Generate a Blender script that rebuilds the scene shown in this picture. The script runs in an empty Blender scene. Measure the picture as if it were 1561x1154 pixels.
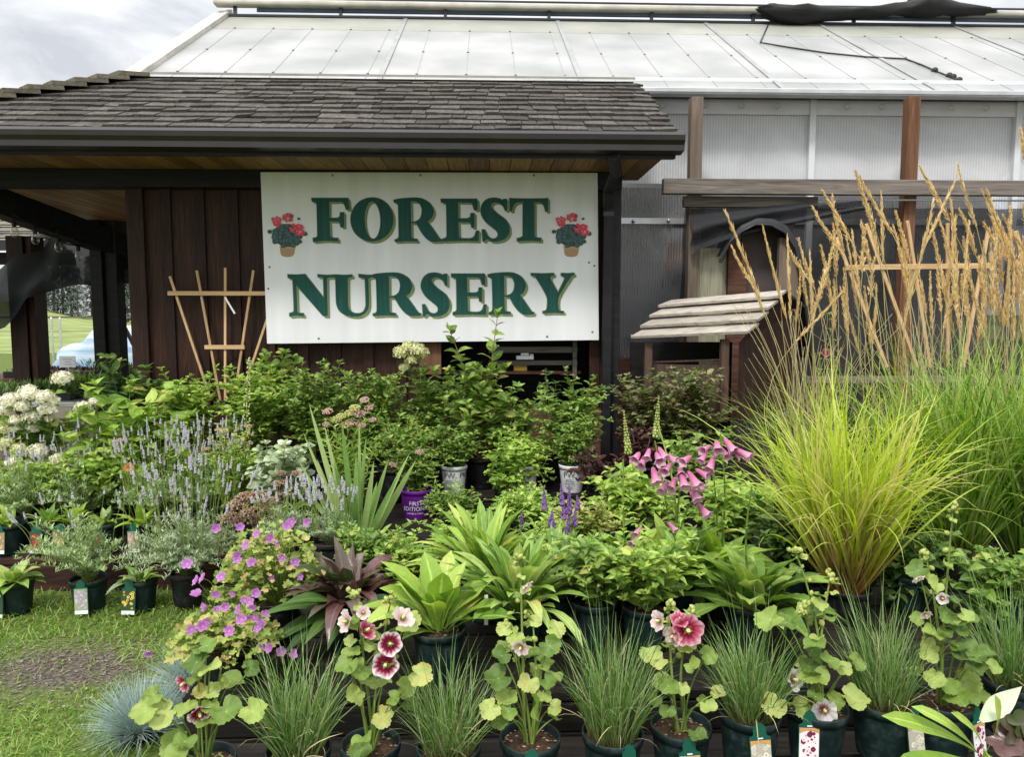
import bpy, math, random
import numpy as np
from mathutils import Vector, Matrix, Euler
from mathutils.geometry import tessellate_polygon

R_ = math.radians
rng = np.random.default_rng(7)
random.seed(7)
scene = bpy.context.scene
COL = scene.collection

# ------------------------------------------------------------------ camera
F = 1130.0
CAM = Vector((0, 0, 1.5))
camd = bpy.data.cameras.new('camera')
cam = bpy.data.objects.new('camera', camd)
COL.objects.link(cam)
cam.location = CAM
cam.rotation_euler = Euler((R_(85.0), 0, R_(-2.0)), 'XYZ')
camd.lens = 36 * F / 1561
camd.sensor_width = 36
camd.clip_end = 2000
camd.clip_start = 0.05
scene.camera = cam
RM = cam.rotation_euler.to_matrix()


def at(px, py, Y):
    d = RM @ Vector(((px - 780.5) / F, (577 - py) / F, -1.0))
    return CAM + d * (Y / d.y)


def xat(px, Y, z):
    r = RM @ Vector((1, 0, 0)); f = RM @ Vector((0, 0, -1))
    u = (px - 780.5) / F
    # (P-C).r = u (P-C).f
    a = r.x - u * f.x
    b = (r.y - u * f.y) * Y + (r.z - u * f.z) * (z - CAM.z)
    return -b / a


def gz(px, py, z):
    d = RM @ Vector(((px - 780.5) / F, (577 - py) / F, -1.0))
    return CAM + d * ((z - CAM.z) / d.z)


# ------------------------------------------------------------------ mesh builder
def vec(a):
    return np.array(a, dtype=float)


def nrmz(a):
    n = np.linalg.norm(a, axis=-1, keepdims=True)
    return a / np.maximum(n, 1e-9)


class MB:
    def __init__(s):
        s.V = []; s.Q = []; s.T = []; s.C = []; s.n = 0

    def add(s, V, quads=None, tris=None, C=None):
        V = np.asarray(V, float).reshape(-1, 3)
        if C is None:
            C = np.tile([0.5, 0.5, 0.5], (len(V), 1))
        C = np.asarray(C, float)
        if C.ndim == 1:
            C = np.tile(C, (len(V), 1))
        s.V.append(V); s.C.append(C.reshape(-1, 3))
        if quads is not None and len(quads):
            s.Q.append(np.asarray(quads, int).reshape(-1, 4) + s.n)
        if tris is not None and len(tris):
            s.T.append(np.asarray(tris, int).reshape(-1, 3) + s.n)
        s.n += len(V)

    def mesh(s, name, mat, smooth=True):
        me = bpy.data.meshes.new(name)
        if not s.V:
            return me
        V = np.concatenate(s.V); C = np.concatenate(s.C)
        q = np.concatenate(s.Q) if s.Q else np.zeros((0, 4), int)
        t = np.concatenate(s.T) if s.T else np.zeros((0, 3), int)
        me.vertices.add(len(V)); me.vertices.foreach_set('co', V.astype(np.float32).ravel())
        li = np.concatenate([q.ravel(), t.ravel()]).astype(np.int32)
        me.loops.add(len(li)); me.loops.foreach_set('vertex_index', li)
        nf = len(q) + len(t)
        st = np.concatenate([np.arange(len(q)) * 4, len(q) * 4 + np.arange(len(t)) * 3]).astype(np.int32)
        me.polygons.add(nf)
        me.polygons.foreach_set('loop_start', st)
        me.polygons.foreach_set('use_smooth', np.full(nf, bool(smooth)))
        at_ = me.color_attributes.new('tint', 'FLOAT_COLOR', 'POINT')
        at_.data.foreach_set('color', np.concatenate([C, np.ones((len(C), 1))], 1).astype(np.float32).ravel())
        me.update(calc_edges=True)
        me.validate()
        if mat:
            me.materials.append(mat)
        return me

    def build(s, name, mat, parent=None, smooth=True, bevel=0, label=None):
        o = bpy.data.objects.new(name, s.mesh(name, mat, smooth))
        COL.objects.link(o)
        if parent:
            o.parent = parent
        if bevel:
            m = o.modifiers.new('bevel', 'BEVEL'); m.width = bevel; m.segments = 2; m.limit_method = 'ANGLE'
        if label:
            o['label'] = label
        return o

    # ---- shapes
    def box(s, c, size, rot=None, rnd=None):
        x, y, z = [v / 2 for v in size]
        V = vec([(-x, -y, -z), (x, -y, -z), (x, y, -z), (-x, y, -z), (-x, -y, z), (x, -y, z), (x, y, z), (-x, y, z)])
        if rot is not None:
            V = V @ np.array(rot).T
        V = V + vec(c)
        r = random.random() if rnd is None else rnd
        s.add(V, [(0, 3, 2, 1), (4, 5, 6, 7), (0, 1, 5, 4), (1, 2, 6, 5), (2, 3, 7, 6), (3, 0, 4, 7)], C=[r, .5, .5])

    def span(s, a, b, w, h, up=(0, 0, 1), rnd=None):
        """bar from a to b, w across, h along up"""
        a = Vector(a); b = Vector(b); d = b - a
        x = d.normalized(); up = Vector(up); y = up.cross(x)
        if y.length < 1e-4:
            y = Vector((0, 1, 0)).cross(x)
        y.normalize(); z = x.cross(y)
        rot = Matrix((x, y, z)).transposed()
        s.box((a + b) / 2, (d.length, w, h), rot, rnd)

    def solid(s, quad, thick, rnd=None):
        """slab: quad of 4 points pushed along its normal by thick"""
        q = [Vector(p) for p in quad]
        n = (q[1] - q[0]).cross(q[3] - q[0]).normalized() * thick
        V = [tuple(p) for p in q] + [tuple(p + n) for p in q]
        r = random.random() if rnd is None else rnd
        s.add(V, [(0, 3, 2, 1), (4, 5, 6, 7), (0, 1, 5, 4), (1, 2, 6, 5), (2, 3, 7, 6), (3, 0, 4, 7)], C=[r, .5, .5])

    def lathe(s, prof, n=24, c=(0, 0, 0), rnd=.5):
        prof = vec(prof); m = len(prof)
        a = np.arange(n) * 2 * np.pi / n
        V = np.stack([prof[:, None, 0] * np.cos(a), prof[:, None, 0] * np.sin(a), np.repeat(prof[:, 1:2], n, 1)], -1)
        idx = np.arange(m * n).reshape(m, n)
        q = np.stack([idx[:-1], np.roll(idx[:-1], -1, 1), np.roll(idx[1:], -1, 1), idx[1:]], -1)
        tt = np.repeat(np.linspace(0, 1, m)[:, None], n, 1).ravel()
        s.add(V.reshape(-1, 3) + vec(c), q, C=np.stack([np.full(m * n, rnd), tt, tt], -1))

    def ball(s, c, r, nu=8, nv=5, rnd=.5, sc=(1, 1, 1)):
        u = np.arange(nu) * 2 * np.pi / nu; v = np.linspace(0, np.pi, nv + 1)
        V = np.stack([np.sin(v)[:, None] * np.cos(u), np.sin(v)[:, None] * np.sin(u), np.repeat(np.cos(v)[:, None], nu, 1)], -1)
        idx = np.arange((nv + 1) * nu).reshape(nv + 1, nu)
        q = np.stack([idx[:-1], idx[1:], np.roll(idx[1:], -1, 1), np.roll(idx[:-1], -1, 1)], -1)
        s.add(V.reshape(-1, 3) * r * vec(sc) + vec(c), q, C=[rnd, .5, .5])

    def blobs(s, P, Rr, rnd=None, sc=None):
        """many small octahedra"""
        P = np.asarray(P, float).reshape(-1, 3); N = len(P)
        Rr = np.broadcast_to(Rr, (N,))
        o = vec([(1, 0, 0), (0, 1, 0), (-1, 0, 0), (0, -1, 0), (0, 0, 1), (0, 0, -1)])
        if sc is not None:
            o = o * vec(sc)
        V = P[:, None] + o[None] * Rr[:, None, None]
        t = vec([(0, 1, 4), (1, 2, 4), (2, 3, 4), (3, 0, 4), (1, 0, 5), (2, 1, 5), (3, 2, 5), (0, 3, 5)]).astype(int)
        T = (t[None] + (np.arange(N) * 6)[:, None, None])
        rnd = rng.random(N) if rnd is None else np.broadcast_to(rnd, (N,))
        C = np.repeat(np.stack([rnd, np.full(N, .5), np.full(N, .5)], -1), 6, 0)
        s.add(V.reshape(-1, 3), None, T, C)

    def tubes(s, Pts, Rr, sides=5, rnd=None):
        Pts = np.asarray(Pts, float)
        if Pts.ndim == 2:
            Pts = Pts[None]
        N, k, _ = Pts.shape
        Rr = np.broadcast_to(np.asarray(Rr, float), (N, k))
        Tn = nrmz(np.gradient(Pts, axis=1))
        ref = np.where(np.abs(Tn[..., 2:3]) > .8, vec([.9, .4, 0.1]), vec([0.1, .1, 1.]))
        A = nrmz(np.cross(Tn, ref)); B = np.cross(Tn, A)
        a = np.arange(sides) * 2 * np.pi / sides
        V = Pts[:, :, None] + Rr[:, :, None, None] * (A[:, :, None] * np.cos(a)[None, None, :, None] + B[:, :, None] * np.sin(a)[None, None, :, None])
        idx = np.arange(N * k * sides).reshape(N, k, sides)
        q = np.stack([idx[:, :-1], np.roll(idx[:, :-1], -1, 2), np.roll(idx[:, 1:], -1, 2), idx[:, 1:]], -1)
        rnd = rng.random(N) if rnd is None else np.broadcast_to(rnd, (N,))
        C = np.stack([np.broadcast_to(rnd[:, None, None], (N, k, sides)), np.broadcast_to(np.linspace(0, 1, k)[None, :, None], (N, k, sides)), np.full((N, k, sides), .5)], -1)
        s.add(V.reshape(-1, 3), q, C=C.reshape(-1, 3))

    def disc(s, c, r, u, v, col, n=12, ry=None):
        a = np.arange(n) * 2 * np.pi / n
        ry = r if ry is None else ry
        k_ = 1 if n != 9 else (.82 + .22 * np.abs(np.cos(2.5 * a)))
        V = vec(c) + np.outer(np.cos(a) * r * k_, vec(u)) + np.outer(np.sin(a) * ry * k_, vec(v))
        V = np.concatenate([vec(c)[None], V])
        s.add(V, None, [(0, i + 1, (i + 1) % n + 1) for i in range(n)], C=vec(col))

    def poly(s, pts, col, holes=()):
        loops = [[Vector(p) for p in pts]] + [[Vector(p) for p in h] for h in holes]
        tr = tessellate_polygon(loops)
        flat = [p for l in loops for p in l]
        tr = [t for t in tr]
        s.add([tuple(p) for p in flat], None, tr, C=vec(col))

    def leaves(s, P, D, Nn, L, W, prof, droop, fold=.3, rnd=None, n=4, pw=1.3, wave=0., flat=False):
        P = np.asarray(P, float).reshape(-1, 3); N = len(P)
        if N == 0:
            return
        D = nrmz(np.broadcast_to(np.asarray(D, float), (N, 3)))
        Nn = np.broadcast_to(np.asarray(Nn, float), (N, 3))
        Nn = nrmz(Nn - (Nn * D).sum(-1, keepdims=True) * D)
        S = np.cross(D, Nn)
        L = np.broadcast_to(np.asarray(L, float), (N,)); W = np.broadcast_to(np.asarray(W, float), (N,))
        droop = np.broadcast_to(np.asarray(droop, float), (N,))
        rnd = rng.random(N) if rnd is None else np.broadcast_to(np.asarray(rnd, float), (N,))
        t = np.linspace(0, 1, n + 1); tm = (t[1:] + t[:-1]) / 2
        phi = droop[:, None] * t ** pw; pm = droop[:, None] * tm ** pw
        seg = (np.cos(pm)[..., None] * D[:, None] - np.sin(pm)[..., None] * Nn[:, None]) * (L / n)[:, None, None]
        Cc = P[:, None] + np.concatenate([np.zeros((N, 1, 3)), np.cumsum(seg, 1)], 1)
        Nt = np.cos(phi)[..., None] * Nn[:, None] + np.sin(phi)[..., None] * D[:, None]
        w = W[:, None] * np.interp(t, prof[0], prof[1])[None] / 2
        if wave:
            ph = rng.random(N) * 6.28
            wv = (np.sin(t[None] * 9 + ph[:, None]) * wave * w)
        else:
            wv = np.zeros_like(w)
        if flat:
            cols = vec([-1, 1])
        else:
            cols = vec([-1, 0, 1])
        f = fold
        V = Cc[:, :, None] + S[:, None, None] * (cols[None, None] * w[..., None] * math.cos(f))[..., None] \
            + Nt[:, :, None] * (np.abs(cols)[None, None] * (w * math.sin(f))[..., None] + cols[None, None] * wv[..., None])[..., None]
        m = len(cols)
        idx = np.arange(N * (n + 1) * m).reshape(N, n + 1, m)
        q = np.stack([idx[:, :-1, :-1], idx[:, :-1, 1:], idx[:, 1:, 1:], idx[:, 1:, :-1]], -1)
        C = np.stack([np.broadcast_to(rnd[:, None, None], (N, n + 1, m)), np.broadcast_to(t[None, :, None], (N, n + 1, m)),
                      np.broadcast_to(np.abs(cols)[None, None], (N, n + 1, m)) if not flat else np.full((N, n + 1, m), .5)], -1)
        s.add(V.reshape(-1, 3), q, C=C.reshape(-1, 3))

    def rounds(s, P, D, Nn, Rr, rnd=None, lobes=5, depth=.12, cup=.15, na=44, notch=.45, scal=.03, wav=.12):
        """palmate leaves: P is where the petiole meets the blade"""
        P = np.asarray(P, float).reshape(-1, 3); N = len(P)
        if N == 0:
            return
        D = nrmz(np.broadcast_to(np.asarray(D, float), (N, 3)))
        Nn = np.broadcast_to(np.asarray(Nn, float), (N, 3))
        Nn = nrmz(Nn - (Nn * D).sum(-1, keepdims=True) * D)
        S = np.cross(D, Nn)
        Rr = np.broadcast_to(np.asarray(Rr, float), (N,))
        rnd = rng.random(N) if rnd is None else np.broadcast_to(np.asarray(rnd, float), (N,))
        th = np.linspace(-np.pi, np.pi, na + 1)[:-1]
        r = 1 - depth * 1.7 * (1 - np.abs(np.cos(lobes * th / 2)) ** .55) + scal * np.cos(21 * th)
        r = r * (1 - notch * np.exp(-((np.abs(th) - np.pi) / .35) ** 2)) * (1 + .08 * np.cos(th))
        ph = rng.random((N, 1)) * 6.28
        rings = [.38, .72, 1.]
        Vs = [P + Nn * 0.0]
        Cs = [np.stack([rnd, np.zeros(N), np.zeros(N)], -1)]
        V = np.empty((N, 1 + 3 * na, 3)); C = np.empty((N, 1 + 3 * na, 3))
        V[:, 0] = P; C[:, 0] = Cs[0]
        ven = np.clip(np.abs(np.sin(lobes * th / 2)) * 1.3 + .06, 0, 1)
        for k, rr in enumerate(rings):
            z = (cup * rr ** 2 + wav * rr ** 2 * np.sin(3 * th[None] + ph))
            p = P[:, None] + Rr[:, None, None] * (D[:, None] * (rr * r * np.cos(th))[None, :, None] + S[:, None] * (rr * r * np.sin(th))[None, :, None] + Nn[:, None] * z[..., None])
            V[:, 1 + k * na:1 + (k + 1) * na] = p
            C[:, 1 + k * na:1 + (k + 1) * na] = np.stack([np.broadcast_to(rnd[:, None], (N, na)), np.full((N, na), rr), np.broadcast_to(ven[None], (N, na))], -1)
        tr = [(0, 1 + i, 1 + (i + 1) % na) for i in range(na)]
        qd = []
        for k in range(2):
            for i in range(na):
                j = (i + 1) % na
                qd.append((1 + k * na + i, 1 + (k + 1) * na + i, 1 + (k + 1) * na + j, 1 + k * na + j))
        st = 1 + 3 * na
        off = (np.arange(N) * st)[:, None, None]
        s.add(V.reshape(-1, 3), np.array(qd)[None] + off, np.array(tr)[None] + off, C.reshape(-1, 3))


def PR(*a):
    return (vec(a[0::2]), vec(a[1::2]))


OVATE = PR(0, .12, .12, .62, .3, 1, .5, .95, .75, .55, .9, .2, 1, 0)
LANCE = PR(0, .2, .15, .6, .4, 1, .6, .85, .8, .45, 1, 0)
CORD = PR(0, .35, .06, .8, .22, 1, .45, .88, .7, .5, .88, .2, 1, 0)
STRAP = PR(0, .35, .2, .55, .5, .95, .7, 1, .85, .75, .95, .35, 1, 0)
SPOON = PR(0, .14, .25, .25, .5, .75, .7, 1, .88, .75, .96, .35, 1, 0)
BLADE = PR(0, .8, .3, 1, .6, .8, .85, .4, 1, 0.02)
SWORD = PR(0, 1, .5, .95, .8, .6, 1, 0)
JAG = PR(0, .15, .15, .7, .22, .4, .35, 1, .45, .5, .58, .95, .68, .4, .8, .6, .88, .2, 1, 0)
ROUNDP = PR(0, .2, .15, .75, .4, 1, .65, .98, .85, .7, 1, .1)


# ------------------------------------------------------------------ materials
def newmat(name):
    m = bpy.data.materials.new(name); m.use_nodes = True
    nt = m.node_tree; nt.nodes.clear()
    return m, nt.nodes, nt.links


def ramp(N, cols, pos=None):
    r = N.new('ShaderNodeValToRGB')
    el = r.color_ramp.elements
    pos = pos or [i / (len(cols) - 1) for i in range(len(cols))]
    while len(el) < len(cols):
        el.new(.5)
    for e, c, p in zip(el, cols, pos):
        e.position = p; e.color = (*c, 1)
    return r


def leafmat(name, cols, base=None, tip=None, rib=.35, rough=.48, trans=.3, edge=None, basew=.35, tipw=.4, spec=.35, bump=.3, nscale=60):
    m, N, L = newmat(name)
    a = N.new('ShaderNodeAttribute'); a.attribute_name = 'tint'
    sp = N.new('ShaderNodeSeparateColor'); L.new(a.outputs['Color'], sp.inputs[0])
    oi = N.new('ShaderNodeObjectInfo')
    tc = N.new('ShaderNodeTexCoord')
    nz = N.new('ShaderNodeTexNoise'); nz.inputs['Scale'].default_value = nscale; nz.inputs['Detail'].default_value = 3
    L.new(tc.outputs['Object'], nz.inputs['Vector'])
    ma = N.new('ShaderNodeMath'); ma.operation = 'MULTIPLY_ADD'; ma.inputs[1].default_value = .45; L.new(nz.outputs['Fac'], ma.inputs[0])
    sub = N.new('ShaderNodeMath'); sub.operation = 'SUBTRACT'; sub.inputs[1].default_value = .22
    L.new(sp.outputs[0], ma.inputs[2]); L.new(ma.outputs[0], sub.inputs[0])
    if name.split('_')[0] in ('mid', 'bright', 'strap', 'dark', 'lime', 'hollyhock'):
        rp = ramp(N, list(cols) + [(.50, .44, .12)], [0, .3, .66, .975, 1.0])   # a few ageing yellow leaves
    else:
        rp = ramp(N, cols)
    L.new(sub.outputs[0], rp.inputs[0])
    col = rp.outputs[0]

    def mix(fac, c2):
        nonlocal col
        mx = N.new('ShaderNodeMix'); mx.data_type = 'RGBA'
        L.new(fac, mx.inputs['Factor']); L.new(col, mx.inputs['A']); mx.inputs['B'].default_value = (*c2, 1)
        col = mx.outputs['Result']

    def mr(inp, a0, a1, b0, b1):
        r = N.new('ShaderNodeMapRange'); L.new(inp, r.inputs[0])
        for i, v in enumerate((a0, a1, b0, b1)):
            r.inputs[i + 1].default_value = v
        return r.outputs[0]
    if base:
        mix(mr(sp.outputs[1], 0, basew, .9, 0), base)
    if tip:
        mix(mr(sp.outputs[1], 1 - tipw, 1, 0, .9), tip)
    if name == 'hollyhock_leaf':   # rust spots
        n3 = N.new('ShaderNodeTexNoise'); n3.inputs['Scale'].default_value = 260; L.new(tc.outputs['Object'], n3.inputs['Vector'])
        mix(mr(n3.outputs['Fac'], .66, .72, 0, .75), (.20, .12, .04))
    if rib:
        lc = tuple(min(1, c * 1.7 + .02) for c in cols[-1])
        mix(mr(sp.outputs[2], 0.03, .16, rib, 0), lc)
    if edge:
        mix(mr(sp.outputs[2], .6, 1, 0, .8), edge)
    b = N.new('ShaderNodeBsdfPrincipled'); b.inputs['Roughness'].default_value = rough
    b.inputs['Specular IOR Level'].default_value = spec
    L.new(col, b.inputs['Base Color'])
    if bump:
        bp = N.new('ShaderNodeBump'); bp.inputs['Strength'].default_value = bump; bp.inputs['Distance'].default_value = .004
        L.new(nz.outputs['Fac'], bp.inputs['Height']); L.new(bp.outputs[0], b.inputs['Normal'])
    o = N.new('ShaderNodeOutputMaterial')
    if trans:
        tr = N.new('ShaderNodeBsdfTranslucent')
        hs = N.new('ShaderNodeHueSaturation'); hs.inputs['Saturation'].default_value = 1.1; hs.inputs['Value'].default_value = 1.5
        hs.inputs['Hue'].default_value = .49
        L.new(col, hs.inputs['Color']); L.new(hs.outputs[0], tr.inputs['Color'])
        ms = N.new('ShaderNodeMixShader'); ms.inputs[0].default_value = trans
        L.new(b.outputs[0], ms.inputs[1]); L.new(tr.outputs[0], ms.inputs[2]); L.new(ms.outputs[0], o.inputs[0])
    else:
        L.new(b.outputs[0], o.inputs[0])
    return m


def wood(name, c1, c2, c3, axis='X', scale=14, stretch=12, rough=.75, bump=.4, tintv=.5, dist=2.0, spec=.25):
    m, N, L = newmat(name)
    tc = N.new('ShaderNodeTexCoord'); mp = N.new('ShaderNodeMapping')
    sc = [scale] * 3; sc['XYZ'.index(axis)] = scale / stretch
    mp.inputs['Scale'].default_value = sc
    L.new(tc.outputs['Object'], mp.inputs[0])
    a = N.new('ShaderNodeAttribute'); a.attribute_name = 'tint'
    sp = N.new('ShaderNodeSeparateColor'); L.new(a.outputs['Color'], sp.inputs[0])
    nz = N.new('ShaderNodeTexNoise'); nz.noise_dimensions = '4D'; nz.inputs['Scale'].default_value = 1.6; nz.inputs['Detail'].default_value = 7; nz.inputs['Distortion'].default_value = dist
    w4 = N.new('ShaderNodeMath'); w4.operation = 'MULTIPLY'; w4.inputs[1].default_value = 37
    L.new(sp.outputs[0], w4.inputs[0]); L.new(w4.outputs[0], nz.inputs['W'])
    L.new(mp.outputs[0], nz.inputs['Vector'])
    rp = ramp(N, [c1, c2, c3], [.3, .5, .72]); L.new(nz.outputs['Fac'], rp.inputs[0])
    br = N.new('ShaderNodeMapRange'); L.new(sp.outputs[0], br.inputs[0]); br.inputs[3].default_value = 1 - tintv; br.inputs[4].default_value = 1 + tintv
    mx = N.new('ShaderNodeVectorMath'); mx.operation = 'SCALE'; L.new(rp.outputs[0], mx.inputs[0]); L.new(br.outputs[0], mx.inputs['Scale'])
    b = N.new('ShaderNodeBsdfPrincipled'); b.inputs['Roughness'].default_value = rough; b.inputs['Specular IOR Level'].default_value = spec
    L.new(mx.outputs[0], b.inputs['Base Color'])
    bp = N.new('ShaderNodeBump'); bp.inputs['Strength'].default_value = bump; bp.inputs['Distance'].default_value = .006
    L.new(nz.outputs['Fac'], bp.inputs['Height']); L.new(bp.outputs[0], b.inputs['Normal'])
    o = N.new('ShaderNodeOutputMaterial'); L.new(b.outputs[0], o.inputs[0])
    return m


def plain(name, c, rough=.5, metal=0, spec=.5, var=.15, nscale=8, bump=0, c2=None):
    m, N, L = newmat(name)
    tc = N.new('ShaderNodeTexCoord'); nz = N.new('ShaderNodeTexNoise'); nz.inputs['Scale'].default_value = nscale; nz.inputs['Detail'].default_value = 6
    L.new(tc.outputs['Object'], nz.inputs['Vector'])
    c2 = c2 or tuple(min(1, v * (1 + var)) for v in c)
    c1 = tuple(v * (1 - var) for v in c)
    rp = ramp(N, [c1, c2], [.3, .7]); L.new(nz.outputs['Fac'], rp.inputs[0])
    b = N.new('ShaderNodeBsdfPrincipled'); b.inputs['Roughness'].default_value = rough; b.inputs['Metallic'].default_value = metal
    b.inputs['Specular IOR Level'].default_value = spec
    L.new(rp.outputs[0], b.inputs['Base Color'])
    if bump:
        bp = N.new('ShaderNodeBump'); bp.inputs['Strength'].default_value = bump; bp.inputs['Distance'].default_value = .01
        L.new(nz.outputs['Fac'], bp.inputs['Height']); L.new(bp.outputs[0], b.inputs['Normal'])
    o = N.new('ShaderNodeOutputMaterial'); L.new(b.outputs[0], o.inputs[0])
    return m


def paint(name, rough=.5, trans=0):
    m, N, L = newmat(name)
    a = N.new('ShaderNodeAttribute'); a.attribute_name = 'tint'
    b = N.new('ShaderNodeBsdfPrincipled'); b.inputs['Roughness'].default_value = rough
    L.new(a.outputs['Color'], b.inputs['Base Color'])
    o = N.new('ShaderNodeOutputMaterial'); L.new(b.outputs[0], o.inputs[0])
    return m


def petal(name, stops, pos=None, chan=1, rough=.75, trans=.4, vein=None):
    """flower colours running along the tint's G channel (base to edge)"""
    m, N, L = newmat(name)
    a = N.new('ShaderNodeAttribute'); a.attribute_name = 'tint'
    sp = N.new('ShaderNodeSeparateColor'); L.new(a.outputs['Color'], sp.inputs[0])
    tc = N.new('ShaderNodeTexCoord'); nz = N.new('ShaderNodeTexNoise'); nz.inputs['Scale'].default_value = 70; nz.inputs['Detail'].default_value = 2
    L.new(tc.outputs['Object'], nz.inputs['Vector'])
    ma = N.new('ShaderNodeMath'); ma.operation = 'MULTIPLY_ADD'; ma.inputs[1].default_value = .28; L.new(nz.outputs['Fac'], ma.inputs[0]); L.new(sp.outputs[chan], ma.inputs[2])
    sb = N.new('ShaderNodeMath'); sb.operation = 'SUBTRACT'; sb.inputs[1].default_value = .14; L.new(ma.outputs[0], sb.inputs[0])
    vn = N.new('ShaderNodeMath'); vn.operation = 'MULTIPLY_ADD'; vn.inputs[1].default_value = .16; L.new(sp.outputs[0], vn.inputs[0]); L.new(sb.outputs[0], vn.inputs[2])
    v2 = N.new('ShaderNodeMath'); v2.operation = 'SUBTRACT'; v2.inputs[1].default_value = .08; L.new(vn.outputs[0], v2.inputs[0])
    rp = ramp(N, stops, pos); L.new(v2.outputs[0], rp.inputs[0])
    b = N.new('ShaderNodeBsdfPrincipled'); b.inputs['Roughness'].default_value = rough; b.inputs['Specular IOR Level'].default_value = .2
    L.new(rp.outputs[0], b.inputs['Base Color'])
    tr = N.new('ShaderNodeBsdfTranslucent'); L.new(rp.outputs[0], tr.inputs['Color'])
    ms = N.new('ShaderNodeMixShader'); ms.inputs[0].default_value = trans
    o = N.new('ShaderNodeOutputMaterial')
    L.new(b.outputs[0], ms.inputs[1]); L.new(tr.outputs[0], ms.inputs[2]); L.new(ms.outputs[0], o.inputs[0])
    return m


def scuffed(name, c):
    """pot plastic with soil splashes and rubbed patches"""
    m, N, L = newmat(name)
    tc = N.new('ShaderNodeTexCoord')
    n1 = N.new('ShaderNodeTexNoise'); n1.inputs['Scale'].default_value = 22; n1.inputs['Detail'].default_value = 8; n1.inputs['Roughness'].default_value = .7
    oi = N.new('ShaderNodeObjectInfo'); ad = N.new('ShaderNodeVectorMath'); ad.operation = 'ADD'; L.new(tc.outputs['Object'], ad.inputs[0]); L.new(oi.outputs['Location'], ad.inputs[1])
    L.new(ad.outputs[0], n1.inputs['Vector'])
    rp = ramp(N, [tuple(v * .8 for v in c), c, tuple(v * 1.6 + .004 for v in c), (.075, .058, .042)], [.3, .5, .60, .74]); L.new(n1.outputs['Fac'], rp.inputs[0])
    rr = ramp(N, [(.38,) * 3, (.75,) * 3], [.4, .65]); L.new(n1.outputs['Fac'], rr.inputs[0])
    b = N.new('ShaderNodeBsdfPrincipled'); b.inputs['Specular IOR Level'].default_value = .35
    L.new(rp.outputs[0], b.inputs['Base Color']); L.new(rr.outputs[0], b.inputs['Roughness'])
    o = N.new('ShaderNodeOutputMaterial'); L.new(b.outputs[0], o.inputs[0])
    return m


def banded(name, c1, c2):
    m, N, L = newmat(name)
    tc = N.new('ShaderNodeTexCoord'); mp = N.new('ShaderNodeMapping'); mp.inputs['Scale'].default_value = (.5, .5, 5)
    nz = N.new('ShaderNodeTexNoise'); nz.inputs['Scale'].default_value = 1; nz.inputs['Detail'].default_value = 3; nz.inputs['Distortion'].default_value = .8
    L.new(tc.outputs['Object'], mp.inputs[0]); L.new(mp.outputs[0], nz.inputs['Vector'])
    rp = ramp(N, [c1, c2], [.36, .62]); L.new(nz.outputs['Fac'], rp.inputs[0])
    b = N.new('ShaderNodeBsdfPrincipled'); b.inputs['Roughness'].default_value = .5
    L.new(rp.outputs[0], b.inputs['Base Color'])
    o = N.new('ShaderNodeOutputMaterial'); L.new(b.outputs[0], o.inputs[0])
    return m


def polymat_(name):
    m, N, L = newmat(name)
    g = N.new('ShaderNodeBsdfGlossy'); g.inputs['Roughness'].default_value = .05
    t = N.new('ShaderNodeBsdfTransparent'); t.inputs['Color'].default_value = (.92, .9, .86, 1)
    fr = N.new('ShaderNodeLayerWeight'); fr.inputs['Blend'].default_value = .35
    ms = N.new('ShaderNodeMixShader'); L.new(fr.outputs['Facing'], ms.inputs[0]); L.new(t.outputs[0], ms.inputs[1]); L.new(g.outputs[0], ms.inputs[2])
    o = N.new('ShaderNodeOutputMaterial'); L.new(ms.outputs[0], o.inputs[0])
    return m


M = {}
M['gold'] = leafmat('gold_blade', [(.22, .31, .03), (.38, .51, .05), (.55, .66, .12), (.60, .50, .24)], base=(.22, .065, .035), basew=.52, rib=0, bump=0, trans=.42)
M['green_blade'] = leafmat('green_blade', [(.07, .165, .02), (.16, .31, .035), (.27, .43, .06), (.44, .50, .19)], rib=0, bump=0, base=(.12, .12, .03), basew=.2, trans=.3)
M['sedge'] = leafmat('sedge_blade', [(.055, .115, .03), (.11, .22, .045), (.19, .32, .08), (.36, .40, .21)], rib=0, bump=0, base=(.16, .15, .05), basew=.2, trans=.25)
M['fescue'] = leafmat('fescue_blade', [(.13, .22, .21), (.22, .33, .32), (.36, .46, .43), (.50, .55, .47)], rib=0, bump=0, base=(.25, .24, .16), basew=.2, trans=.2)
M['lawn'] = leafmat('lawn_blade', [(.07, .15, .02), (.14, .27, .035), (.22, .37, .05), (.34, .39, .14)], rib=0, bump=0, trans=.3)
M['lime'] = leafmat('lime_leaf', [(.11, .22, .03), (.19, .34, .045), (.30, .44, .07), (.42, .54, .12)], rib=.4)
M['holly'] = leafmat('hollyhock_leaf', [(.09, .16, .03), (.17, .27, .05), (.30, .40, .09), (.45, .52, .17)], rib=.5, nscale=55, bump=1.0)
M['strap'] = leafmat('strap_leaf', [(.09, .17, .035), (.17, .30, .06), (.29, .43, .09), (.43, .54, .18)], rib=.4, rough=.4)
M['bright'] = leafmat('bright_leaf', [(.10, .195, .03), (.20, .34, .05), (.32, .47, .075), (.46, .57, .14)], rib=.3)
M['mid'] = leafmat('mid_leaf', [(.06, .125, .025), (.13, .235, .04), (.215, .345, .06), (.36, .46, .12)], rib=.3)
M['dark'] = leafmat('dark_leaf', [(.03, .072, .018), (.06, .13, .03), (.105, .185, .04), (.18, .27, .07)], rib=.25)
M['varieg'] = leafmat('mottled_leaf', [(.05, .10, .025), (.10, .16, .035), (.18, .23, .06), (.34, .33, .17), (.17, .08, .06)], rib=.2)
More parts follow.
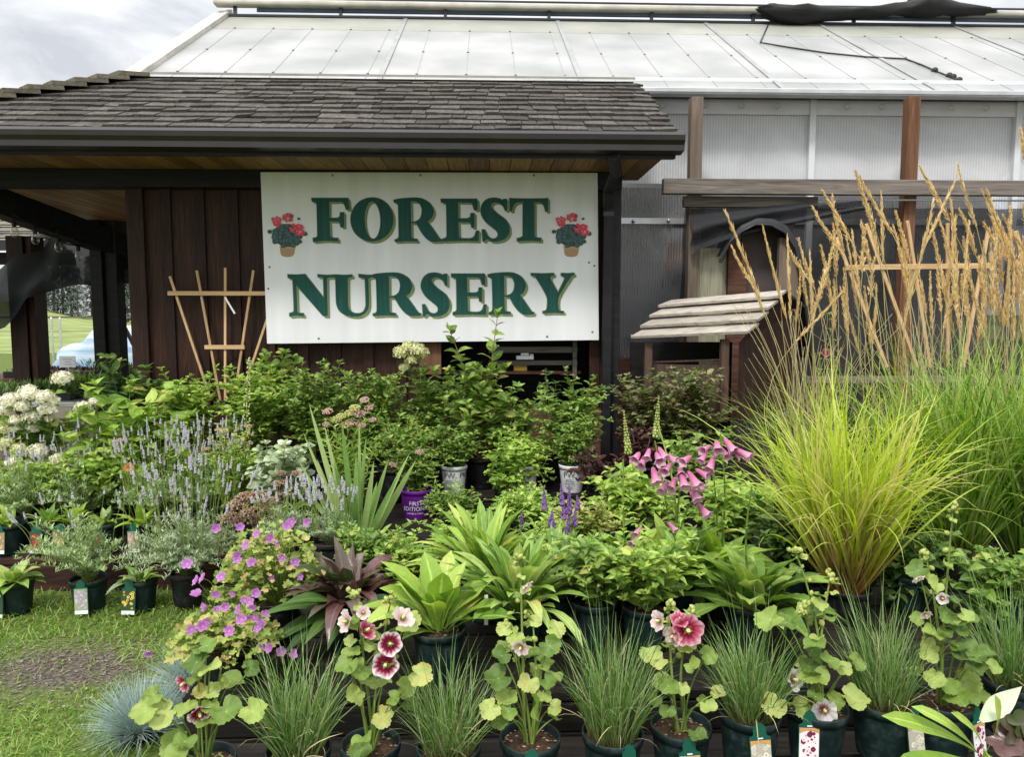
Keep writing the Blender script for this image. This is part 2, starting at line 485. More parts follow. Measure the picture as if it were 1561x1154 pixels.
M['bronze'] = leafmat('bronze_leaf', [(.05, .085, .02), (.07, .06, .035), (.10, .040, .035), (.19, .13, .12)], rib=.25, rough=.3, trans=.15, spec=.55)
M['wine'] = leafmat('wine_leaf', [(.018, .008, .01), (.035, .012, .014), (.07, .02, .02), (.13, .05, .045)], rib=.2, rough=.35, trans=.15)
M['irisleaf'] = leafmat('sword_leaf', [(.13, .24, .06), (.22, .36, .10), (.33, .47, .16), (.44, .54, .22)], rib=0, bump=.1, rough=.4)
M['sage'] = leafmat('sage_leaf', [(.16, .25, .09), (.27, .38, .15), (.40, .51, .24), (.52, .60, .35)], rib=0, bump=0, trans=.25)
M['sage2'] = leafmat('grey_leaf', [(.18, .25, .13), (.30, .38, .21), (.44, .52, .32), (.56, .61, .45)], rib=0, bump=0, trans=.25)
M['geran'] = leafmat('geranium_leaf', [(.13, .22, .035), (.26, .36, .07), (.43, .48, .13), (.50, .38, .16)], rib=.25)
M['plume'] = leafmat('plume', [(.48, .32, .11), (.64, .47, .19), (.76, .60, .30), (.84, .72, .44)], rib=0, bump=0, trans=.25, rough=.7)
M['straw'] = leafmat('straw_stem', [(.34, .30, .12), (.46, .38, .18), (.55, .46, .25)], rib=0, bump=0, trans=0, base=(.16, .22, .05), basew=.5)
M['stem'] = leafmat('green_stem', [(.10, .17, .03), (.18, .27, .05), (.28, .36, .08)], rib=0, bump=0, trans=0)
M['stemred'] = leafmat('brown_stem', [(.12, .10, .05), (.20, .13, .08), (.28, .2, .13)], rib=0, bump=0, trans=0)
M['lav'] = leafmat('lavender_bud', [(.40, .39, .44), (.54, .53, .58), (.72, .71, .73), (.50, .46, .64)], rib=0, bump=0, trans=.15, rough=.7)
M['salv'] = leafmat('salvia_bud', [(.13, .05, .22), (.22, .10, .42), (.32, .18, .55), (.26, .12, .2)], rib=0, bump=0, trans=.2)
M['budgreen'] = leafmat('bud', [(.28, .36, .08), (.42, .48, .13), (.52, .56, .22)], rib=0, bump=0, trans=.2)
M['sedum'] = leafmat('seed_head', [(.15, .08, .05), (.27, .17, .11), (.38, .27, .18), (.36, .33, .2)], rib=0, bump=0, trans=.1, rough=.8)
M['pinkhead'] = leafmat('pink_head', [(.45, .25, .25), (.60, .36, .36), (.62, .52, .34)], rib=0, bump=0, trans=.2, rough=.7)
M['limehead'] = leafmat('lime_head', [(.42, .46, .10), (.58, .60, .20), (.66, .64, .32)], rib=0, bump=0, trans=.2, rough=.7)
M['cream'] = leafmat('cream_petal', [(.68, .66, .48), (.78, .76, .62), (.84, .82, .72), (.72, .74, .48)], rib=0, bump=0, trans=.3, rough=.6)
M['limecream'] = leafmat('lime_petal', [(.52, .57, .25), (.62, .66, .36), (.70, .71, .47)], rib=0, bump=0, trans=.3, rough=.6)
M['magenta'] = petal('geranium_petal', [(.62, .45, .62), (.50, .16, .52), (.58, .22, .60), (.62, .30, .66)])
M['hb'] = petal('burgundy_white_petal', [(.55, .5, .12), (.20, .005, .035), (.22, .010, .045), (.60, .26, .33), (.84, .76, .76)], [0, .1, .60, .76, .90])
M['hw'] = petal('white_wine_petal', [(.5, .5, .15), (.24, .01, .06), (.45, .15, .22), (.74, .68, .66), (.80, .77, .75)], [0, .08, .38, .55, .9])
M['hp'] = petal('rose_red_petal', [(.60, .55, .2), (.22, .004, .03), (.34, .015, .06), (.55, .12, .2), (.72, .42, .48)], [0, .1, .45, .75, .97])
M['hlp'] = petal('pale_pink_petal', [(.55, .4, .3), (.62, .34, .34), (.75, .58, .56), (.80, .70, .66)])
M['stamen'] = plain('stamen', (.62, .58, .25), .7, var=.3, nscale=200)
M['fox'] = petal('foxglove_bell', [(.58, .15, .32), (.66, .24, .42), (.74, .40, .56), (.82, .62, .70)])
M['soil'] = plain('potting_soil', (.035, .022, .014), .95, nscale=90, bump=1, c2=(.09, .055, .035), spec=.1)
M['perlite'] = plain('bark_chips', (.22, .14, .09), .9, nscale=60, c2=(.42, .34, .27))
M['pot'] = scuffed('dark_green_plastic', (.006, .018, .017))
M['potblack'] = scuffed('black_plastic', (.007, .0075, .008))
M['potpurple'] = plain('purple_plastic', (.14, .012, .26), .38, nscale=10, c2=(.17, .02, .30))
M['potwhite'] = plain('white_plastic', (.76, .77, .78), .4, nscale=10, c2=(.75, .77, .78))
M['paint'] = paint('printed_colours', .45)
M['tag'] = plain('green_tag_plastic', (.005, .09, .055), .35, nscale=20)
M['ink'] = plain('dark_ink', (.05, .06, .07), .6)
M['whiteink'] = plain('white_ink', (.75, .72, .78), .5)
M['wall'] = wood('dark_stained_cedar', (.014, .006, .004), (.030, .012, .007), (.055, .024, .013), 'Z', 22, 14, rough=.6, tintv=.35)
M['trimdark'] = wood('charcoal_paint', (.010, .010, .012), (.016, .016, .019), (.026, .025, .028), 'X', 8, 10, rough=.5, bump=.15, tintv=.2)
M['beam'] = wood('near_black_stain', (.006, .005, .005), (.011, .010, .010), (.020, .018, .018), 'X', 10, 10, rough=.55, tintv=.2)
M['cedar'] = wood('cedar_planks', (.15, .075, .03), (.25, .135, .058), (.34, .19, .09), 'Y', 16, 16, rough=.6, tintv=.35)
M['shake'] = wood('weathered_shakes', (.036, .032, .027), (.064, .057, .049), (.108, .098, .086), 'Y', 18, 8, rough=.85, tintv=.4)
M['shakemoss'] = wood('mossy_ridge_shakes', (.09, .085, .06), (.15, .14, .10), (.21, .19, .15), 'X', 18, 6, rough=.9, tintv=.3)
M['gutter'] = plain('dark_gutter_paint', (.020, .017, .016), .32, nscale=4, c2=(.028, .024, .023))
M['greywood'] = wood('weathered_grey_timber', (.075, .066, .057), (.145, .127, .108), (.22, .196, .168), 'X', 16, 16, rough=.85, tintv=.3)
M['brownpost'] = wood('brown_post', (.10, .045, .022), (.18, .085, .045), (.25, .13, .075), 'Z', 16, 16, rough=.75, tintv=.25)
M['greypost'] = wood('grey_brown_post', (.10, .075, .055), (.16, .125, .095), (.22, .18, .14), 'Z', 16, 16, rough=.8, tintv=.2)
M['pine'] = wood('fresh_pine', (.42, .26, .12), (.56, .37, .19), (.66, .47, .27), 'Z', 20, 16, rough=.65, tintv=.15)
M['pinex'] = wood('fresh_pine_bar', (.42, .26, .12), (.56, .37, .19), (.66, .47, .27), 'X', 20, 16, rough=.65, tintv=.15)
M['ply'] = wood('pale_plywood', (.20, .20, .13), (.30, .29, .20), (.38, .36, .26), 'Z', 14, 14, rough=.8, tintv=.15)
M['slat'] = wood('silvered_slats', (.24, .21, .175), (.37, .335, .285), (.47, .43, .37), 'X', 18, 20, rough=.85, tintv=.15)
M['bench'] = wood('old_bench_boards', (.007, .0055, .0045), (.014, .011, .0085), (.032, .025, .02), 'X', 14, 14, rough=.85, tintv=.4)  # near-black tone paints in the shade of the gaps between pots
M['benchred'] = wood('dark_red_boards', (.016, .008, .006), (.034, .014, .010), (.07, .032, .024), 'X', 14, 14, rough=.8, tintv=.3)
M['boxbrown'] = wood('brown_boards', (.055, .024, .015), (.10, .045, .028), (.15, .075, .05), 'X', 14, 12, rough=.75, tintv=.25)
M['sign'] = plain('white_sign_paint', (.74, .76, .78), .4, nscale=3, var=.03, c2=(.78, .79, .80))
M['alu'] = plain('aluminium', (.55, .56, .57), .35, metal=.7, nscale=6)
M['whitealu'] = plain('white_aluminium', (.68, .70, .72), .4, nscale=5, var=.06)
M['creamrail'] = plain('dirty_cream_rail', (.48, .46, .40), .5, nscale=5, var=.2)
M['bluegrey'] = plain('blue_grey_vent', (.10, .13, .17), .3, nscale=3, var=.2)
M['darkmetal'] = plain('dark_metal', (.03, .032, .035), .4, metal=.5)
M['rubber'] = plain('black_cable', (.012, .012, .012), .6)
M['screw'] = plain('screw_heads', (.16, .15, .14), .5, metal=.4)
M['glassbulb'] = polymat_('clear_bulb')
M['yellow'] = plain('yellow_plastic', (.62, .42, .03), .4)
M['white'] = plain('white_card', (.78, .79, .80), .5, var=.03)
M['carcover'] = banded('pale_blue_cover', (.20, .32, .52), (.50, .58, .66))
M['mauve'] = plain('mauve_brown_board', (.085, .066, .064), .8, nscale=4)
M['mulch'] = plain('bark_mulch', (.12, .10, .08), .95, nscale=40, c2=(.26, .22, .17))
M['shelterwood'] = wood('shelter_boards', (.045, .026, .018), (.08, .048, .034), (.12, .08, .06), 'Z', 14, 12, tintv=.2)
M['reflectbrown'] = plain('brown_reflection_tone', (.26, .14, .09), .8, nscale=2, c2=(.36, .21, .145))
M['concrete'] = plain('grey_path', (.3, .29, .27), .9, nscale=20, bump=.3)


def emerald(name, c1, c2):
    m, N, L = newmat(name)
    tc = N.new('ShaderNodeTexCoord'); mp = N.new('ShaderNodeMapping'); mp.inputs['Scale'].default_value = (60, 60, 3) if 'letter' in name or 'olive' in name else (9, 9, .8)
    nz = N.new('ShaderNodeTexNoise'); nz.inputs['Scale'].default_value = 1; nz.inputs['Detail'].default_value = 4
    L.new(tc.outputs['Object'], mp.inputs[0]); L.new(mp.outputs[0], nz.inputs['Vector'])
    rp = ramp(N, [c1, c2], [.35, .7]); L.new(nz.outputs['Fac'], rp.inputs[0])
    b = N.new('ShaderNodeBsdfPrincipled'); b.inputs['Roughness'].default_value = .6; b.inputs['Specular IOR Level'].default_value = .2
    L.new(rp.outputs[0], b.inputs['Base Color'])
    o = N.new('ShaderNodeOutputMaterial'); L.new(b.outputs[0], o.inputs[0])
    return m


M['sign'] = emerald('white_sign_paint', (.71, .725, .735), (.80, .81, .82))
M['lettergreen'] = emerald('dark_green_lettering', (.010, .066, .056), (.018, .095, .074))
M['lettergold'] = emerald('olive_gold_shade', (.17, .21, .085), (.24, .28, .13))


def netmat(name, c, clear, rough=.8, scale=0):
    """woven net: part of the light passes straight through"""
    m, N, L = newmat(name)
    tc = N.new('ShaderNodeTexCoord'); nz = N.new('ShaderNodeTexNoise'); nz.inputs['Scale'].default_value = 3; nz.inputs['Detail'].default_value = 5
    L.new(tc.outputs['Object'], nz.inputs['Vector'])
    b = N.new('ShaderNodeBsdfPrincipled'); b.inputs['Roughness'].default_value = rough; b.inputs['Base Color'].default_value = (*c, 1)
    rp = ramp(N, [tuple(v * .7 for v in c), tuple(v * 1.4 for v in c)], [.3, .7]); L.new(nz.outputs['Fac'], rp.inputs[0]); L.new(rp.outputs[0], b.inputs['Base Color'])
    t = N.new('ShaderNodeBsdfTransparent')
    mr = N.new('ShaderNodeMapRange'); L.new(nz.outputs['Fac'], mr.inputs[0]); mr.inputs[1].default_value = .3; mr.inputs[2].default_value = .7
    mr.inputs[3].default_value = clear * .7; mr.inputs[4].default_value = clear * 1.3
    ms = N.new('ShaderNodeMixShader'); L.new(mr.outputs[0], ms.inputs[0]); L.new(b.outputs[0], ms.inputs[1]); L.new(t.outputs[0], ms.inputs[2])
    o = N.new('ShaderNodeOutputMaterial'); L.new(ms.outputs[0], o.inputs[0])
    return m


M['net'] = netmat('black_shade_net', (.014, .015, .018), .22)
M['netlight'] = netmat('dark_shade_net', (.014, .015, .018), .055)


def polymat(name, c1, c2, clear, ribs=True, rough=.25, trans=.4, rib_scale=70, horiz=.0):
    """twin-wall polycarbonate: vertical flutes, part clear, part milky"""
    m, N, L = newmat(name)
    tc = N.new('ShaderNodeTexCoord')
    nz = N.new('ShaderNodeTexNoise'); nz.inputs['Scale'].default_value = 1.3; nz.inputs['Detail'].default_value = 5
    L.new(tc.outputs['Object'], nz.inputs['Vector'])
    rp = ramp(N, [c1, c2], [.3, .7]); L.new(nz.outputs['Fac'], rp.inputs[0])
    b = N.new('ShaderNodeBsdfPrincipled'); b.inputs['Roughness'].default_value = rough
    L.new(rp.outputs[0], b.inputs['Base Color'])
    tl = N.new('ShaderNodeBsdfTranslucent'); L.new(rp.outputs[0], tl.inputs['Color'])
    m1 = N.new('ShaderNodeMixShader'); m1.inputs[0].default_value = trans
    L.new(b.outputs[0], m1.inputs[1]); L.new(tl.outputs[0], m1.inputs[2])
    t = N.new('ShaderNodeBsdfTransparent')
    m2 = N.new('ShaderNodeMixShader')
    L.new(m1.outputs[0], m2.inputs[1]); L.new(t.outputs[0], m2.inputs[2])
    m2.inputs[0].default_value = clear
    if ribs:
        wv = N.new('ShaderNodeTexWave'); wv.inputs['Scale'].default_value = rib_scale; wv.bands_direction = 'X'
        wv.inputs['Distortion'].default_value = .4; wv.inputs['Detail'].default_value = 1
        L.new(tc.outputs['Object'], wv.inputs['Vector'])
        bp = N.new('ShaderNodeBump'); bp.inputs['Strength'].default_value = .3; bp.inputs['Distance'].default_value = .004
        L.new(wv.outputs['Fac'], bp.inputs['Height']); L.new(bp.outputs[0], b.inputs['Normal'])
        if clear:
            mr = N.new('ShaderNodeMapRange'); L.new(wv.outputs['Fac'], mr.inputs[0]); mr.inputs[3].default_value = clear * .7; mr.inputs[4].default_value = min(1, clear * 1.3)
            n2 = N.new('ShaderNodeTexNoise'); n2.inputs['Scale'].default_value = .9; n2.inputs['Detail'].default_value = 4; n2.inputs['Distortion'].default_value = 1.2; L.new(tc.outputs['Object'], n2.inputs['Vector'])
            m3 = N.new('ShaderNodeMapRange'); L.new(n2.outputs['Fac'], m3.inputs[0]); m3.inputs[1].default_value = .35; m3.inputs[2].default_value = .65; m3.inputs[3].default_value = .35; m3.inputs[4].default_value = 1.45
            mu = N.new('ShaderNodeMath'); mu.operation = 'MULTIPLY'; L.new(mr.outputs[0], mu.inputs[0]); L.new(m3.outputs[0], mu.inputs[1]); mu.use_clamp = True
            L.new(mu.outputs[0], m2.inputs[0])
    o = N.new('ShaderNodeOutputMaterial'); L.new(m2.outputs[0], o.inputs[0])
    return m


M['polyroof'] = polymat('milky_roof_sheet', (.40, .41, .39), (.66, .66, .65), 0, ribs=False, rough=.35, trans=.4)
M['lap'] = plain('sheet_lap', (.26, .265, .26), .5, nscale=6)
M['polytop'] = polymat('grimy_roof_sheet', (.33, .34, .29), (.50, .50, .44), 0, ribs=False, rough=.5, trans=.3)
M['polywall'] = polymat('fluted_wall_sheet', (.74, .76, .78), (.86, .87, .88), .30, rib_scale=13, trans=.25)
M['polyclear'] = polymat('clear_fluted_sheet', (.20, .20, .21), (.30, .305, .32), .74, rib_scale=13, trans=.2, rough=.15)


# ------------------------------------------------------------------ things
def thing(name, label, cat, loc=(0, 0, 0), group=None, rz=0):
    o = bpy.data.objects.new(name, None); COL.objects.link(o)
    o.location = loc; o.rotation_euler = (0, 0, rz)
    o.empty_display_size = .1
    o['label'] = label; o['category'] = cat
    if group:
        o['group'] = group
    return o


def tag(o, label, cat, group=None):
    o['label'] = label; o['category'] = cat
    if group:
        o['group'] = group
    return o


def inst(name, me, parent, loc, d=(0, 0, 1), scale=1., roll=None):
    o = bpy.data.objects.new(name, me); COL.objects.link(o); o.parent = parent
    q = Vector(d).to_track_quat('Z', 'Y')
    roll = random.random() * 6.28 if roll is None else roll
    o.rotation_mode = 'QUATERNION'
    from mathutils import Quaternion
    o.rotation_quaternion = q @ Quaternion((0, 0, 1), roll)
    o.location = loc; o.scale = (scale,) * 3 if not hasattr(scale, '__len__') else scale
    return o


# ================================================================== SETTING
WY = 5.40          # hut wall
SY = 5.30          # sign face


# ---- ground, hill, path
def groundmat():
    m, N, L = newmat('grass_and_soil')
    tc = N.new('ShaderNodeTexCoord')
    n1 = N.new('ShaderNodeTexNoise'); n1.inputs['Scale'].default_value = 1.1; n1.inputs['Detail'].default_value = 8; n1.inputs['Roughness'].default_value = .7
    n2 = N.new('ShaderNodeTexNoise'); n2.inputs['Scale'].default_value = 45; n2.inputs['Detail'].default_value = 5
    L.new(tc.outputs['Object'], n1.inputs['Vector']); L.new(tc.outputs['Object'], n2.inputs['Vector'])
    g = ramp(N, [(.05, .075, .018), (.10, .14, .03), (.17, .19, .055)], [.3, .5, .75]); L.new(n2.outputs['Fac'], g.inputs[0])
    d = ramp(N, [(.045, .036, .029), (.10, .083, .066), (.18, .15, .12)], [.3, .5, .72]); L.new(n2.outputs['Fac'], d.inputs[0])
    # bare worn patch (an oval with a ragged edge)
    vm = N.new('ShaderNodeVectorMath'); vm.operation = 'SUBTRACT'; vm.inputs[1].default_value = (DIRT.x, DIRT.y, 0); L.new(tc.outputs['Object'], vm.inputs[0])
    mp = N.new('ShaderNodeVectorMath'); mp.operation = 'MULTIPLY'; mp.inputs[1].default_value = (2.1, 3.3, 0); L.new(vm.outputs[0], mp.inputs[0])
    ln = N.new('ShaderNodeVectorMath'); ln.operation = 'LENGTH'; L.new(mp.outputs[0], ln.inputs[0])
    ad = N.new('ShaderNodeMath'); ad.operation = 'MULTIPLY_ADD'; ad.inputs[1].default_value = 1.2; L.new(n1.outputs['Fac'], ad.inputs[0]); L.new(ln.outputs['Value'], ad.inputs[2])
    mr = N.new('ShaderNodeMapRange'); L.new(ad.outputs[0], mr.inputs[0]); mr.inputs[1].default_value = 1.05; mr.inputs[2].default_value = 1.45; mr.inputs[3].default_value = 1; mr.inputs[4].default_value = 0
    # bare earth under the displays: beyond a line in y
    sx = N.new('ShaderNodeSeparateXYZ'); L.new(tc.outputs['Object'], sx.inputs[0])
    m1 = N.new('ShaderNodeMapRange'); L.new(sx.outputs['X'], m1.inputs[0]); m1.inputs[1].default_value = -1.0; m1.inputs[2].default_value = -.7
    m2 = N.new('ShaderNodeMapRange'); L.new(sx.outputs['Y'], m2.inputs[0]); m2.inputs[1].default_value = 3.95; m2.inputs[2].default_value = 4.1
    m3 = N.new('ShaderNodeMapRange'); L.new(sx.outputs['Y'], m3.inputs[0]); m3.inputs[1].default_value = 14; m3.inputs[2].default_value = 12
    mxa = N.new('ShaderNodeMath'); mxa.operation = 'MAXIMUM'; L.new(m1.outputs[0], mxa.inputs[0]); L.new(m2.outputs[0], mxa.inputs[1])
    mna = N.new('ShaderNodeMath'); mna.operation = 'MULTIPLY'; L.new(mxa.outputs[0], mna.inputs[0]); L.new(m3.outputs[0], mna.inputs[1])
    mxb = N.new('ShaderNodeMath'); mxb.operation = 'MAXIMUM'; L.new(mna.outputs[0], mxb.inputs[0]); L.new(mr.outputs[0], mxb.inputs[1])
    mx = N.new('ShaderNodeMix'); mx.data_type = 'RGBA'; L.new(mxb.outputs[0], mx.inputs['Factor']); L.new(g.outputs[0], mx.inputs['A']); L.new(d.outputs[0], mx.inputs['B'])
    b = N.new('ShaderNodeBsdfPrincipled'); b.inputs['Roughness'].default_value = .95; b.inputs['Specular IOR Level'].default_value = .1
    L.new(mx.outputs['Result'], b.inputs['Base Color'])
    bp = N.new('ShaderNodeBump'); bp.inputs['Strength'].default_value = .8; bp.inputs['Distance'].default_value = .02; L.new(n2.outputs['Fac'], bp.inputs['Height']); L.new(bp.outputs[0], b.inputs['Normal'])
    o = N.new('ShaderNodeOutputMaterial'); L.new(b.outputs[0], o.inputs[0])
    return m


DIRT = gz(105, 1020, 0)
mb = MB()
mb.add([(-600, -20, 0), (600, -20, 0), (600, 900, 0), (-600, 900, 0)], [(0, 1, 2, 3)])
g = mb.build('ground', groundmat(), smooth=False); g['kind'] = 'structure'

# hill pasture rising behind the nursery
hx = np.linspace(-130, 60, 60); hy = np.linspace(24, 150, 40)
HX, HY = np.meshgrid(hx, hy)
def hillz(x, y):
    s = np.clip((y - 24) / 50, 0, 1); s = s * s * (3 - 2 * s)
    u = x / np.maximum(y, 1)
    prof = 2.5 * np.exp(-((u + .66) / .12) ** 2) + .6 * np.exp(-((u + .2) / .3) ** 2)
    return s * (prof + .1) * np.clip(y / 70, .3, 1.1) - .02
HZ = hillz(HX, HY)
idx = np.arange(HX.size).reshape(HX.shape)
mb = MB(); mb.add(np.stack([HX, HY, HZ], -1), np.stack([idx[:-1, :-1], idx[:-1, 1:], idx[1:, 1:], idx[1:, :-1]], -1).reshape(-1, 4))
h = mb.build('hill', plain('pasture', (.17, .22, .07), .95, nscale=.5, c2=(.27, .31, .12), var=.1, spec=.1)); h['kind'] = 'structure'

# ---- greenhouse
m_ = MB(); m_.ball((0, 0, 0), .013, 6, 4, sc=(1, 1, .5)); SCREW = m_.mesh('roof_screw', M['screw'])
GY = 6.40; GE = 6.22
gh = thing('greenhouse', 'long greenhouse with white translucent sheet roof and clear fluted side wall', 'greenhouse', (0, GY, 0))
def G(p):
    return Vector(p) - Vector((0, GY, 0))
zE = at(1250, 139, GE).z
XL = -2.86; XR_ = 7.5
YR = 8.55; zR = at(900, 34, YR).z
nx = []
bay = [xat(p, GE, zE) for p in (575, 890, 1195, 1430)]
d_ = 1.72
seams = [XL, bay[0], bay[1], bay[2], bay[3], bay[3] + d_ * .9, bay[3] + d_ * 1.9, XR_]
tm = .77
def rp_(x, t, lift=0):
    n = Vector((0, -(zR - zE), YR - GE)).normalized()
    return Vector((x, GE + (YR - GE) * t, zE + (zR - zE) * t)) + n * lift
for a, b in zip(seams[:-1], seams[1:]):
    m_ = MB(); m_.solid([G(rp_(a, 0)), G(rp_(b, 0)), G(rp_(b, tm)), G(rp_(a, tm))], .012)
    rpnl = m_.build('roof_panel', M['polyroof'], gh, False)
    m_ = MB(); m_.solid([G(rp_(a, tm + .003)), G(rp_(b, tm + .003)), G(rp_(b, 1)), G(rp_(a, 1))], .012)
    m_.build('upper_roof_panel', M['polytop'], gh, False)
    nsc = max(2, int((b - a) / .36))
    for t in (.13, .43, .78):
        for k in range(nsc):
            x = a + (b - a) * (k + .7) / nsc
            inst('roof_screw', SCREW, rpnl, G(rp_(x, t, .016)), (0, -.5, .85))
    # laps of the sheets: raised corrugation lines
    m_ = MB()
    for k in range(nsc):
        x = a + (b - a) * (k + .7) / nsc
        m_.span(G(rp_(x, 0.01, .0135)), G(rp_(x, tm - .01, .0135)), .006, .003)
    m_.build('sheet_lap', M['lap'], rpnl, False)
for x in seams[1:-1]:
    m_ = MB(); m_.span(G(rp_(x, 0.0, .018)), G(rp_(x, .99, .018)), .045, .010)
    m_.build('roof_batten', M['lap'], gh, False, bevel=.003)
# left rake trim: two stepped bars
m_ = MB(); m_.span(G(rp_(XL - .05, -.03, .0)), G(rp_(XL - .05, 1.06, .0)), .10, .10)
m_.span(G(rp_(XL + .03, -.03, .03)), G(rp_(XL + .03, 1.06, .03)), .05, .06)
m_.build('rake_trim', M['creamrail'], gh, False, bevel=.006)
# ridge vent
vy = YR + .05
m_ = MB(); m_.span(G(rp_(XL, 1.005, .02)), G(rp_(XR_, 1.005, .02)), .05, .022); m_.build('roof_top_rail', M['darkmetal'], gh, False)
zv = at(600, 8, YR).z
m_ = MB(); m_.span(G((XL - .1, YR, zv)), G((XR_, YR, zv)), .13, .06); m_.build('vent_edge_rail', M['creamrail'], gh, False, bevel=.02)
m_ = MB(); m_.span(G((XL, YR + .1, zv + .075)), G((XR_, YR + .1, zv + .075)), .06, .05); m_.build('vent_top_rail', M['darkmetal'], gh, False)
m_ = MB(); m_.solid([G((XL + .35, YR + .03, zv - .078)), G((XR_, YR + .03, zv - .078)), G((XR_, YR + .05, zv - .03)), G((XL + .35, YR + .05, zv - .03))], .02)
m_.build('vent_panel', M['bluegrey'], gh, False)
for x in np.arange(XL + .12, XR_, 1.15):
    m_ = MB(); m_.span(G((x, YR + .0, zR)), G((x, YR + .01, zv - .02)), .035, .035, up=(0, 1, 0)); m_.build('vent_strut', M['darkmetal'], gh, False)
# back slope and gable end close the roof volume
zb = zE
m_ = MB()
m_.solid([G((XL, YR + .12, zR)), G((XL, YR + 2.4, zE)), G((XR_, YR + 2.4, zE)), G((XR_, YR + .12, zR))], .012)
m_.build('back_roof_panel', M['polyroof'], gh, False)
m_ = MB()
m_.add([G((XL, GE, 0)), G((XL, YR + 2.4, 0)), G((XL, YR + 2.4, zE)), G((XL, YR + .1, zR)), G((XL, GE, zE))], None, [(0, 1, 2), (0, 2, 4), (4, 2, 3)])
m_.build('gable_panel', M['polyroof'], gh, False)
m_ = MB(); m_.solid([G((XL, YR + 2.4, 0)), G((XR_, YR + 2.4, 0)), G((XR_, YR + 2.4, zE)), G((XL, YR + 2.4, zE))], .012)
m_.build('back_wall_panel', M['polyroof'], gh, False)
# eave gutter
m_ = MB(); m_.box(G((2.2, GE - .03, zE - .034)), (10.6, .10, .036)); m_.box(G((2.2, GE - .083, zE - .022)), (10.6, .012, .04))
m_.build('eave_gutter', M['alu'], gh, False, bevel=.006)
# side wall : upper and lower sheets, rail, mullions
zT = at(1300, 158, GY).z
zM = at(1300, 280, GY).z
X0 = xat(800, GY, 2)
m_ = MB(); m_.box(G(((X0 + XR_) / 2, GY, zT + .05)), (XR_ - X0, .05, .035)); m_.build('curtain_rail', M['darkmetal'], gh, False)
zb2 = at(1300, 166, GY).z
m_ = MB(); m_.box(G(((X0 + XR_) / 2, GY + .03, zT + .06)), (XR_ - X0, .03, .30)); m_.build('wall_top_band', M['whitealu'], gh, False)
for px in (1010, 1074, 1128, 1182, 1288, 1341, 1446, 1499):
    x = xat(px, GY, zb2)
    m_ = MB()
    a = np.linspace(0, 2 * np.pi, 11)
    m_.tubes(np.stack([x + .022 * np.cos(a), np.full(11, GY - .04), zb2 + .01 + .022 * np.sin(a)], -1) - vec((0, GY, 0)), .005, 5)
    m_.build('curtain_ring', M['alu'], gh)
mull = [xat(p, GY, 2.6) for p in (1236, 1548)]
edges = [X0, xat(1058, GY, 2.6), mull[0], xat(1385, GY, 2.6), mull[1], XR_]
for a, b in zip(edges[:-1], edges[1:]):
    m_ = MB(); m_.box(G(((a + b) / 2, GY + .05, (zM + zT) / 2)), (b - a - .004, .012, zT - zM)); m_.build('upper_wall_panel', M['polywall'], gh, False)
for a, b in zip(edges[:-1], edges[1:]):
    m_ = MB(); m_.box(G(((a + b) / 2, GY + .05, zM / 2 - .01)), (b - a - .004, .012, zM - .04)); m_.build('lower_wall_panel', M['polyclear'], gh, False)
for x in mull:
    m_ = MB(); m_.box(G((x, GY + .02, 1.75)), (.055, .05, 3.25)); m_.build('mullion', M['whitealu'], gh, False, bevel=.004)
m_ = MB(); m_.box(G(((X0 + XR_) / 2, GY + .035, at(1000, 336, GY).z)), (XR_ - X0, .03, .05)); m_.build('wall_rail', M['alu'], gh, False)
m_ = MB()
for px, py in ((966, 337), (1019, 336), (962, 512)):
    m_.ball(G(at(px, py, GY - .0)), .016, 8, 5)
m_.build('wall_bolts', M['alu'], gh)
# inside: purlin bars and a rolled plastic curtain seen through the sheets
for py, hh in ((205, .10), (238, .06)):
    z = at(1200, py, GY + .6).z
    m_ = MB(); m_.box(G(((X0 + XR_) / 2, GY + .6, z)), (XR_ - X0, .05, hh)); m_.build('inner_rail', M['alu'], gh, False)
m_ = MB(); m_.box(G((xat(1347, GY + .35, 2.7), GY + .35, 1.6)), (.16, .1, 3.1)); m_.build('inner_post', M['greypost'], gh, False)
m_ = MB(); m_.span(G(at(1405, 262, GY + .4)), G(at(1560, 172, GY + .4)), .06, .06); m_.build('inner_brace', M['alu'], gh, False)
m_ = MB(); m_.solid([G((xat(958, GY + .1, 1), GY + .1, 0)), G((xat(1056, GY + .1, 1), GY + .1, 0)), G((xat(1056, GY + .1, 2), GY + .1, 2.38)), G((xat(1028, GY + .1, 2), GY + .1, 2.38))], -.02)
m_.build('brown_reflection_board', M['reflectbrown'], gh, False)  # added board: its colour stands in for the brown reflection on the sheet

# black cloth bundle on the ridge
def cloth_bundle(pts, r, name, label):
    m_ = MB(); P = vec(pts)
    k = len(P); n = 14; a = np.arange(n) * 2 * np.pi / n
    V = np.empty((k, n, 3))
    for i in range(k):
        rr = r[i] * (1 + .35 * np.sin(a * 3 + i * 1.3) * rng.random())
        V[i, :, 0] = P[i, 0] + .03 * rng.normal(size=n); V[i, :, 1] = P[i, 1] + np.cos(a) * rr * 1.3; V[i, :, 2] = P[i, 2] + np.sin(a) * rr * .8
    ix = np.arange(k * n).reshape(k, n)
    q = np.stack([ix[:-1], np.roll(ix[:-1], -1, 1), np.roll(ix[1:], -1, 1), ix[1:]], -1)
    m_.add(V, q)
    tag(m_.build(name, plain('black_fabric', (.012, .012, .013), .8, bump=.6, nscale=12)), label, 'shade cloth')
pp = [(1158, 12, .02), (1172, 16, .09), (1200, 22, .12), (1245, 21, .10), (1290, 20, .08), (1340, 17, .07), (1380, 13, .08), (1405, 9, .13), (1440, 12, .10), (1475, 15, .07), (1520, 17, .015)]
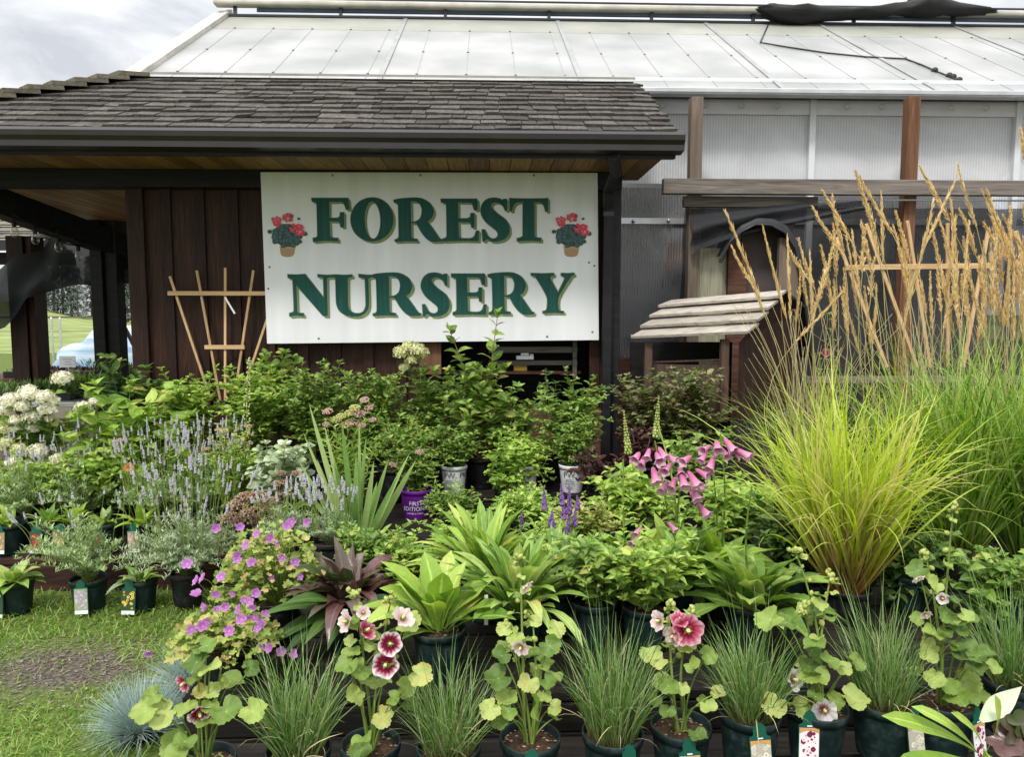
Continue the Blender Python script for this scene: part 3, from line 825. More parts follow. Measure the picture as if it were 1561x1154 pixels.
PPf = [p for a_, b_ in zip(pp[:-1], pp[1:]) for p in [a_, tuple((u + v) / 2 for u, v in zip(a_, b_))]] + [pp[-1]]
cloth_bundle([at(a, b, YR - .06) for a, b, c in PPf], [c for a, b, c in PPf], 'shade_cloth_bundle', 'crumpled black cloth bundled along the greenhouse ridge rail')
# cable on the roof
def onroof(px, py):
    d = RM @ Vector(((px - 780.5) / F, (577 - py) / F, -1.0))
    n = Vector((0, -(zR - zE), YR - GE)).normalized()
    p0 = rp_(0, 0, .022)
    return CAM + d * ((p0 - CAM).dot(n) / d.dot(n))
cp = [(1174, 30), (1166, 48), (1159, 64), (1200, 71), (1260, 80), (1320, 86), (1380, 89), (1405, 98), (1425, 107), (1445, 115), (1462, 122)]
m_ = MB(); m_.tubes([tuple(onroof(*c)) for c in cp], .0075, 6)
cb = thing('roof_cable', 'slack black cable lying across the white greenhouse roof sheets', 'cable', tuple(onroof(1260, 80)))
o = m_.build('cable', M['rubber'], cb); o.location = -cb.location
for c in ((1425, 107), (1447, 115), (1453, 117), (1462, 122)):
    m_ = MB(); m_.ball(onroof(*c) - cb.location, .03, 7, 5); m_.build('cable_clip', M['rubber'], cb)

# ---- timber frame in front of the greenhouse wall
FY = 6.05
tf = thing('timber_frame', 'weathered lean-to frame of two brown posts and a grey crossbeam', 'frame', (xat(1058, FY, 0), FY, 0))
def under(o_, root):
    o_.location = -root.location; return o_
z1 = at(1058, 148, FY).z
for px, mt in ((1058.5, 'greypost'), (1385, 'brownpost')):
    x = xat(px, FY, 2.6); z1 = at(px, 149, FY).z
    m_ = MB(); m_.box((x, FY, z1 / 2), (.098, .09, z1)); under(m_.build('post', M[mt], tf, False, bevel=.004), tf)
a = at(1010, 284, FY - .12); b = at(1700, 297, FY - .12)
m_ = MB(); m_.span(a, (b.x, b.y, a.z), .07, .118); under(m_.build('crossbeam', M['greywood'], tf, False, bevel=.004), tf)
a = at(1038, 309, FY + .02); b = at(1240, 315, FY + .02)
m_ = MB(); m_.span(a + Vector((0, -.06, 0)), (b.x, b.y - .06, a.z), .05, .085); under(m_.build('short_rail', M['greywood'], tf, False, bevel=.004), tf)
m_ = MB(); m_.span(at(1040, 303, FY - .04), (b.x + 3, FY - .04, at(1040, 303, FY - .04).z), .02, .012); under(m_.build('drip_edge', M['whitealu'], tf, False), tf)

# ---- black shade net hanging from that frame
def sheet(fn, nu, nv, mat, name, thick=.004):
    u, v = np.meshgrid(np.linspace(0, 1, nu), np.linspace(0, 1, nv), indexing='ij')
    P = np.array([[fn(uu, vv) for vv in np.linspace(0, 1, nv)] for uu in np.linspace(0, 1, nu)])
    ix = np.arange(nu * nv).reshape(nu, nv)
    m_ = MB(); m_.add(P.reshape(-1, 3), np.stack([ix[:-1, :-1], ix[1:, :-1], ix[1:, 1:], ix[:-1, 1:]], -1).reshape(-1, 4))
    return m_.build(name, mat)
za = at(1100, 312, FY - .02).z
xa = xat(1050, FY, 2.2); xb = xat(1700, FY, 2.2)
def netf(u, v):
    x = xa + (xb - xa) * u
    z = za * (1 - v) + .25 * v
    # left part is gathered up in a slanted swag
    lim = .40 + min(1, max(0, (u - .25) / .08)) * .6
    z = za - (za - .25) * v * lim if u < .3 else z
    y = FY + .12 + .05 * math.sin(u * 23 + v * 2) * v + .03 * math.sin(u * 61 + v * 7) + .10 * v
    return (x, y, z)
net = tag(sheet(netf, 90, 24, M['net'], 'shade_net'), 'black shade net hung as a curtain below the grey crossbeam', 'shade net')
def netf2(u, v):
    a = at(1052, 318, FY - .1).lerp(at(1330, 306, FY - .1), u); b = at(1052, 385, FY - .1).lerp(at(1120, 360, FY - .1), min(1, u * 2)) if u < .5 else at(1120, 360, FY - .1).lerp(at(1330, 318, FY - .1), (u - .5) * 2)
    p = a.lerp(b, v)
    return (p.x, p.y + .05 * math.sin(v * 9 + u * 5) - .05 * v, p.z)
tag(sheet(netf2, 40, 12, M['net'], 'shade_net'), 'gathered swag of black net slung below the short grey rail', 'shade net')
# hoop with net over it
hy_ = FY - .22
hoop_px = [(1098, 400), (1112, 372), (1130, 352), (1152, 342), (1175, 343), (1196, 354), (1212, 378), (1219, 405), (1224, 440), (1232, 500), (1240, 560)]
m_ = MB()
ring = [at(a, b, hy_) for a, b in hoop_px]
V = [];
for p in ring:
    V += [tuple(p), tuple(p + Vector((.02, -.0, 0.05))), tuple(p + Vector((.04, .35, .07)))]
ix = np.arange(len(V)).reshape(-1, 3)
m_.add(V, np.stack([ix[:-1, :-1], ix[1:, :-1], ix[1:, 1:], ix[:-1, 1:]], -1).reshape(-1, 4))
hp = thing('hoop_tunnel', 'arched hoop covered in black net behind the small wooden shelter', 'hoop tunnel', tuple(ring[0]))
o = m_.build('net_cover', plain('black_hoop_net', (.013, .014, .016), .6, nscale=20), hp); o.location = -hp.location
m_ = MB(); m_.tubes([tuple(p) for p in ring], .012, 6); o = m_.build('hoop_pipe', M['darkmetal'], hp); o.location = -hp.location

def board(name, label, cat, px0, px1, py0, py1, Y, mat, thick=.03, bevel=.003, rz=0, group=None):
    a = at(px0, py0, Y); b = at(px1, py1, Y)
    x0, x1 = a.x, b.x; z0, z1 = b.z, a.z
    t = None
    m_ = MB(); m_.box((0, thick / 2, (z1 - z0) / 2), (x1 - x0, thick, z1 - z0))
    o = m_.build(name, M[mat], None, False, bevel=bevel)
    o.location = ((x0 + x1) / 2, Y, z0); o.rotation_euler.z = rz
    return tag(o, label, cat, group)
board('plywood_board', 'pale green weathered plywood board standing behind the small wooden shelter', 'board', 1064, 1110, 378, 640, FY - .02, 'ply')
board('wooden_post', 'thin reddish brown post beside the pale plywood board', 'post', 1111, 1133, 372, 640, FY - .06, 'boxbrown', .04)
board('brown_panel', 'mauve brown panel filling the arch of the net hoop', 'panel', 1131, 1200, 338, 640, FY + .03, 'mauve', .02)
board('wooden_post', 'short grey brown post rising under the right side of the hoop', 'post', 1189, 1213, 362, 560, FY - .16, 'greypost', .05)
board('back_board', 'dark brown board closing the gap left of the plywood', 'board', 940, 1051, 545, 700, FY + .2, 'boxbrown', .02)
board('low_rail', 'thin grey rail crossing the black net behind the golden grasses', 'rail', 1230, 1660, 574, 583, FY - .08, 'greywood', .04)

# ---- hut
hut = thing('wooden_hut', 'dark stained wooden shop hut with shake roof and open porch on its left', 'hut', (0, WY, 0))
def H(p):
    return Vector(p) - Vector((0, WY, 0))
EY = 4.72
zEv = at(520, 207, EY).z
xR = xat(1030, EY, zEv)
zRg = at(600, 123, 6.1).z; yRg = 6.1
xRL = xat(217, yRg, zRg)
pitch = (zRg - zEv) / (yRg - EY)
# deck
tt_ = .02
def rf(x, t, lift=0):
    n = Vector((0, -(zRg - zEv), yRg - EY)).normalized()
    return Vector((x, EY + (yRg - EY) * t, zEv + (zRg - zEv) * t)) + n * lift
def xl(t):   # left hip line
    return xRL - (1 - t) * (yRg - EY)
m_ = MB()
m_.solid([H(rf(xl(0), 0)), H(rf(xR, 0)), H(rf(xR, 1)), H(rf(xl(1), 1))], -.03)
m_.solid([H((xRL, yRg, zRg)), H((xRL, yRg + 1.0, zRg)), H((xl(0), yRg + 1.4, zEv)), H((xl(0), EY, zEv))], .03)   # left hip face
m_.solid([H((xRL, yRg, zRg)), H((xR, yRg, zRg)), H((xR, yRg + .14, zRg - .07)), H((xRL, yRg + .14, zRg - .07))], .02)
roof = m_.build('roof', M['shakemoss'], hut, False)
m_ = MB()
rows = 12
slope = math.hypot(zRg - zEv, yRg - EY)
for r in range(rows):
    t0 = r / rows - .015; t1 = (r + 1.35) / rows
    x = xl(max(0, t0)) + random.random() * .1
    while x < xR + .02:
        w = random.choice((.10, .14, .17, .21, .26))
        x1 = min(x + w - .006, xR + .035 + random.random() * .02)
        if x1 - x > .03:
            j = random.uniform(-.16, .12) / rows
            l0 = .025 + random.uniform(-.004, .005); l1 = .004
            a = rf(x, t0 + j * .6, l0); b = rf(x1, t0 + j * .6 + random.uniform(-.01, .01), l0 + random.uniform(-.006, .006)); c = rf(min(x1, xR + .02), min(t1, 1.0), l1); d = rf(x, min(t1, 1.0), l1)
            m_.solid([H(a), H(b), H(c), H(d)], -.017)
        x += w
m_.build('shake_courses', M['shake'], roof, False)
m_ = MB()    # hip cap shakes on the left
hipd = Vector((xl(0), EY, zEv)) - Vector((xRL, yRg, zRg))
for k in range(13):
    p0 = Vector((xRL, yRg, zRg)) + hipd * (k / 13 - .02); p1 = Vector((xRL, yRg, zRg)) + hipd * ((k + 1.25) / 13)
    n = Vector((0, -.47, .88))
    m_.span(p0 - Vector((0, WY, 0)) + Vector((0, -.05, -.005)), p1 - Vector((0, WY, 0)) + Vector((0, -.05, .045)), .20, .03, up=(-.25, -.35, .9))
m_.build('hip_cap', M['shakemoss'], roof, False)
m_ = MB(); m_.span(H((xRL - .05, yRg - .02, zRg + .035)), H((xR, yRg - .02, zRg + .035)), .09, .018, up=(0, -.3, .95)); m_.build('ridge_flashing', M['creamrail'], roof, False)
# soffit, fascia, gutter
zS = at(500, 236, EY + .1).z
m_ = MB()
for i in range(70):
    x0 = xl(0) - .1 + i * .14
    if x0 + .136 > xR: break
    m_.box(H((x0 + .068, (EY + 5.6) / 2 + .05, zS + .012)), (.136, 5.6 - EY, .022))
m_.build('soffit', M['cedar'], hut, False, bevel=.002)
m_ = MB(); m_.box(H(((xl(0) + xR) / 2, EY + .03, (zS + zEv) / 2 - .005)), (xR - xl(0), .03, zEv - zS + .04)); m_.build('fascia', M['trimdark'], hut, False)
# rake board at right end
m_ = MB(); m_.span(H((xR + .0, EY + .03, zEv - .06)), H((xR + .0, yRg, zRg - .06)), .03, .12); m_.build('rake_board', M['trimdark'], hut, False)
m_ = MB()
prof = [(-.01, .02), (-.11, .02), (-.125, .0), (-.12, -.03), (-.10, -.055), (-.10, -.09), (-.01, -.10), (-.01, -.085), (-.085, -.078), (-.09, -.05), (-.105, -.03), (-.11, .0), (-.10, .008), (-.01, .008)]
xg0, xg1 = xl(0) - .1, xat(1041, EY - .05, zEv)
k = len(prof)
V = [(x, EY + .015 + a_, zEv + b_) for x in (xg0, xg1) for a_, b_ in prof]
V = [H(v) for v in V]
m_.add(V, [(i, (i + 1) % k, k + (i + 1) % k, k + i) for i in range(k)])
gut = m_.build('gutter', M['gutter'], hut, False)
m_ = MB(); m_.poly([tuple(H((xg1 + .002, EY + .015 + a_, zEv + b_))) for a_, b_ in prof[:7]], (.5, .5, .5)); m_.build('gutter_end_cap', M['gutter'], gut, False)
# beams
bx0, bx1 = xat(148, 8.45, 2.2), xat(206, WY, 1.6) + 1.0
m_ = MB(); m_.box(H(((bx0 + bx1) / 2, 8.45, 2.30)), (bx1 - bx0, .14, .62)); m_.build('back_beam', M['beam'], hut, False)
zB0 = at(200, 284, WY - .1).z; zB1 = at(200, 252, WY - .1).z
m_ = MB(); m_.box(H(((xl(0) + xat(945, WY, 2.4)) / 2, WY - .02, (zB0 + zB1) / 2 + .02)), (xat(945, WY, 2.4) - xl(0), .14, zB1 - zB0 + .04)); m_.build('front_beam', M['beam'], hut, False, bevel=.004)
a = at(-60, 288, 5.55); b = at(212, 386, 6.9)
m_ = MB(); m_.span(a, b, .16, .20); under_h = m_.build('porch_beam', M['beam'], hut, False, bevel=.004); under_h.location = (0, -WY, 0)
# porch ceiling planks
m_ = MB()
zc = zB1 + .05
for i in range(46):
    x0 = xl(0) - .6 + i * .115
    if x0 > xat(215, WY, 2.3): break
    m_.box(H((x0 + .055, 7.0, zc - .05)), (.11, 3.0, .02))
m_.build('porch_ceiling', M['cedar'], hut, False, bevel=.002)
# porch post
xp = xat(163, 6.6, 1.6)
m_ = MB(); m_.box(H((xp - .045, 6.6, 1.15)), (.10, .14, 2.3)); m_.box(H((xp + .06, 6.64, 1.15)), (.10, .14, 2.3))
m_.build('porch_post', M['beam'], hut, False, bevel=.004)
# wall boards with battens; serving hatch left open
wx0 = xat(206, WY, 1.6); wx1 = xat(941, WY, 1.6)
ho = (xat(662, WY, 1.1), xat(885, WY, 1.1), at(780, 622, WY).z, at(780, 512, WY).z)
m_ = MB(); x = wx0; i = 0
m2 = MB()
while x < wx1 - .02:
    w = min(.235, wx1 - x)
    cx = x + w / 2
    if ho[0] < cx < ho[1]:
        m_.box(H((cx, WY + .03, ho[2] / 2)), (w - .003, .022, ho[2]))
        m_.box(H((cx, WY + .03, (ho[3] + 2.6) / 2)), (w - .003, .022, 2.6 - ho[3]))
    else:
        m_.box(H((cx, WY + .03, 1.3)), (w - .003, .022, 2.6))
    if not (ho[0] < x < ho[1]):
        m_.box(H((x + .001, WY + .008, 1.3)), (.075, .022, 2.6))
    x += w; i += 1
m_.build('board_wall', M['wall'], hut, False, bevel=.002)
m_ = MB(); m_.box(H((wx0 - .01, WY + .5, 1.3)), (.03, .94, 2.6)); m_.build('side_wall', M['wall'], hut, False)
m_ = MB(); m_.box(H((wx0 + .04, WY - .012, 1.3)), (.10, .02, 2.6)); m_.build('corner_board', M['wall'], hut, False, bevel=.003)
# hatch interior
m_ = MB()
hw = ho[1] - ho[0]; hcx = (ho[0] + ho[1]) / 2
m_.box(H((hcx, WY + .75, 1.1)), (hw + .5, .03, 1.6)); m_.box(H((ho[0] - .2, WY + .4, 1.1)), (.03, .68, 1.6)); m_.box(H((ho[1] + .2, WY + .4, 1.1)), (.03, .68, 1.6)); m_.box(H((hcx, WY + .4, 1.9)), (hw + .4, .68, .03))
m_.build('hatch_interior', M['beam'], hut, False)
for py, hh in ((533, .045), (553, .035)):
    z = at(800, py, WY + .1).z
    m_ = MB(); m_.box(H(((xat(745, WY + .1, 1.2) + xat(880, WY + .1, 1.2)) / 2, WY + .1, z)), (xat(880, WY + .1, 1.2) - xat(745, WY + .1, 1.2), .05, hh)); m_.build('hatch_rail', M['greywood'], hut, False, bevel=.004)
m_ = MB(); m_.box(H((xat(876, WY + .07, 1.2), WY + .07, at(876, 540, WY).z)), (.03, .03, .35)); m_.build('hatch_upright', M['greywood'], hut, False)
m_ = MB(); m_.box(H((xat(656, WY, 1.2), WY - .02, at(656, 545, WY).z)), (.16, .03, .24)); m_.build('hatch_frame', M['brownpost'], hut, False)
a = at(775, 624, WY - .06); b = at(925, 720, WY - .06)
m_ = MB(); m_.box(H(((a.x + b.x) / 2, WY - .03, (a.z + b.z) / 2)), (b.x - a.x, .03, a.z - b.z)); m_.build('counter_front', M['boxbrown'], hut, False, bevel=.003)
# corner trim + downspout
xd = xat(926, WY - .1, 1.6)
m_ = MB(); m_.box(H((xat(934, WY, 1.6), WY - .03, 1.26)), (.085, .09, 2.52)); m_.build('corner_trim', M['trimdark'], hut, False, bevel=.004)
pz = [at(937, 236, EY - .02), at(939, 262, EY + .12), at(928, 290, EY + .45), at(927, 318, WY - .12)]
pts = []
for i in range(len(pz) - 1):
    for s_ in (0, .33, .66):
        pts.append(pz[i].lerp(pz[i + 1], s_))
pts.append(pz[-1]); pts.append(Vector((pz[-1].x, pz[-1].y, .1)))
m_ = MB()
for a, b in zip(pts[:-1], pts[1:]):
    m_.span(H(a), H(b + (b - a).normalized() * .006), .066, .055, up=(0, -1, .3))
dsp = m_.build('downspout', M['trimdark'], hut, False, bevel=.006)
m_ = MB(); m_.box(H((pz[-1].x, pz[-1].y, at(927, 330, WY).z)), (.074, .063, .03)); m_.build('downspout_strap', M['gutter'], dsp, False)

# things on the hatch shelf
zsh = at(800, 553, WY + .1).z + .02
m_ = MB(); m_.box((0, 0, .02), (.13, .08, .03)); m_.box((0, 0, .045), (.06, .03, .02)); m_.box((.05, -.0, .04), (.03, .05, .012))
o = tag(m_.build('stapler_case', M['alu'], None, False, bevel=.003), 'small grey metal case lying on the hatch shelf below the sign', 'case'); o.location = (xat(800, WY + .1, zsh), WY + .1, zsh)
zs2 = at(795, 561, WY + .16).z
m_ = MB(); m_.box((0, 0, .025), (.10, .07, .05)); m_.box((0, 0, .055), (.11, .075, .012))
o = tag(m_.build('yellow_box', M['yellow'], None, False, bevel=.004), 'small yellow box on the lower shelf inside the hatch', 'box'); o.location = (xat(793, WY + .16, zs2), WY + .16, zs2 - .02)
m_ = MB(); m_.box((0, 0, -.01), (1.1, .2, .02)); o = tag(m_.build('inner_shelf', M['boxbrown'], None, False), 'dark shelf board running inside the hatch opening', 'shelf'); o.location = (hcx, WY + .2, zs2 - .02)

# ---- far hut at the left edge
fh = thing('far_hut', 'second shake roofed hut at the left edge beyond the porch', 'hut', (xat(40, 8.2, 0), 8.2, 0))
m_ = MB()
a = at(-60, 366, 7.8); b = at(93, 366, 7.8)
zf = a.z
for r in range(6):
    x = -1.2
    while x < b.x - fh.location.x:
        w = random.uniform(.12, .24)
        t0 = r / 6
        z0 = zf + t0 * .5 - 0; y0 = -.4 + t0 * .9
        m_.solid([(x, y0, z0 + .03), (min(x + w - .006, b.x - fh.location.x), y0, z0 + .03), (min(x + w - .006, b.x - fh.location.x - .04 * r), y0 + .22, z0 + .10), (x, y0 + .22, z0 + .10)], -.018)
        x += w
m_.build('roof', M['shakemoss'], fh, False)
m_ = MB(); m_.box(((b.x - fh.location.x - 1.2) / 2, -.42, zf - .05), (b.x - fh.location.x + 1.2, .1, .10)); m_.build('gutter', M['gutter'], fh, False)
m_ = MB(); m_.box(((b.x - fh.location.x - 1.2) / 2, -.2, zf - .17), (b.x - fh.location.x + 1.2, .12, .12)); m_.build('beam', M['beam'], fh, False)
xq = xat(42, 7.0, 1.4) - fh.location.x
m_ = MB(); m_.box((xq - .02, -1.2, 1.1), (.15, .2, 2.2)); m_.box((xq + .085, -1.17, 1.1), (.055, .2, 2.2)); m_.build('post', M['wall'], fh, False, bevel=.004)

# shade net slung across the porch
def netp(u, v):
    top = [(-40, 420), (0, 404), (60, 378), (92, 352), (125, 370), (150, 385), (215, 395)]
    bot = [(-40, 515), (0, 500), (40, 455), (85, 441), (125, 434), (150, 436), (215, 428)]
    s_ = u * (len(top) - 1); i = min(int(s_), len(top) - 2); f_ = s_ - i
    Y_ = 6.78 - .02 * u
    tp = at(top[i][0] + (top[i + 1][0] - top[i][0]) * f_, top[i][1] + (top[i + 1][1] - top[i][1]) * f_, Y_)
    bt = at(bot[i][0] + (bot[i + 1][0] - bot[i][0]) * f_, bot[i][1] + (bot[i + 1][1] - bot[i][1]) * f_, Y_ - .05)
    p = tp.lerp(bt, v)
    return (p.x, p.y + .035 * math.sin(u * 20 + v * 4) + .04 * math.sin(u * 9 - v * 7), p.z + .02 * math.sin(u * 33 + v * 6) * (1 - v) - .05 * math.sin(math.pi * v))
tag(sheet(netp, 60, 16, M['netlight'], 'shade_net'), 'dark translucent net sagging across the open porch at left', 'shade net')

# string lights under the porch beam
sl = thing('string_lights', 'string of clear bulbs hanging along the dark porch beam', 'string lights', tuple(at(60, 340, 5.9)))
wp = [(-30, 322, 5.7), (20, 326, 5.8), (35, 336, 5.85), (52, 343, 5.9), (70, 356, 6.0), (86, 361, 6.1), (102, 372, 6.2), (118, 374, 6.3), (140, 373, 6.45)]
m_ = MB(); m_.tubes([tuple(at(a, b, c) - sl.location) for a, b, c in wp], .006, 5); m_.build('wire', M['rubber'], sl)
for a, b, c in ((21, 336, 5.8), (53, 347, 5.9), (88, 360, 6.1), (119, 374, 6.3)):
    p = at(a, b, c) - sl.location
    m_ = MB(); m_.lathe([(.004, .05), (.006, .0), (.016, -.004), (.016, -.035), (.013, -.045)], 10, p); sk = m_.build('socket', M['rubber'], sl)
    m_ = MB(); m_.lathe([(.013, -.045), (.020, -.06), (.028, -.085), (.026, -.108), (.014, -.124), (.001, -.128)], 12, p); m_.build('bulb', M['glassbulb'], sk)

# ---- the sign
sg = thing('shop_sign', 'large white sign board with green FOREST NURSERY lettering and painted flower pots', 'sign', tuple(at(655, 524, SY)))
def S_(px, py, d=0):
    p = at(px, py, SY); p.y -= d
    return p - sg.location
m_ = MB(); m_.solid([S_(407, 524, .0), S_(913, 518.5, .0), S_(911, 263, .0), S_(397, 262, .0)], -.018)
m_.build('board', M['sign'], sg, False, bevel=.002)
GL = {}
def dens(pts, closed=True):
    """round off the gentle corners of a traced outline"""
    P = [Vector(p) for p in pts]; n = len(P); out = []
    def ang(i):
        a = P[i] - P[i - 1]; b = P[(i + 1) % n] - P[i]
        return abs(a.angle(b, 0)) if a.length > 0 and b.length > 0 else 0
    sharp = [ang(i) > R_(48) for i in range(n)]
    for i in range(n):
        p1, p2 = P[i], P[(i + 1) % n]
        p0 = P[i - 1] if not sharp[i] else p1 * 2 - p2
        p3 = P[(i + 2) % n] if not sharp[(i + 1) % n] else p2 * 2 - p1
        ln = (p2 - p1).length
        k = 4
        for s_ in range(k):
            t = s_ / k
            # centripetal-ish: scaled tangents
            m1 = (p2 - p0) * .5; m2 = (p3 - p1) * .5
            if m1.length > ln: m1 = m1.normalized() * ln
            if m2.length > ln: m2 = m2.normalized() * ln
            h00 = 2 * t ** 3 - 3 * t * t + 1; h10 = t ** 3 - 2 * t * t + t; h01 = -2 * t ** 3 + 3 * t * t; h11 = t ** 3 - t * t
            out.append(p1 * h00 + m1 * h10 + p2 * h01 + m2 * h11)
    return out
def ell(cx, cy, rx, ry, tilt=0, n=40):
    return [(cx + rx * math.cos(a) - tilt * ry * math.sin(a), cy + ry * math.sin(a)) for a in [i * 2 * math.pi / n for i in range(n)]]
def glyph(pts, ox, oy, sc, hole=None, el=False):
    f_ = lambda q: [(x / sc + ox, y / sc + oy) for x, y in q]
    return (f_(dens(pts) if not el else pts), [f_(dens(hole) if not el else hole)] if hole else [])
z1s = 1561 / 190; z3s = 1561 / 150
gF = glyph([(80, 95), (540, 95), (548, 130), (560, 240), (515, 240), (505, 205), (485, 165), (450, 145), (305, 145), (307, 345), (400, 345), (430, 335), (440, 310), (440, 275), (490, 275), (490, 460), (460, 462), (445, 450), (440, 415), (420, 390), (310, 385), (318, 575), (345, 592), (415, 597), (420, 640), (260, 632), (105, 645), (100, 597), (140, 590), (158, 575), (148, 170), (135, 150), (90, 140)], 465, 290, z1s)
gO = glyph(ell(841, 364, 269, 275), 465, 290, z1s, ell(848, 374, 100, 234, -.03), True)
Rp = [(35, 140), (120, 120), (300, 105), (430, 110), (530, 150), (600, 210), (640, 300), (630, 370), (595, 430), (550, 465), (590, 520), (640, 590), (700, 680), (740, 730), (775, 738), (760, 768), (660, 775), (590, 765), (520, 710), (450, 620), (400, 530), (370, 490), (300, 490), (305, 690), (320, 720), (395, 735), (400, 770), (240, 765), (60, 775), (55, 740), (95, 730), (115, 690), (105, 210), (85, 190), (45, 175)]
Rh = [(295, 160), (370, 165), (430, 200), (460, 270), (460, 340), (440, 410), (390, 455), (330, 470), (300, 470)]
def boxed(pts, hole, src, dst):
    (x0, y0, x1, y1), (X0_, Y0_, X1_, Y1_) = src, dst
    f_ = lambda q: [(X0_ + (p[0] - x0) / (x1 - x0) * (X1_ - X0_), Y0_ + (p[1] - y0) / (y1 - y0) * (Y1_ - Y0_)) for p in q]
    return (f_(dens(pts)), [f_(dens(hole))] if hole else [])
rb = (35, 105, 775, 775)
gR0 = boxed(Rp, Rh, rb, (600, 301.2, 675, 368.5))
gR1 = boxed(Rp, Rh, rb, (566.5, 415.5, 642.5, 481.5))
gR2 = boxed(Rp, Rh, rb, (743.4, 415, 814.6, 479.5))
Ep = [(140, 105), (592, 105), (600, 150), (600, 245), (560, 248), (548, 210), (535, 175), (510, 155), (355, 152), (360, 350), (470, 350), (510, 335), (515, 285), (560, 285), (560, 465), (525, 465), (515, 420), (490, 400), (360, 398), (370, 580), (390, 597), (510, 600), (560, 575), (585, 505), (618, 505), (612, 637), (400, 632), (165, 640), (165, 605), (200, 595), (215, 570), (210, 185), (195, 160), (145, 150)]
gE0 = glyph(Ep, 655, 290, z1s)
gE1 = boxed(Ep, None, (140, 105, 618, 640), (687.8, 417, 741.5, 480))
Sp = [(930, 108), (970, 110), (970, 255), (945, 255), (925, 205), (880, 165), (830, 150), (790, 160), (770, 185), (785, 225), (850, 290), (950, 365), (990, 430), (1000, 500), (985, 560), (930, 615), (850, 640), (770, 640), (730, 610), (700, 620), (690, 640), (665, 640), (655, 490), (690, 490), (710, 540), (750, 590), (800, 605), (840, 590), (855, 555), (840, 510), (780, 460), (700, 390), (650, 310), (640, 240), (665, 165), (720, 110), (800, 92), (880, 105), (910, 125)]
gS0 = glyph(Sp, 655, 290, z1s)
gS1 = boxed(Sp, None, (640, 92, 1000, 640), (642, 415.4, 685.5, 482))
gT = glyph([(1000, 95), (1045, 100), (1240, 103), (1440, 100), (1480, 95), (1480, 265), (1450, 265), (1435, 205), (1410, 165), (1370, 150), (1310, 150), (1315, 570), (1340, 590), (1395, 595), (1390, 638), (1240, 630), (1095, 640), (1095, 600), (1140, 590), (1168, 570), (1168, 150), (1100, 152), (1060, 175), (1040, 215), (1030, 260), (1005, 262)], 655, 290, z1s)
gN = glyph([(90, 135), (230, 140), (365, 130), (665, 510), (655, 210), (640, 185), (570, 180), (565, 135), (700, 145), (845, 138), (848, 187), (740, 188), (715, 215), (725, 795), (655, 795), (230, 310), (245, 720), (265, 745), (345, 755), (345, 800), (235, 790), (120, 802), (120, 750), (165, 740), (190, 715), (170, 225), (150, 205), (95, 190)], 430, 405, z3s)
gU = glyph([(842, 138), (980, 146), (1115, 138), (1115, 180), (1070, 185), (1045, 215), (1050, 600), (1070, 690), (1120, 740), (1200, 755), (1280, 735), (1320, 670), (1330, 600), (1315, 215), (1290, 190), (1220, 180), (1215, 130), (1360, 145), (1490, 140), (1490, 180), (1400, 185), (1370, 210), (1380, 600), (1365, 690), (1310, 760), (1220, 800), (1120, 805), (1010, 780), (920, 720), (875, 640), (860, 560), (850, 215), (842, 190)], 430, 405, z3s)
gY = glyph([(720, 115), (900, 120), (1085, 115), (1085, 160), (1045, 165), (1030, 190), (1040, 225), (1150, 430), (1255, 215), (1260, 190), (1245, 170), (1200, 160), (1200, 115), (1300, 118), (1405, 110), (1405, 150), (1370, 160), (1340, 200), (1160, 500), (1160, 690), (1185, 715), (1240, 720), (1240, 752), (1080, 745), (910, 755), (910, 718), (955, 710), (975, 680), (975, 495), (830, 230), (800, 190), (775, 160), (725, 155)], 740, 405, z3s)
for word, gl in (('forest_lettering', (gF, gO, gR0, gE0, gS0, gT)), ('nursery_lettering', (gN, gU, gR1, gS1, gE1, gR2, gY))):
    m_ = MB(); ms = MB()
    for gi, (out, holes) in enumerate(gl):
        zf_ = .0045 + gi * .00012
        m_.poly([S_(x, y, zf_) for x, y in out], (.5, .5, .5), [[S_(x, y, zf_) for x, y in h_] for h_ in holes])
        offs = [(-.9, -.5), (-.7, .6), (.8, -.6)] + [(k * .6, k * .55) for k in range(1, 7)]
        for k, (dx, dy) in enumerate(offs):
            zd = .0012 + k * .00028 + gi * .00002
            ms.poly([S_(x + dx, y + dy, zd) for x, y in out], (.5, .5, .5), [[S_(x + dx, y + dy, zd) for x, y in h_] for h_ in holes])
    lt = m_.build(word, M['lettergreen'], sg, False)
    ms.build('letter_shade', M['lettergold'], lt, False)
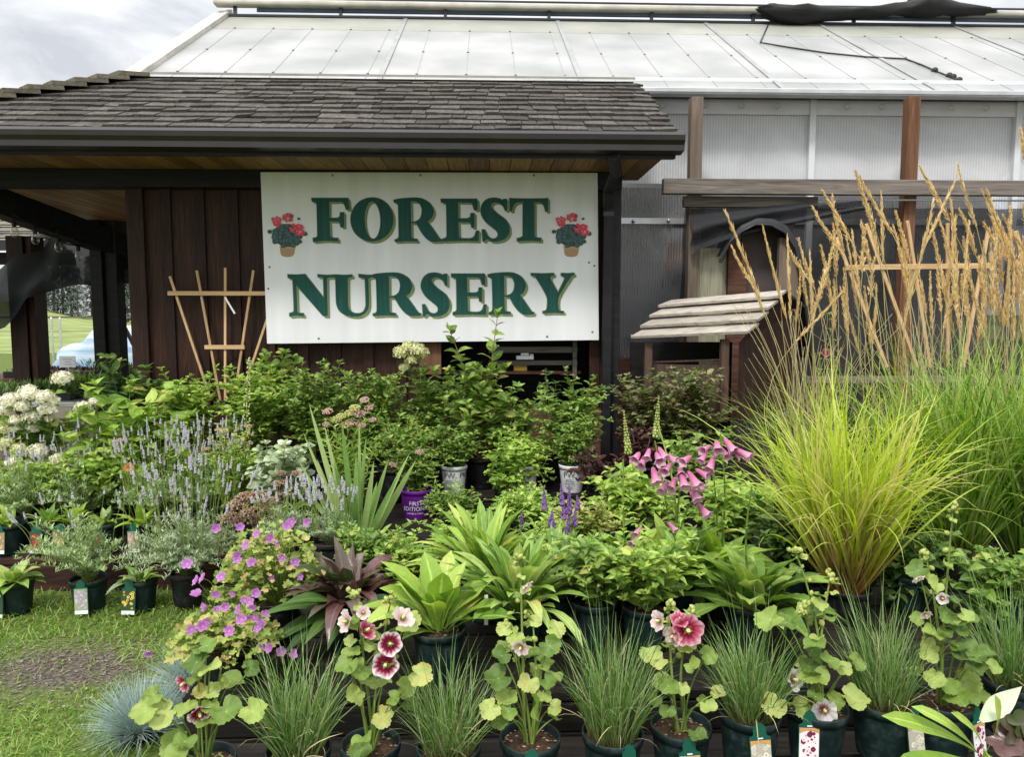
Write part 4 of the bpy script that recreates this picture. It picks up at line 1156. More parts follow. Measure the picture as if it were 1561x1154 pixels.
# painted geranium pots
for ox in (0, 432.7):
    m_ = MB(); e = [0]
    def D_(x, y, r, c, ry=None):
        e[0] += 1
        m_.disc(S_(400 + x / 13.575 + ox, 315 + y / 13.575, .001 + e[0] * .00005), r / 13.575 * SY / F, (1, 0, 0), (0, 0, 1), c, 10, (ry or r) / 13.575 * SY / F)
    m_.poly([S_(400 + x / 13.575 + ox, 315 + y / 13.575, .0009) for x, y in ((355, 810), (690, 810), (655, 990), (620, 1025), (530, 1042), (430, 1030), (380, 990))], (.36, .23, .11))
    m_.poly([S_(400 + x / 13.575 + ox, 315 + y / 13.575, .00095) for x, y in ((350, 810), (695, 810), (680, 870), (365, 870))], (.42, .28, .14))
    D_(500, 590, 270, (.012, .045, .045), 240)
    rr = random.Random(3)
    for _ in range(70):
        a = rr.random() * 6.28; q = math.sqrt(rr.random())
        x, y = 510 + 300 * q * math.cos(a), 610 + 215 * q * math.sin(a)
        rad = rr.uniform(38, 66)
        D_(x, y, rad, (.008, .03, .032)); D_(x + 3, y - 3, rad * .8, (.02 + rr.random() * .02, .075 + rr.random() * .05, .07 + rr.random() * .03))
    for x, y in ((160, 515), (890, 560), (780, 720), (760, 250)):
        D_(x, y, 48 if y > 300 else 34, (.015, .06, .055), 40 if y > 300 else 24)
    for cx, cy, rx, ry in ((535, 225, 115, 105), (300, 300, 115, 105), (700, 450, 150, 100), (800, 540, 70, 60)):
        for _ in range(26):
            a = rr.random() * 6.28; q = math.sqrt(rr.random())
            c = (.55 + rr.random() * .15, .02 + rr.random() * .04, .04 + rr.random() * .04)
            D_(cx + rx * q * math.cos(a) * .85, cy + ry * q * math.sin(a) * .85, rr.uniform(22, 40), c if rr.random() < .8 else (.28, .01, .03))
        for _ in range(5):
            D_(cx + rr.uniform(-.6, .6) * rx, cy + rr.uniform(-.6, .6) * ry, 10, (.75, .35, .38))
    m_.build('painted_flower_pot', M['paint'], sg, False)
m_ = MB()
for x, y in ((507, 267), (641, 267), (814, 267), (411, 407), (898, 400), (906, 405), (486, 516), (834, 513), (903, 506), (409, 440)):
    m_.disc(S_(x, y, .002), .008, (1, 0, 0), (0, 0, 1), (.5, .5, .5), 8)
m_.build('sign_screws', M['screw'], sg, False)

# ---- trellises
def trellis(name, label, Y, sticks, bars, mat='pine', w=.022):
    p0 = at(*sticks[0][1], Y)
    t = thing(name, label, 'trellis', (p0.x, Y, 0))
    for (a, b, *ww) in sticks:
        pa, pb = at(*a, Y), at(*b, Y)
        m_ = MB(); m_.span(pb - t.location, pa - t.location, .014, ww[0] if ww else w); m_.build('stick', M[mat], t, False, bevel=.002)
    for (a, b, *ww) in bars:
        pa, pb = at(*a, Y), at(*b, Y); d = Vector((0, -.014, 0))
        m_ = MB(); m_.span(pa - t.location + d, pb - t.location + d, .012, ww[0] if ww else .034); m_.build('crossbar', M['pinex'], t, False, bevel=.002)
    return t
tl = trellis('fan_trellis', 'fan shaped wooden trellis leaning on the dark hut wall left of the sign', 5.345,
        [((259, 421), (322, 610)), ((300, 412), (336, 610)), ((343.5, 408), (343.5, 610)), ((386.5, 412), (357, 610)), ((428, 425), (366, 610))],
        [((257, 447), (440, 447.5), .03), ((313, 529), (374, 529), .03)], w=.017)
m_ = MB(); m_.span(at(343, 453, 5.31) - tl.location, at(358, 478, 5.31) - tl.location, .004, .012); m_.build('paper_label', M['white'], tl, False)
trellis('fan_trellis', 'fan shaped pine trellis standing among tan grass plumes at right', 4.75,
        [((1275, 362), (1352, 560), .02), ((1320, 341), (1398, 560), .022), ((1383, 336), (1418, 560), .02), ((1444.5, 340), (1444.5, 560), .02), ((1507, 349), (1468, 560), .022)],
        [((1288, 408), (1508, 405), .034)])
trellis('fan_trellis', 'pine trellis cut by the right edge of the photo behind grass plumes', 4.7,
        [((1548, 352), (1600, 560), .03), ((1600, 340), (1625, 560), .03), ((1660, 340), (1650, 560), .03)],
        [((1546, 402), (1700, 400), .038)])

# ---- small slat roofed shelter
def q3(px, py, Y):
    return at(px, py, Y)
sh = thing('wooden_shelter', 'small wooden shelter with silvery slat roof standing before the greenhouse wall', 'shelter', tuple(Vector((at(1060, 560, 5.0).x, 5.0, 0))))
A, B, C_, D__ = q3(963, 525, 5.05), q3(1140, 518, 4.78), q3(1199, 447, 5.02), q3(1024, 462, 5.30)
def rq(u, v, lift=0):
    n = (B - A).cross(D__ - A).normalized()
    return (A.lerp(B, u)).lerp(D__.lerp(C_, u), v) + n * lift - sh.location
for k in range(4):
    v0 = k / 4; v1 = (k + 1) / 4 + .035
    m_ = MB(); m_.solid([rq(-.01 * k, v0, .050), rq(1 + .004 * k, v0, .050), rq(1, min(v1, 1), .006), rq(0, min(v1, 1), .006)], .020)
    m_.build('roof_slat', M['slat'], sh, False, bevel=.002)
E_ = q3(1228, 470, 5.28); G_ = q3(1050, 480, 5.6)
m_ = MB(); m_.solid([C_ - sh.location, E_ - sh.location, G_ - sh.location, D__ - sh.location], .02); m_.build('back_roof', M['beam'], sh, False)
ins = lambda p, q, f_: p.lerp(q, f_)
g0 = B.lerp(A, .08) - sh.location; g1 = C_.lerp(D__, .08) - sh.location; g2 = E_.lerp(G_, .08) - sh.location
zf0 = at(1115, 640, 4.9).z
m_ = MB(); dn = Vector((0, 0, -.02))
lo0 = Vector((g0.x, g0.y, zf0)) + Vector((.02, .04, 0)); lo2 = Vector((g2.x, g2.y, zf0)) - Vector((.02, 0, 0))
m_.add([g0 + Vector((.02, .04, .0)) + dn, g1 + dn * 2, g2 + dn, lo2, lo0], None, [(0, 1, 2), (0, 2, 3), (0, 3, 4)])
m_.build('gable_wall', M['wall'], sh, False)
for u, v in ((.135, .06), (.80, .06)):
    p = rq(u, v)
    m_ = MB(); m_.box((p.x, p.y + .03, (p.z + zf0) / 2 - .01), (.052, .05, p.z - zf0)); m_.build('post', M['shelterwood'], sh, False, bevel=.003)
a = rq(.135, .06); b = rq(.86, .06)
m_ = MB(); m_.span((a.x, a.y + .09, a.z - .15), (b.x, b.y + .09, b.z - .15), .02, .012)
m_.solid([(a.x, a.y + .06, a.z - .16), (b.x, b.y + .06, a.z - .16), (b.x, b.y + .06, zf0), (a.x, a.y + .06, zf0)], .02); m_.build('front_panel', M['shelterwood'], sh, False)
m_ = MB(); m_.box((0, .38, .45 + zf0 / 2), (.75, .02, .9)); m_.build('back_wall', M['beam'], sh, False)
board('plywood_offcut', 'pale plywood offcut under the right half of the wooden shelter', 'board', 1066, 1108, 551, 640, 5.06, 'ply', .012)

# ---- benches
def bench(label, x0, x1, y0, y1, z, mat='bench', boards=4, riser=True, legs=True):
    t = thing('display_bench', label, 'bench', ((x0 + x1) / 2, (y0 + y1) / 2, 0), 'stepped timber benches under the plants')
    w = x1 - x0; d = y1 - y0; bw = d / boards
    for k in range(boards):
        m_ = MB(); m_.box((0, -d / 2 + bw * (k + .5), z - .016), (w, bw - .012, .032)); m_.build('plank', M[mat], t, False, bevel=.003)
    if riser:
        n = max(1, round((z - .03) / .11)); hh = (z - .036) / n
        for k in range(n):
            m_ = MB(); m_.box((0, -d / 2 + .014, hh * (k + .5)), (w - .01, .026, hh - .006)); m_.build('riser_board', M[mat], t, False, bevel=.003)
    for sx in (-1, 1):
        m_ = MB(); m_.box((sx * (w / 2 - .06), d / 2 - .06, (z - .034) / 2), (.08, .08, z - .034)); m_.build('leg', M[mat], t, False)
    return t
T1, T2, T3, T4, TL = .18, .24, .28, .37, .18
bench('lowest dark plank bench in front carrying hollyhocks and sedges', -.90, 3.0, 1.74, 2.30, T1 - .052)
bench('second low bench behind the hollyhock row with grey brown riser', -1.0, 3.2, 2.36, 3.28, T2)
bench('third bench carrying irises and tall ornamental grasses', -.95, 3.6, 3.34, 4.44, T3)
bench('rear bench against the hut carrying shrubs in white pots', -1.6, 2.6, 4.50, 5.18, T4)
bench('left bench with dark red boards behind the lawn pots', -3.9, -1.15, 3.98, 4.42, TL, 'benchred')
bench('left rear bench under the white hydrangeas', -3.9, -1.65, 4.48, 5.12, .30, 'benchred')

# ---- far left: plant tables, price card, fence, trees, covered car
def table(label, px0, px1, Y, ztop, mat):
    x0, x1 = xat(px0, Y, ztop), xat(px1, Y, ztop)
    t = thing('plant_table', label, 'table', ((x0 + x1) / 2, Y, 0))
    m_ = MB(); m_.box((0, 0, ztop - .02), (x1 - x0, .7, .04)); m_.build('table_top', M[mat], t, False, bevel=.004)
    for sx in (-1, 1):
        for sy in (-1, 1):
            m_ = MB(); m_.box((sx * ((x1 - x0) / 2 - .05), sy * .28, (ztop - .042) / 2), (.05, .05, ztop - .042)); m_.build('leg', M[mat], t, False)
    return t
zt1 = at(60, 606, 6.3).z; zt2 = at(60, 583, 7.6).z
table('grey plant table under the porch with dark seedling trays', -60, 152, 6.3, zt1, 'alu')
table('second plant table further back under the porch', -40, 215, 8.3, at(60, 573, 8.3).z, 'boxbrown')
def tray(label, px, Y, z, w, kind, n=240, hgt=.12):
    t = thing('seedling_tray', label, 'tray', (xat(px, Y, z), Y, z), 'trays of small plants under the porch')
    m_ = MB(); m_.box((0, 0, .035), (w, .35, .07)); m_.build('tray', M['potblack'], t, False, bevel=.006)
    P = np.stack([rng.uniform(-w / 2, w / 2, n), rng.uniform(-.17, .17, n), np.full(n, .068)], -1)
    D = nrmz(np.stack([rng.normal(0, .35, n), rng.normal(0, .35, n), np.ones(n)], -1))
    m_ = MB()
    m_.leaves(P, D, rng.normal(size=(n, 3)), rng.uniform(.5, 1, n) * hgt, .012 if kind == 'sedge' else .03, LANCE, .5, n=2)
    m_.build('foliage', M[kind], t)
    return t
tray('dark tray of thin grassy seedlings at the left edge under the porch', 15, 6.2, zt1, .52, 'sedge')
tray('dark tray of thin grassy seedlings left of the lime hydrangea tray', 92, 6.25, zt1, .36, 'dark')
tray('tray of lime green leafy plants behind the white price card', 118, 6.45, zt1, .34, 'lime', 200, .16)
z8 = at(60, 573, 8.3).z
tray('row of black plug trays on the back porch table at left', 85, 8.2, z8, .9, 'wine', 150, .06)
tray('tray of small rusty plants on the back porch table beside the post', 195, 8.2, z8, .35, 'mid', 120, .1)
pc = thing('price_card', 'small white price card on a stake among lime plants under the porch', 'sign', tuple(at(104, 575, 6.1)))
a = at(91, 560, 6.1) - pc.location; b = at(115, 543, 6.1) - pc.location
m_ = MB(); m_.box(((a.x + b.x) / 2, 0, (a.z + b.z) / 2), (b.x - a.x, .004, b.z - a.z)); m_.build('card', M['white'], pc, False)
m_ = MB()
for k, wv in enumerate((.07, .045, .06)):
    m_.box(((a.x + b.x) / 2 + .004 * k, -.004, b.z - .025 - .02 * k), (wv, .002, .005))
m_.build('card_print', plain('grey_print', (.35, .38, .5), .6), pc, False)
m_ = MB(); m_.box(((a.x + b.x) / 2, .008, a.z - .05), (.008, .006, .22)); m_.build('stake', M['alu'], pc, False)

fn = thing('wire_fence', 'wire fence with thin posts crossing the green pasture', 'fence', (xat(100, 30, 1), 30, 0))
for k in range(9):
    m_ = MB(); m_.box((-9 + k * 2.6, 0, .75), (.09, .09, 1.5)); m_.build('post', M['greypost'], fn, False)
m_ = MB(); m_.box((1, -.05, 1.36), (22, .04, .07)); m_.box((1, -.05, .8), (22, .02, .02)); m_.build('rail', M['greywood'], fn, False)
for i, (px, lb) in enumerate(((79, 'pale slim stake in the pasture, the left one of two'), (92, 'pale slim stake in the pasture, the right one of two'))):
    m_ = MB(); m_.lathe([(.03, 0), (.03, 1.35), (.02, 1.4), (0, 1.4)], 8); o = tag(m_.build('white_stake', M['alu']), lb, 'stake', 'pale stakes in the pasture'); o.location = (xat(px, 22, 1), 22, 0)
# covered vehicle
cv = thing('parked_car', 'car under a pale blue and white cover parked beyond the porch posts', 'car', (xat(196, 20, .6), 20, 0))
ux = np.linspace(-1, 1, 25); P = []
def carh(u):
    return np.interp(u, [-1, -.93, -.6, -.42, .25, .55, .93, 1], [.35, .70, .78, 1.16, 1.18, .80, .72, .3])
n = 14
V = np.empty((25, n, 3))
for i, u in enumerate(ux):
    a = np.linspace(0, np.pi, n); hgt = carh(u)
    V[i, :, 0] = u * 1.5 + .02 * rng.normal(size=n); V[i, :, 1] = -np.sign(np.cos(a)) * np.abs(np.cos(a)) ** .55 * .85; V[i, :, 2] = .12 + np.abs(np.sin(a)) ** .5 * (hgt - .12) + .012 * rng.normal(size=n)
ix = np.arange(25 * n).reshape(25, n)
m_ = MB(); m_.add(V, np.stack([ix[:-1, :-1], ix[:-1, 1:], ix[1:, 1:], ix[1:, :-1]], -1).reshape(-1, 4)); m_.build('cover', M['carcover'], cv)
m_ = MB(); m_.span(at(191, 500, 9.5), at(209, 537, 9.5), .03, .04); o = m_.build('pole', M['darkmetal'], None, False); tag(o, 'dark slanted pole seen through the gap beside the hut corner', 'pole')

def conifer(label, px, Y, h, seed, w=.15):
    x = xat(px, Y, 3)
    z0 = float(hillz(np.array(x), np.array(Y)))
    t = thing('conifer_tree', label, 'tree', (x, Y, z0), 'far conifers on the hill')
    r = np.random.default_rng(seed)
    m_ = MB(); m_.tubes([(0, 0, 0), (0.02 * h * r.normal() * .3, 0, h * .5), (0, 0, h * .98)], [h * .018, h * .012, .01], 6); m_.build('trunk', M['stemred'], t)
    m_ = MB(); n = 1500
    tt = r.random(n) ** .9; hh = h * (.03 + .97 * tt)
    rad = h * w * (1 - tt) ** .8 * (.75 + .25 * np.sin(tt * 40 + r.random() * 6)) * np.sqrt(r.random(n)) + .05
    a = r.random(n) * 6.283
    P = np.stack([np.cos(a) * rad, np.sin(a) * rad, hh], -1)
    D = np.stack([np.cos(a), np.sin(a), np.full(n, -.25) + .2 * r.normal(size=n)], -1)
    m_.leaves(P, D, (0, 0, 1), h * r.uniform(.04, .085, n), h * .022, LANCE, .4, n=2)
    m_.build('crown', M['conif'], t)
M['conif'] = leafmat('conifer_needles', [(.05, .075, .06), (.085, .115, .09), (.13, .16, .13)], rib=0, bump=0, trans=.1)  # needles lightened towards grey, distance haze put into the colour
conifer('tall dark conifer on the hill, leftmost of the far trees', 68, 70, 5.6, 1)
conifer('dense conifer second from the left on the hilltop', 82, 74, 7.6, 2)
conifer('broad conifer third from the left on the hilltop', 95, 72, 7.9, 3, .19)
conifer('ragged conifer at the centre of the far group', 108, 71, 6.2, 4)
conifer('low round conifer at the right end of the hill group', 118, 70, 4.6, 5, .24)
conifer('lone pointed conifer just left of the porch post', 139, 75, 6.2, 6)
conifer('slender conifer right of the porch post', 188, 70, 7.4, 7, .13)
conifer('faint conifer behind the slender one beside the hut corner', 194, 78, 5.4, 8)
# ================================================================== PLANT KIT
UP = vec([0, 0, 1.])


def U(a, b, n=None):
    return rng.uniform(a, b, n)


def azdir(az, el):
    """unit vectors from azimuth and elevation (radians)"""
    return np.stack([np.cos(az) * np.cos(el), np.sin(az) * np.cos(el), np.sin(el)], -1)


def pot(root, r=.083, h=.17, mat='pot', chips=True, n=28):
    m_ = MB()
    m_.lathe([(0.001, .002), (r * .76, .002), (r * .78, .01), (r * .94, h - .034), (r * .945, h - .026), (r * 1.0, h - .025), (r * 1.02, h - .012), (r * 1.02, h - .003), (r * .99, h), (r * .95, h - .003), (r * .92, h - .04)], n)
    p = m_.build('pot', M[mat], root)
    m_ = MB()
    k = 26
    a = np.arange(k) * 2 * np.pi / k
    rr = r * .935
    V = [(0, 0, h - .018)] + [(rr * .55 * math.cos(x), rr * .55 * math.sin(x), h - .02 + U(-.005, .005)) for x in a] + [(rr * math.cos(x), rr * math.sin(x), h - .026 + U(-.004, .004)) for x in a]
    m_.add(V, [(1 + i, 1 + k + i, 1 + k + (i + 1) % k, 1 + (i + 1) % k) for i in range(k)], [(0, 1 + i, 1 + (i + 1) % k) for i in range(k)])
    s = m_.build('soil', M['soil'], root)
    if chips:
        m_ = MB(); n_ = 60
        q = np.sqrt(rng.random(n_)) * rr * .93; b = rng.random(n_) * 6.28
        m_.blobs(np.stack([q * np.cos(b), q * np.sin(b), np.full(n_, h - .02)], -1), U(.002, .0055, n_), sc=(1.3, .9, .6))
        m_.build('soil_grit', M['perlite'], s, False)
    return h - .02


TAGS = {
    'holly': ((.78, .74, .74), [((.16, .01, .05), (.30, .03, .10)), ((.8, .72, .74), (.5, .1, .2))]),
    'grass': ((.45, .42, .33), [((.62, .58, .48), (.50, .46, .36)), ((.70, .66, .56), (.4, .42, .25))]),
    'rud': ((.03, .07, .03), [((.72, .46, .04), (.06, .03, .015)), ((.78, .58, .12), (.06, .03, .015))]),
    'lav': ((.30, .36, .22), [((.45, .32, .52), (.60, .48, .64)), ((.62, .5, .62), (.4, .3, .5))]),
    'red': ((.05, .05, .03), [((.45, .03, .02), (.10, .03, .02)), ((.52, .08, .03), (.12, .05, .02))]),
    'orange': ((.30, .22, .12), [((.60, .26, .10), (.70, .5, .25)), ((.62, .42, .24), (.4, .2, .1))]),
    'pink': ((.25, .26, .16), [((.60, .40, .36), (.5, .25, .2)), ((.62, .52, .42), (.45, .25, .2))]),
    'white': ((.5, .52, .46), [((.72, .72, .66), (.6, .6, .4))]),
}


def plant_tag(root, x, z, r, style, rz=0., tilt=.12, w=.060, h=.115, seed=0, header='arch'):
    """printed care tag clipped over the rim: x offset on the pot front, z of its shoulder"""
    c = Matrix.Translation((x, -math.sqrt(max(0, r * r - x * x)) - .008, z)) @ Matrix.Rotation(rz, 4, 'Z') @ Matrix.Rotation(-tilt, 4, 'X') @ Matrix.Rotation(U(-.06, .06), 4, 'Y')
    def L(px, pz, d=0):
        return tuple(c @ Vector((px, -d, pz)))
    hw = w / 2
    out = [(-hw, -h), (hw, -h), (hw, 0), (hw * .62, .006), (hw * .6, .012), (hw * .62, .022), (hw * .35, .036), (0, .042), (-hw * .35, .036), (-hw * .62, .022), (-hw * .6, .012), (-hw * .62, .006), (-hw, 0)]
    m_ = MB()
    m_.poly([L(a, b, .0) for a, b in out], (.5, .5, .5)); m_.poly([L(a, b, -.0018) for a, b in out], (.5, .5, .5))
    k = len(out)
    V = [L(a, b, 0) for a, b in out] + [L(a, b, -.0018) for a, b in out]
    m_.add(V, [(i, (i + 1) % k, k + (i + 1) % k, k + i) for i in range(k)])
    t = m_.build('plant_tag', M['tag'], root, False)
    bg, fl = TAGS[style]
    m_ = MB(); e = .0008
    top = -.008 if style in ('holly', 'grass') else -.004
    bot = -h + (.022 if style in ('rud', 'lav', 'red', 'orange', 'pink') else .004)
    m_.poly([L(-hw * .94, bot, e), L(hw * .94, bot, e), L(hw * .94, top, e), L(-hw * .94, top, e)], bg)
    r2 = random.Random(seed + 11)
    u = c.to_3x3() @ Vector((1, 0, 0)); v = c.to_3x3() @ Vector((0, 0, 1))
    i = 0
    for _ in range(26 if style != 'rud' else 18):
        cc, ce = r2.choice(fl); i += 1
        rad = r2.uniform(.005, .0085)
        px, pz = r2.uniform(-hw * .75, hw * .75), r2.uniform(bot + .010, top - .012)
        k_ = r2.random() * .3 + .85
        m_.disc(L(px, pz, e + i * .00004), rad, u, v, tuple(min(1, q * k_) for q in cc), 9)
        m_.disc(L(px, pz, e + i * .00004 + .00002), rad * .4, u, v, ce, 7)
    if style in ('holly', 'grass'):
        n_ = 8
        arc = [(-hw * .94 + hw * 1.88 * q / n_, top - .014 + .008 * math.sin(math.pi * q / n_)) for q in range(n_ + 1)]
        m_.poly([L(a, b, e + .0014) for a, b in arc] + [L(hw * .94, top, e + .0014), L(-hw * .94, top, e + .0014)], (.60, .30, .08))
        m_.poly([L(-hw * .25, -.004, e + .0015), L(hw * .25, -.004, e + .0015), L(hw * .25, .0, e + .0015), L(-hw * .25, .0, e + .0015)], (.75, .78, .74))
    else:
        m_.poly([L(-hw * .94, -h + .002, e), L(hw * .94, -h + .002, e), L(hw * .94, bot - .001, e), L(-hw * .94, bot - .001, e)], (.78, .78, .76))
    m_.build('tag_picture', M['paint'], t, False)
    return t


def blades(root, z, n, L, W, base, lean, droop, mat, name='foliage', pw=1.6, seg=6, flat=False, P0=None, mb=None, bias=(0, 0), jit=.35, lat=.35):
    m_ = mb or MB()
    az = rng.random(n) * 6.283
    q = np.sqrt(rng.random(n))
    P = np.stack([q * base * np.cos(az), q * base * np.sin(az), np.full(n, z)], -1)
    el = np.pi / 2 - (q * lean * U(.45, 1.15, n) + np.abs(rng.normal(0, .04, n)))
    az2 = az + rng.normal(0, jit, n)
    D = azdir(az2, el) + vec([bias[0], bias[1], 0])
    Nn = UP + lat * rng.normal(size=(n, 3))
    dr = U(.25, 1, n) ** 1.3 * droop
    m_.leaves(P, D, Nn, U(L[0], L[1], n) * (1 - .25 * q * rng.random(n)), U(W * .6, W * 1.2, n), BLADE, dr, fold=.35, n=seg, pw=pw, flat=flat)
    if mb is None:
        return m_.build(name, M[mat], root)


# ---- flowers as shared meshes
m_ = MB(); m_.lathe([(.0005, -.007), (.005, -.004), (.007, .001), (.005, .006), (.0008, .010)], 8); m_.leaves(np.zeros((5, 3)) - vec([0, 0, .006]), azdir(np.arange(5) * 1.2566, np.full(5, .75)), UP, .015, .009, OVATE, -.7, n=3); BUD = m_.mesh('bud', M['budgreen'])
def petal_disc(name, mat, np_=5, R=.035, ruffle=.1, cup=.4, gap=.12, na=40, rings=(.12, .35, .6, .82, 1.)):
    th = np.arange(na) * 2 * np.pi / na
    m_ = MB()
    rad = 1 - gap * (1 - np.abs(np.cos(np_ * th / 2)) ** .7)
    V = [(0, 0, 0)]; C = [(.5, 0, 0)]
    for rr in rings:
        for i in range(na):
            x = rr * (1 + (rad[i] - 1) * rr)
            z = cup * rr ** 1.3 * R * 1.0 + ruffle * R * rr ** 3 * (math.sin(th[i] * 11 + 1) * .5 + math.sin(th[i] * 5) * .6)
            V.append((x * R * math.cos(th[i]), x * R * math.sin(th[i]), z)); C.append((.5 + .5 * math.sin(th[i] * 14 + 2 * rr) * (na > 45), rr, .5))
    tr = [(0, 1 + i, 1 + (i + 1) % na) for i in range(na)]
    qd = [(1 + k * na + i, 1 + (k + 1) * na + i, 1 + (k + 1) * na + (i + 1) % na, 1 + k * na + (i + 1) % na) for k in range(len(rings) - 1) for i in range(na)]
    m_.add(V, qd, tr, C)
    return m_.mesh(name, mat)


FM = {k: petal_disc('hollyhock_flower', M[k], 5, .035, .16, .4, .16, 60) for k in ('hb', 'hw', 'hp', 'hlp')}
m_ = MB(); m_.lathe([(.0015, 0), (.004, .004), (.005, .012), (.004, .02), (.001, .023)], 8); FM['stamen'] = m_.mesh('stamen', M['stamen'])
m_ = MB(); m_.leaves(np.zeros((6, 3)), azdir(np.arange(6) * 1.047, np.full(6, .9)), UP, .02, .012, OVATE, -.3, n=3); FM['calyx'] = m_.mesh('calyx', M['holly'])
FM['ger'] = petal_disc('geranium_flower', M['magenta'], 5, .017, .06, .35, .35, 30, (.2, .6, 1.))
FM['ger2'] = petal_disc('geranium_flower', M['magenta'], 5, .017, .1, .95, .25, 30, (.2, .6, 1.))
def bell_mesh():
    m_ = MB(); n = 25; th = np.arange(n) * 2 * np.pi / n
    prof = [(.002, 0), (.005, .004), (.0075, .012), (.009, .022), (.0105, .034), (.0135, .042), (.0175, .046), (.0165, .0465), (.012, .042), (.0095, .034), (.0075, .02), (.002, .012)]
    cl = [.1, .15, .2, .3, .45, .6, .8, .95, .95, .75, .35, .0]
    V, C = [], []
    for k, (r, z) in enumerate(prof):
        f = 1 if 5 <= k <= 8 else 0
        rr = r * (1 + f * (.13 * np.cos(5 * th) + .05 * np.cos(9 * th + 1)))
        zz = z + f * (.0022 * np.cos(5 * th + .6) + .004 * np.maximum(0, -np.sin(th)))
        V.append(np.stack([rr * np.cos(th), rr * np.sin(th) * .92, zz], -1)); C.append(np.stack([.5 + .5 * np.sin(th * 7 + k), np.full(n, cl[k]), np.full(n, .5)], -1))
    ix = np.arange(len(prof) * n).reshape(-1, n)
    m_.add(np.array(V), np.stack([ix[:-1], np.roll(ix[:-1], -1, 1), np.roll(ix[1:], -1, 1), ix[1:]], -1).reshape(-1, 4), C=np.array(C).reshape(-1, 3))
    m_.leaves(np.zeros((5, 3)) + vec([0, 0, .001]), azdir(np.arange(5) * 1.2566, np.full(5, .7)), UP, .012, .007, OVATE, -.4, rnd=.5, n=3)
    return m_


m_ = bell_mesh(); FM['bell'] = m_.mesh('foxglove_bell', M['fox'])


def spike_mesh(name, mat, length, r, whorls, per, taper=.5, gaps=()):
    m_ = MB(); P = []; Rr = []
    for w in range(whorls):
        t = w / max(1, whorls - 1)
        rr = r * (1 - taper * t)
        for k in range(per):
            a = k * 6.283 / per + w * .7 + rng.normal() * .2
            P.append((rr * math.cos(a), rr * math.sin(a), t * length + rng.normal() * .001)); Rr.append(rr * U(.6, .95))
    m_.blobs(P, np.array(Rr), sc=(.8, .8, 1.3))
    m_.tubes([(0, 0, -.004), (0, 0, length)], .0011, 4)
    return m_.mesh(name, mat)


LAVS = [spike_mesh('lavender_spike', M['lav'], l, .0044, w, 6, .4) for l, w in ((.032, 6), (.042, 7), (.055, 8), (.024, 4))]
SALV = [spike_mesh('salvia_spike', M['salv'], l, .009, w, 7, .75) for l, w in ((.085, 13), (.11, 16), (.06, 10))]
FOXB = spike_mesh('bud_spike', M['budgreen'], .17, .012, 15, 5, .8)


def floret_dome(name, mat, R, n, fl=.011, squash=.75):
    """hydrangea-like head of four-petalled florets"""
    m_ = MB()
    k = np.arange(n) + .5
    ph = np.arccos(1 - 1.35 * k / n); az = np.pi * (1 + 5 ** .5) * k
    Nn = np.stack([np.sin(ph) * np.cos(az), np.sin(ph) * np.sin(az), np.cos(ph)], -1)
    P = Nn * vec([R, R, R * squash]) * (U(.74, 1.14, n)[:, None])
    Nn = nrmz(Nn + .35 * rng.normal(size=(n, 3)))
    T = nrmz(np.cross(Nn, rng.normal(size=(n, 3)))); B = np.cross(Nn, T)
    for q in range(4):
        a = q * np.pi / 2
        D = T * math.cos(a) + B * math.sin(a) + Nn * .25
        m_.leaves(P, D, Nn, fl * U(.8, 1.3, n), fl * .85, OVATE, .5, fold=.1, n=3)
    # core
    m_.ball((0, 0, 0), R * .62, 12, 8, .1, (1, 1, squash))
    return m_.mesh(name, mat)


HEAD = [floret_dome('flower_head', M['cream'], .05, 110), floret_dome('flower_head', M['cream'], .05, 90, .013)]
HEADL = floret_dome('flower_head', M['limecream'], .05, 100)


def cluster_mesh(name, mat, R, n, b=.004, flatness=.35):
    m_ = MB(); q = np.sqrt(rng.random(n)) * R; a = rng.random(n) * 6.28
    z = (1 - (q / R) ** 2) * R * flatness + rng.normal(0, .0015, n)
    m_.blobs(np.stack([q * np.cos(a), q * np.sin(a), z], -1), U(.6, 1.25, n) * b)
    m_.leaves(np.zeros((12, 3)) - vec([0, 0, R * .6]), azdir(rng.random(12) * 6.28, U(.6, 1.2, 12)), UP, R * 1.05, .003, BLADE, 0, n=2, flat=True)
    return m_.mesh(name, mat)


SEDH = [cluster_mesh('seed_head', M['sedum'], .035, 130), cluster_mesh('seed_head', M['sedum'], .028, 100)]
PINKH = [cluster_mesh('flower_head', M['pinkhead'], .03, 110, .0038), cluster_mesh('flower_head', M['pinkhead'], .022, 80, .0036)]
LIMEH = cluster_mesh('flower_head', M['limehead'], .032, 120, .0038)


def stemsTo(m_, P0, P1, r0, r1, sag=.0, seg=6, wob=.01, rnd=None):
    """curved stems between arrays of points"""
    P0 = np.atleast_2d(vec(P0)); P1 = np.atleast_2d(vec(P1)); N = len(P1)
    P0 = np.broadcast_to(P0, P1.shape)
    t = np.linspace(0, 1, seg + 1)[None, :, None]
    d = P1 - P0
    Q = P0[:, None] + d[:, None] * t
    # leave the base more steeply, lean later
    hor = d * vec([1, 1, 0])
    Q = Q - hor[:, None] * (t * (1 - t)) * .6 + vec([0, 0, 1]) * (np.linalg.norm(hor, axis=-1)[:, None, None] * t * (1 - t) * (.5 - sag))
    Q = Q + rng.normal(0, wob, (N, 1, 3)) * np.sin(np.pi * t)
    m_.tubes(Q, np.linspace(r0, r1, seg + 1)[None], 5, rnd)
    return Q


def toroot(root, px, py, Y):
    return vec(at(px, py, Y) - root.location)


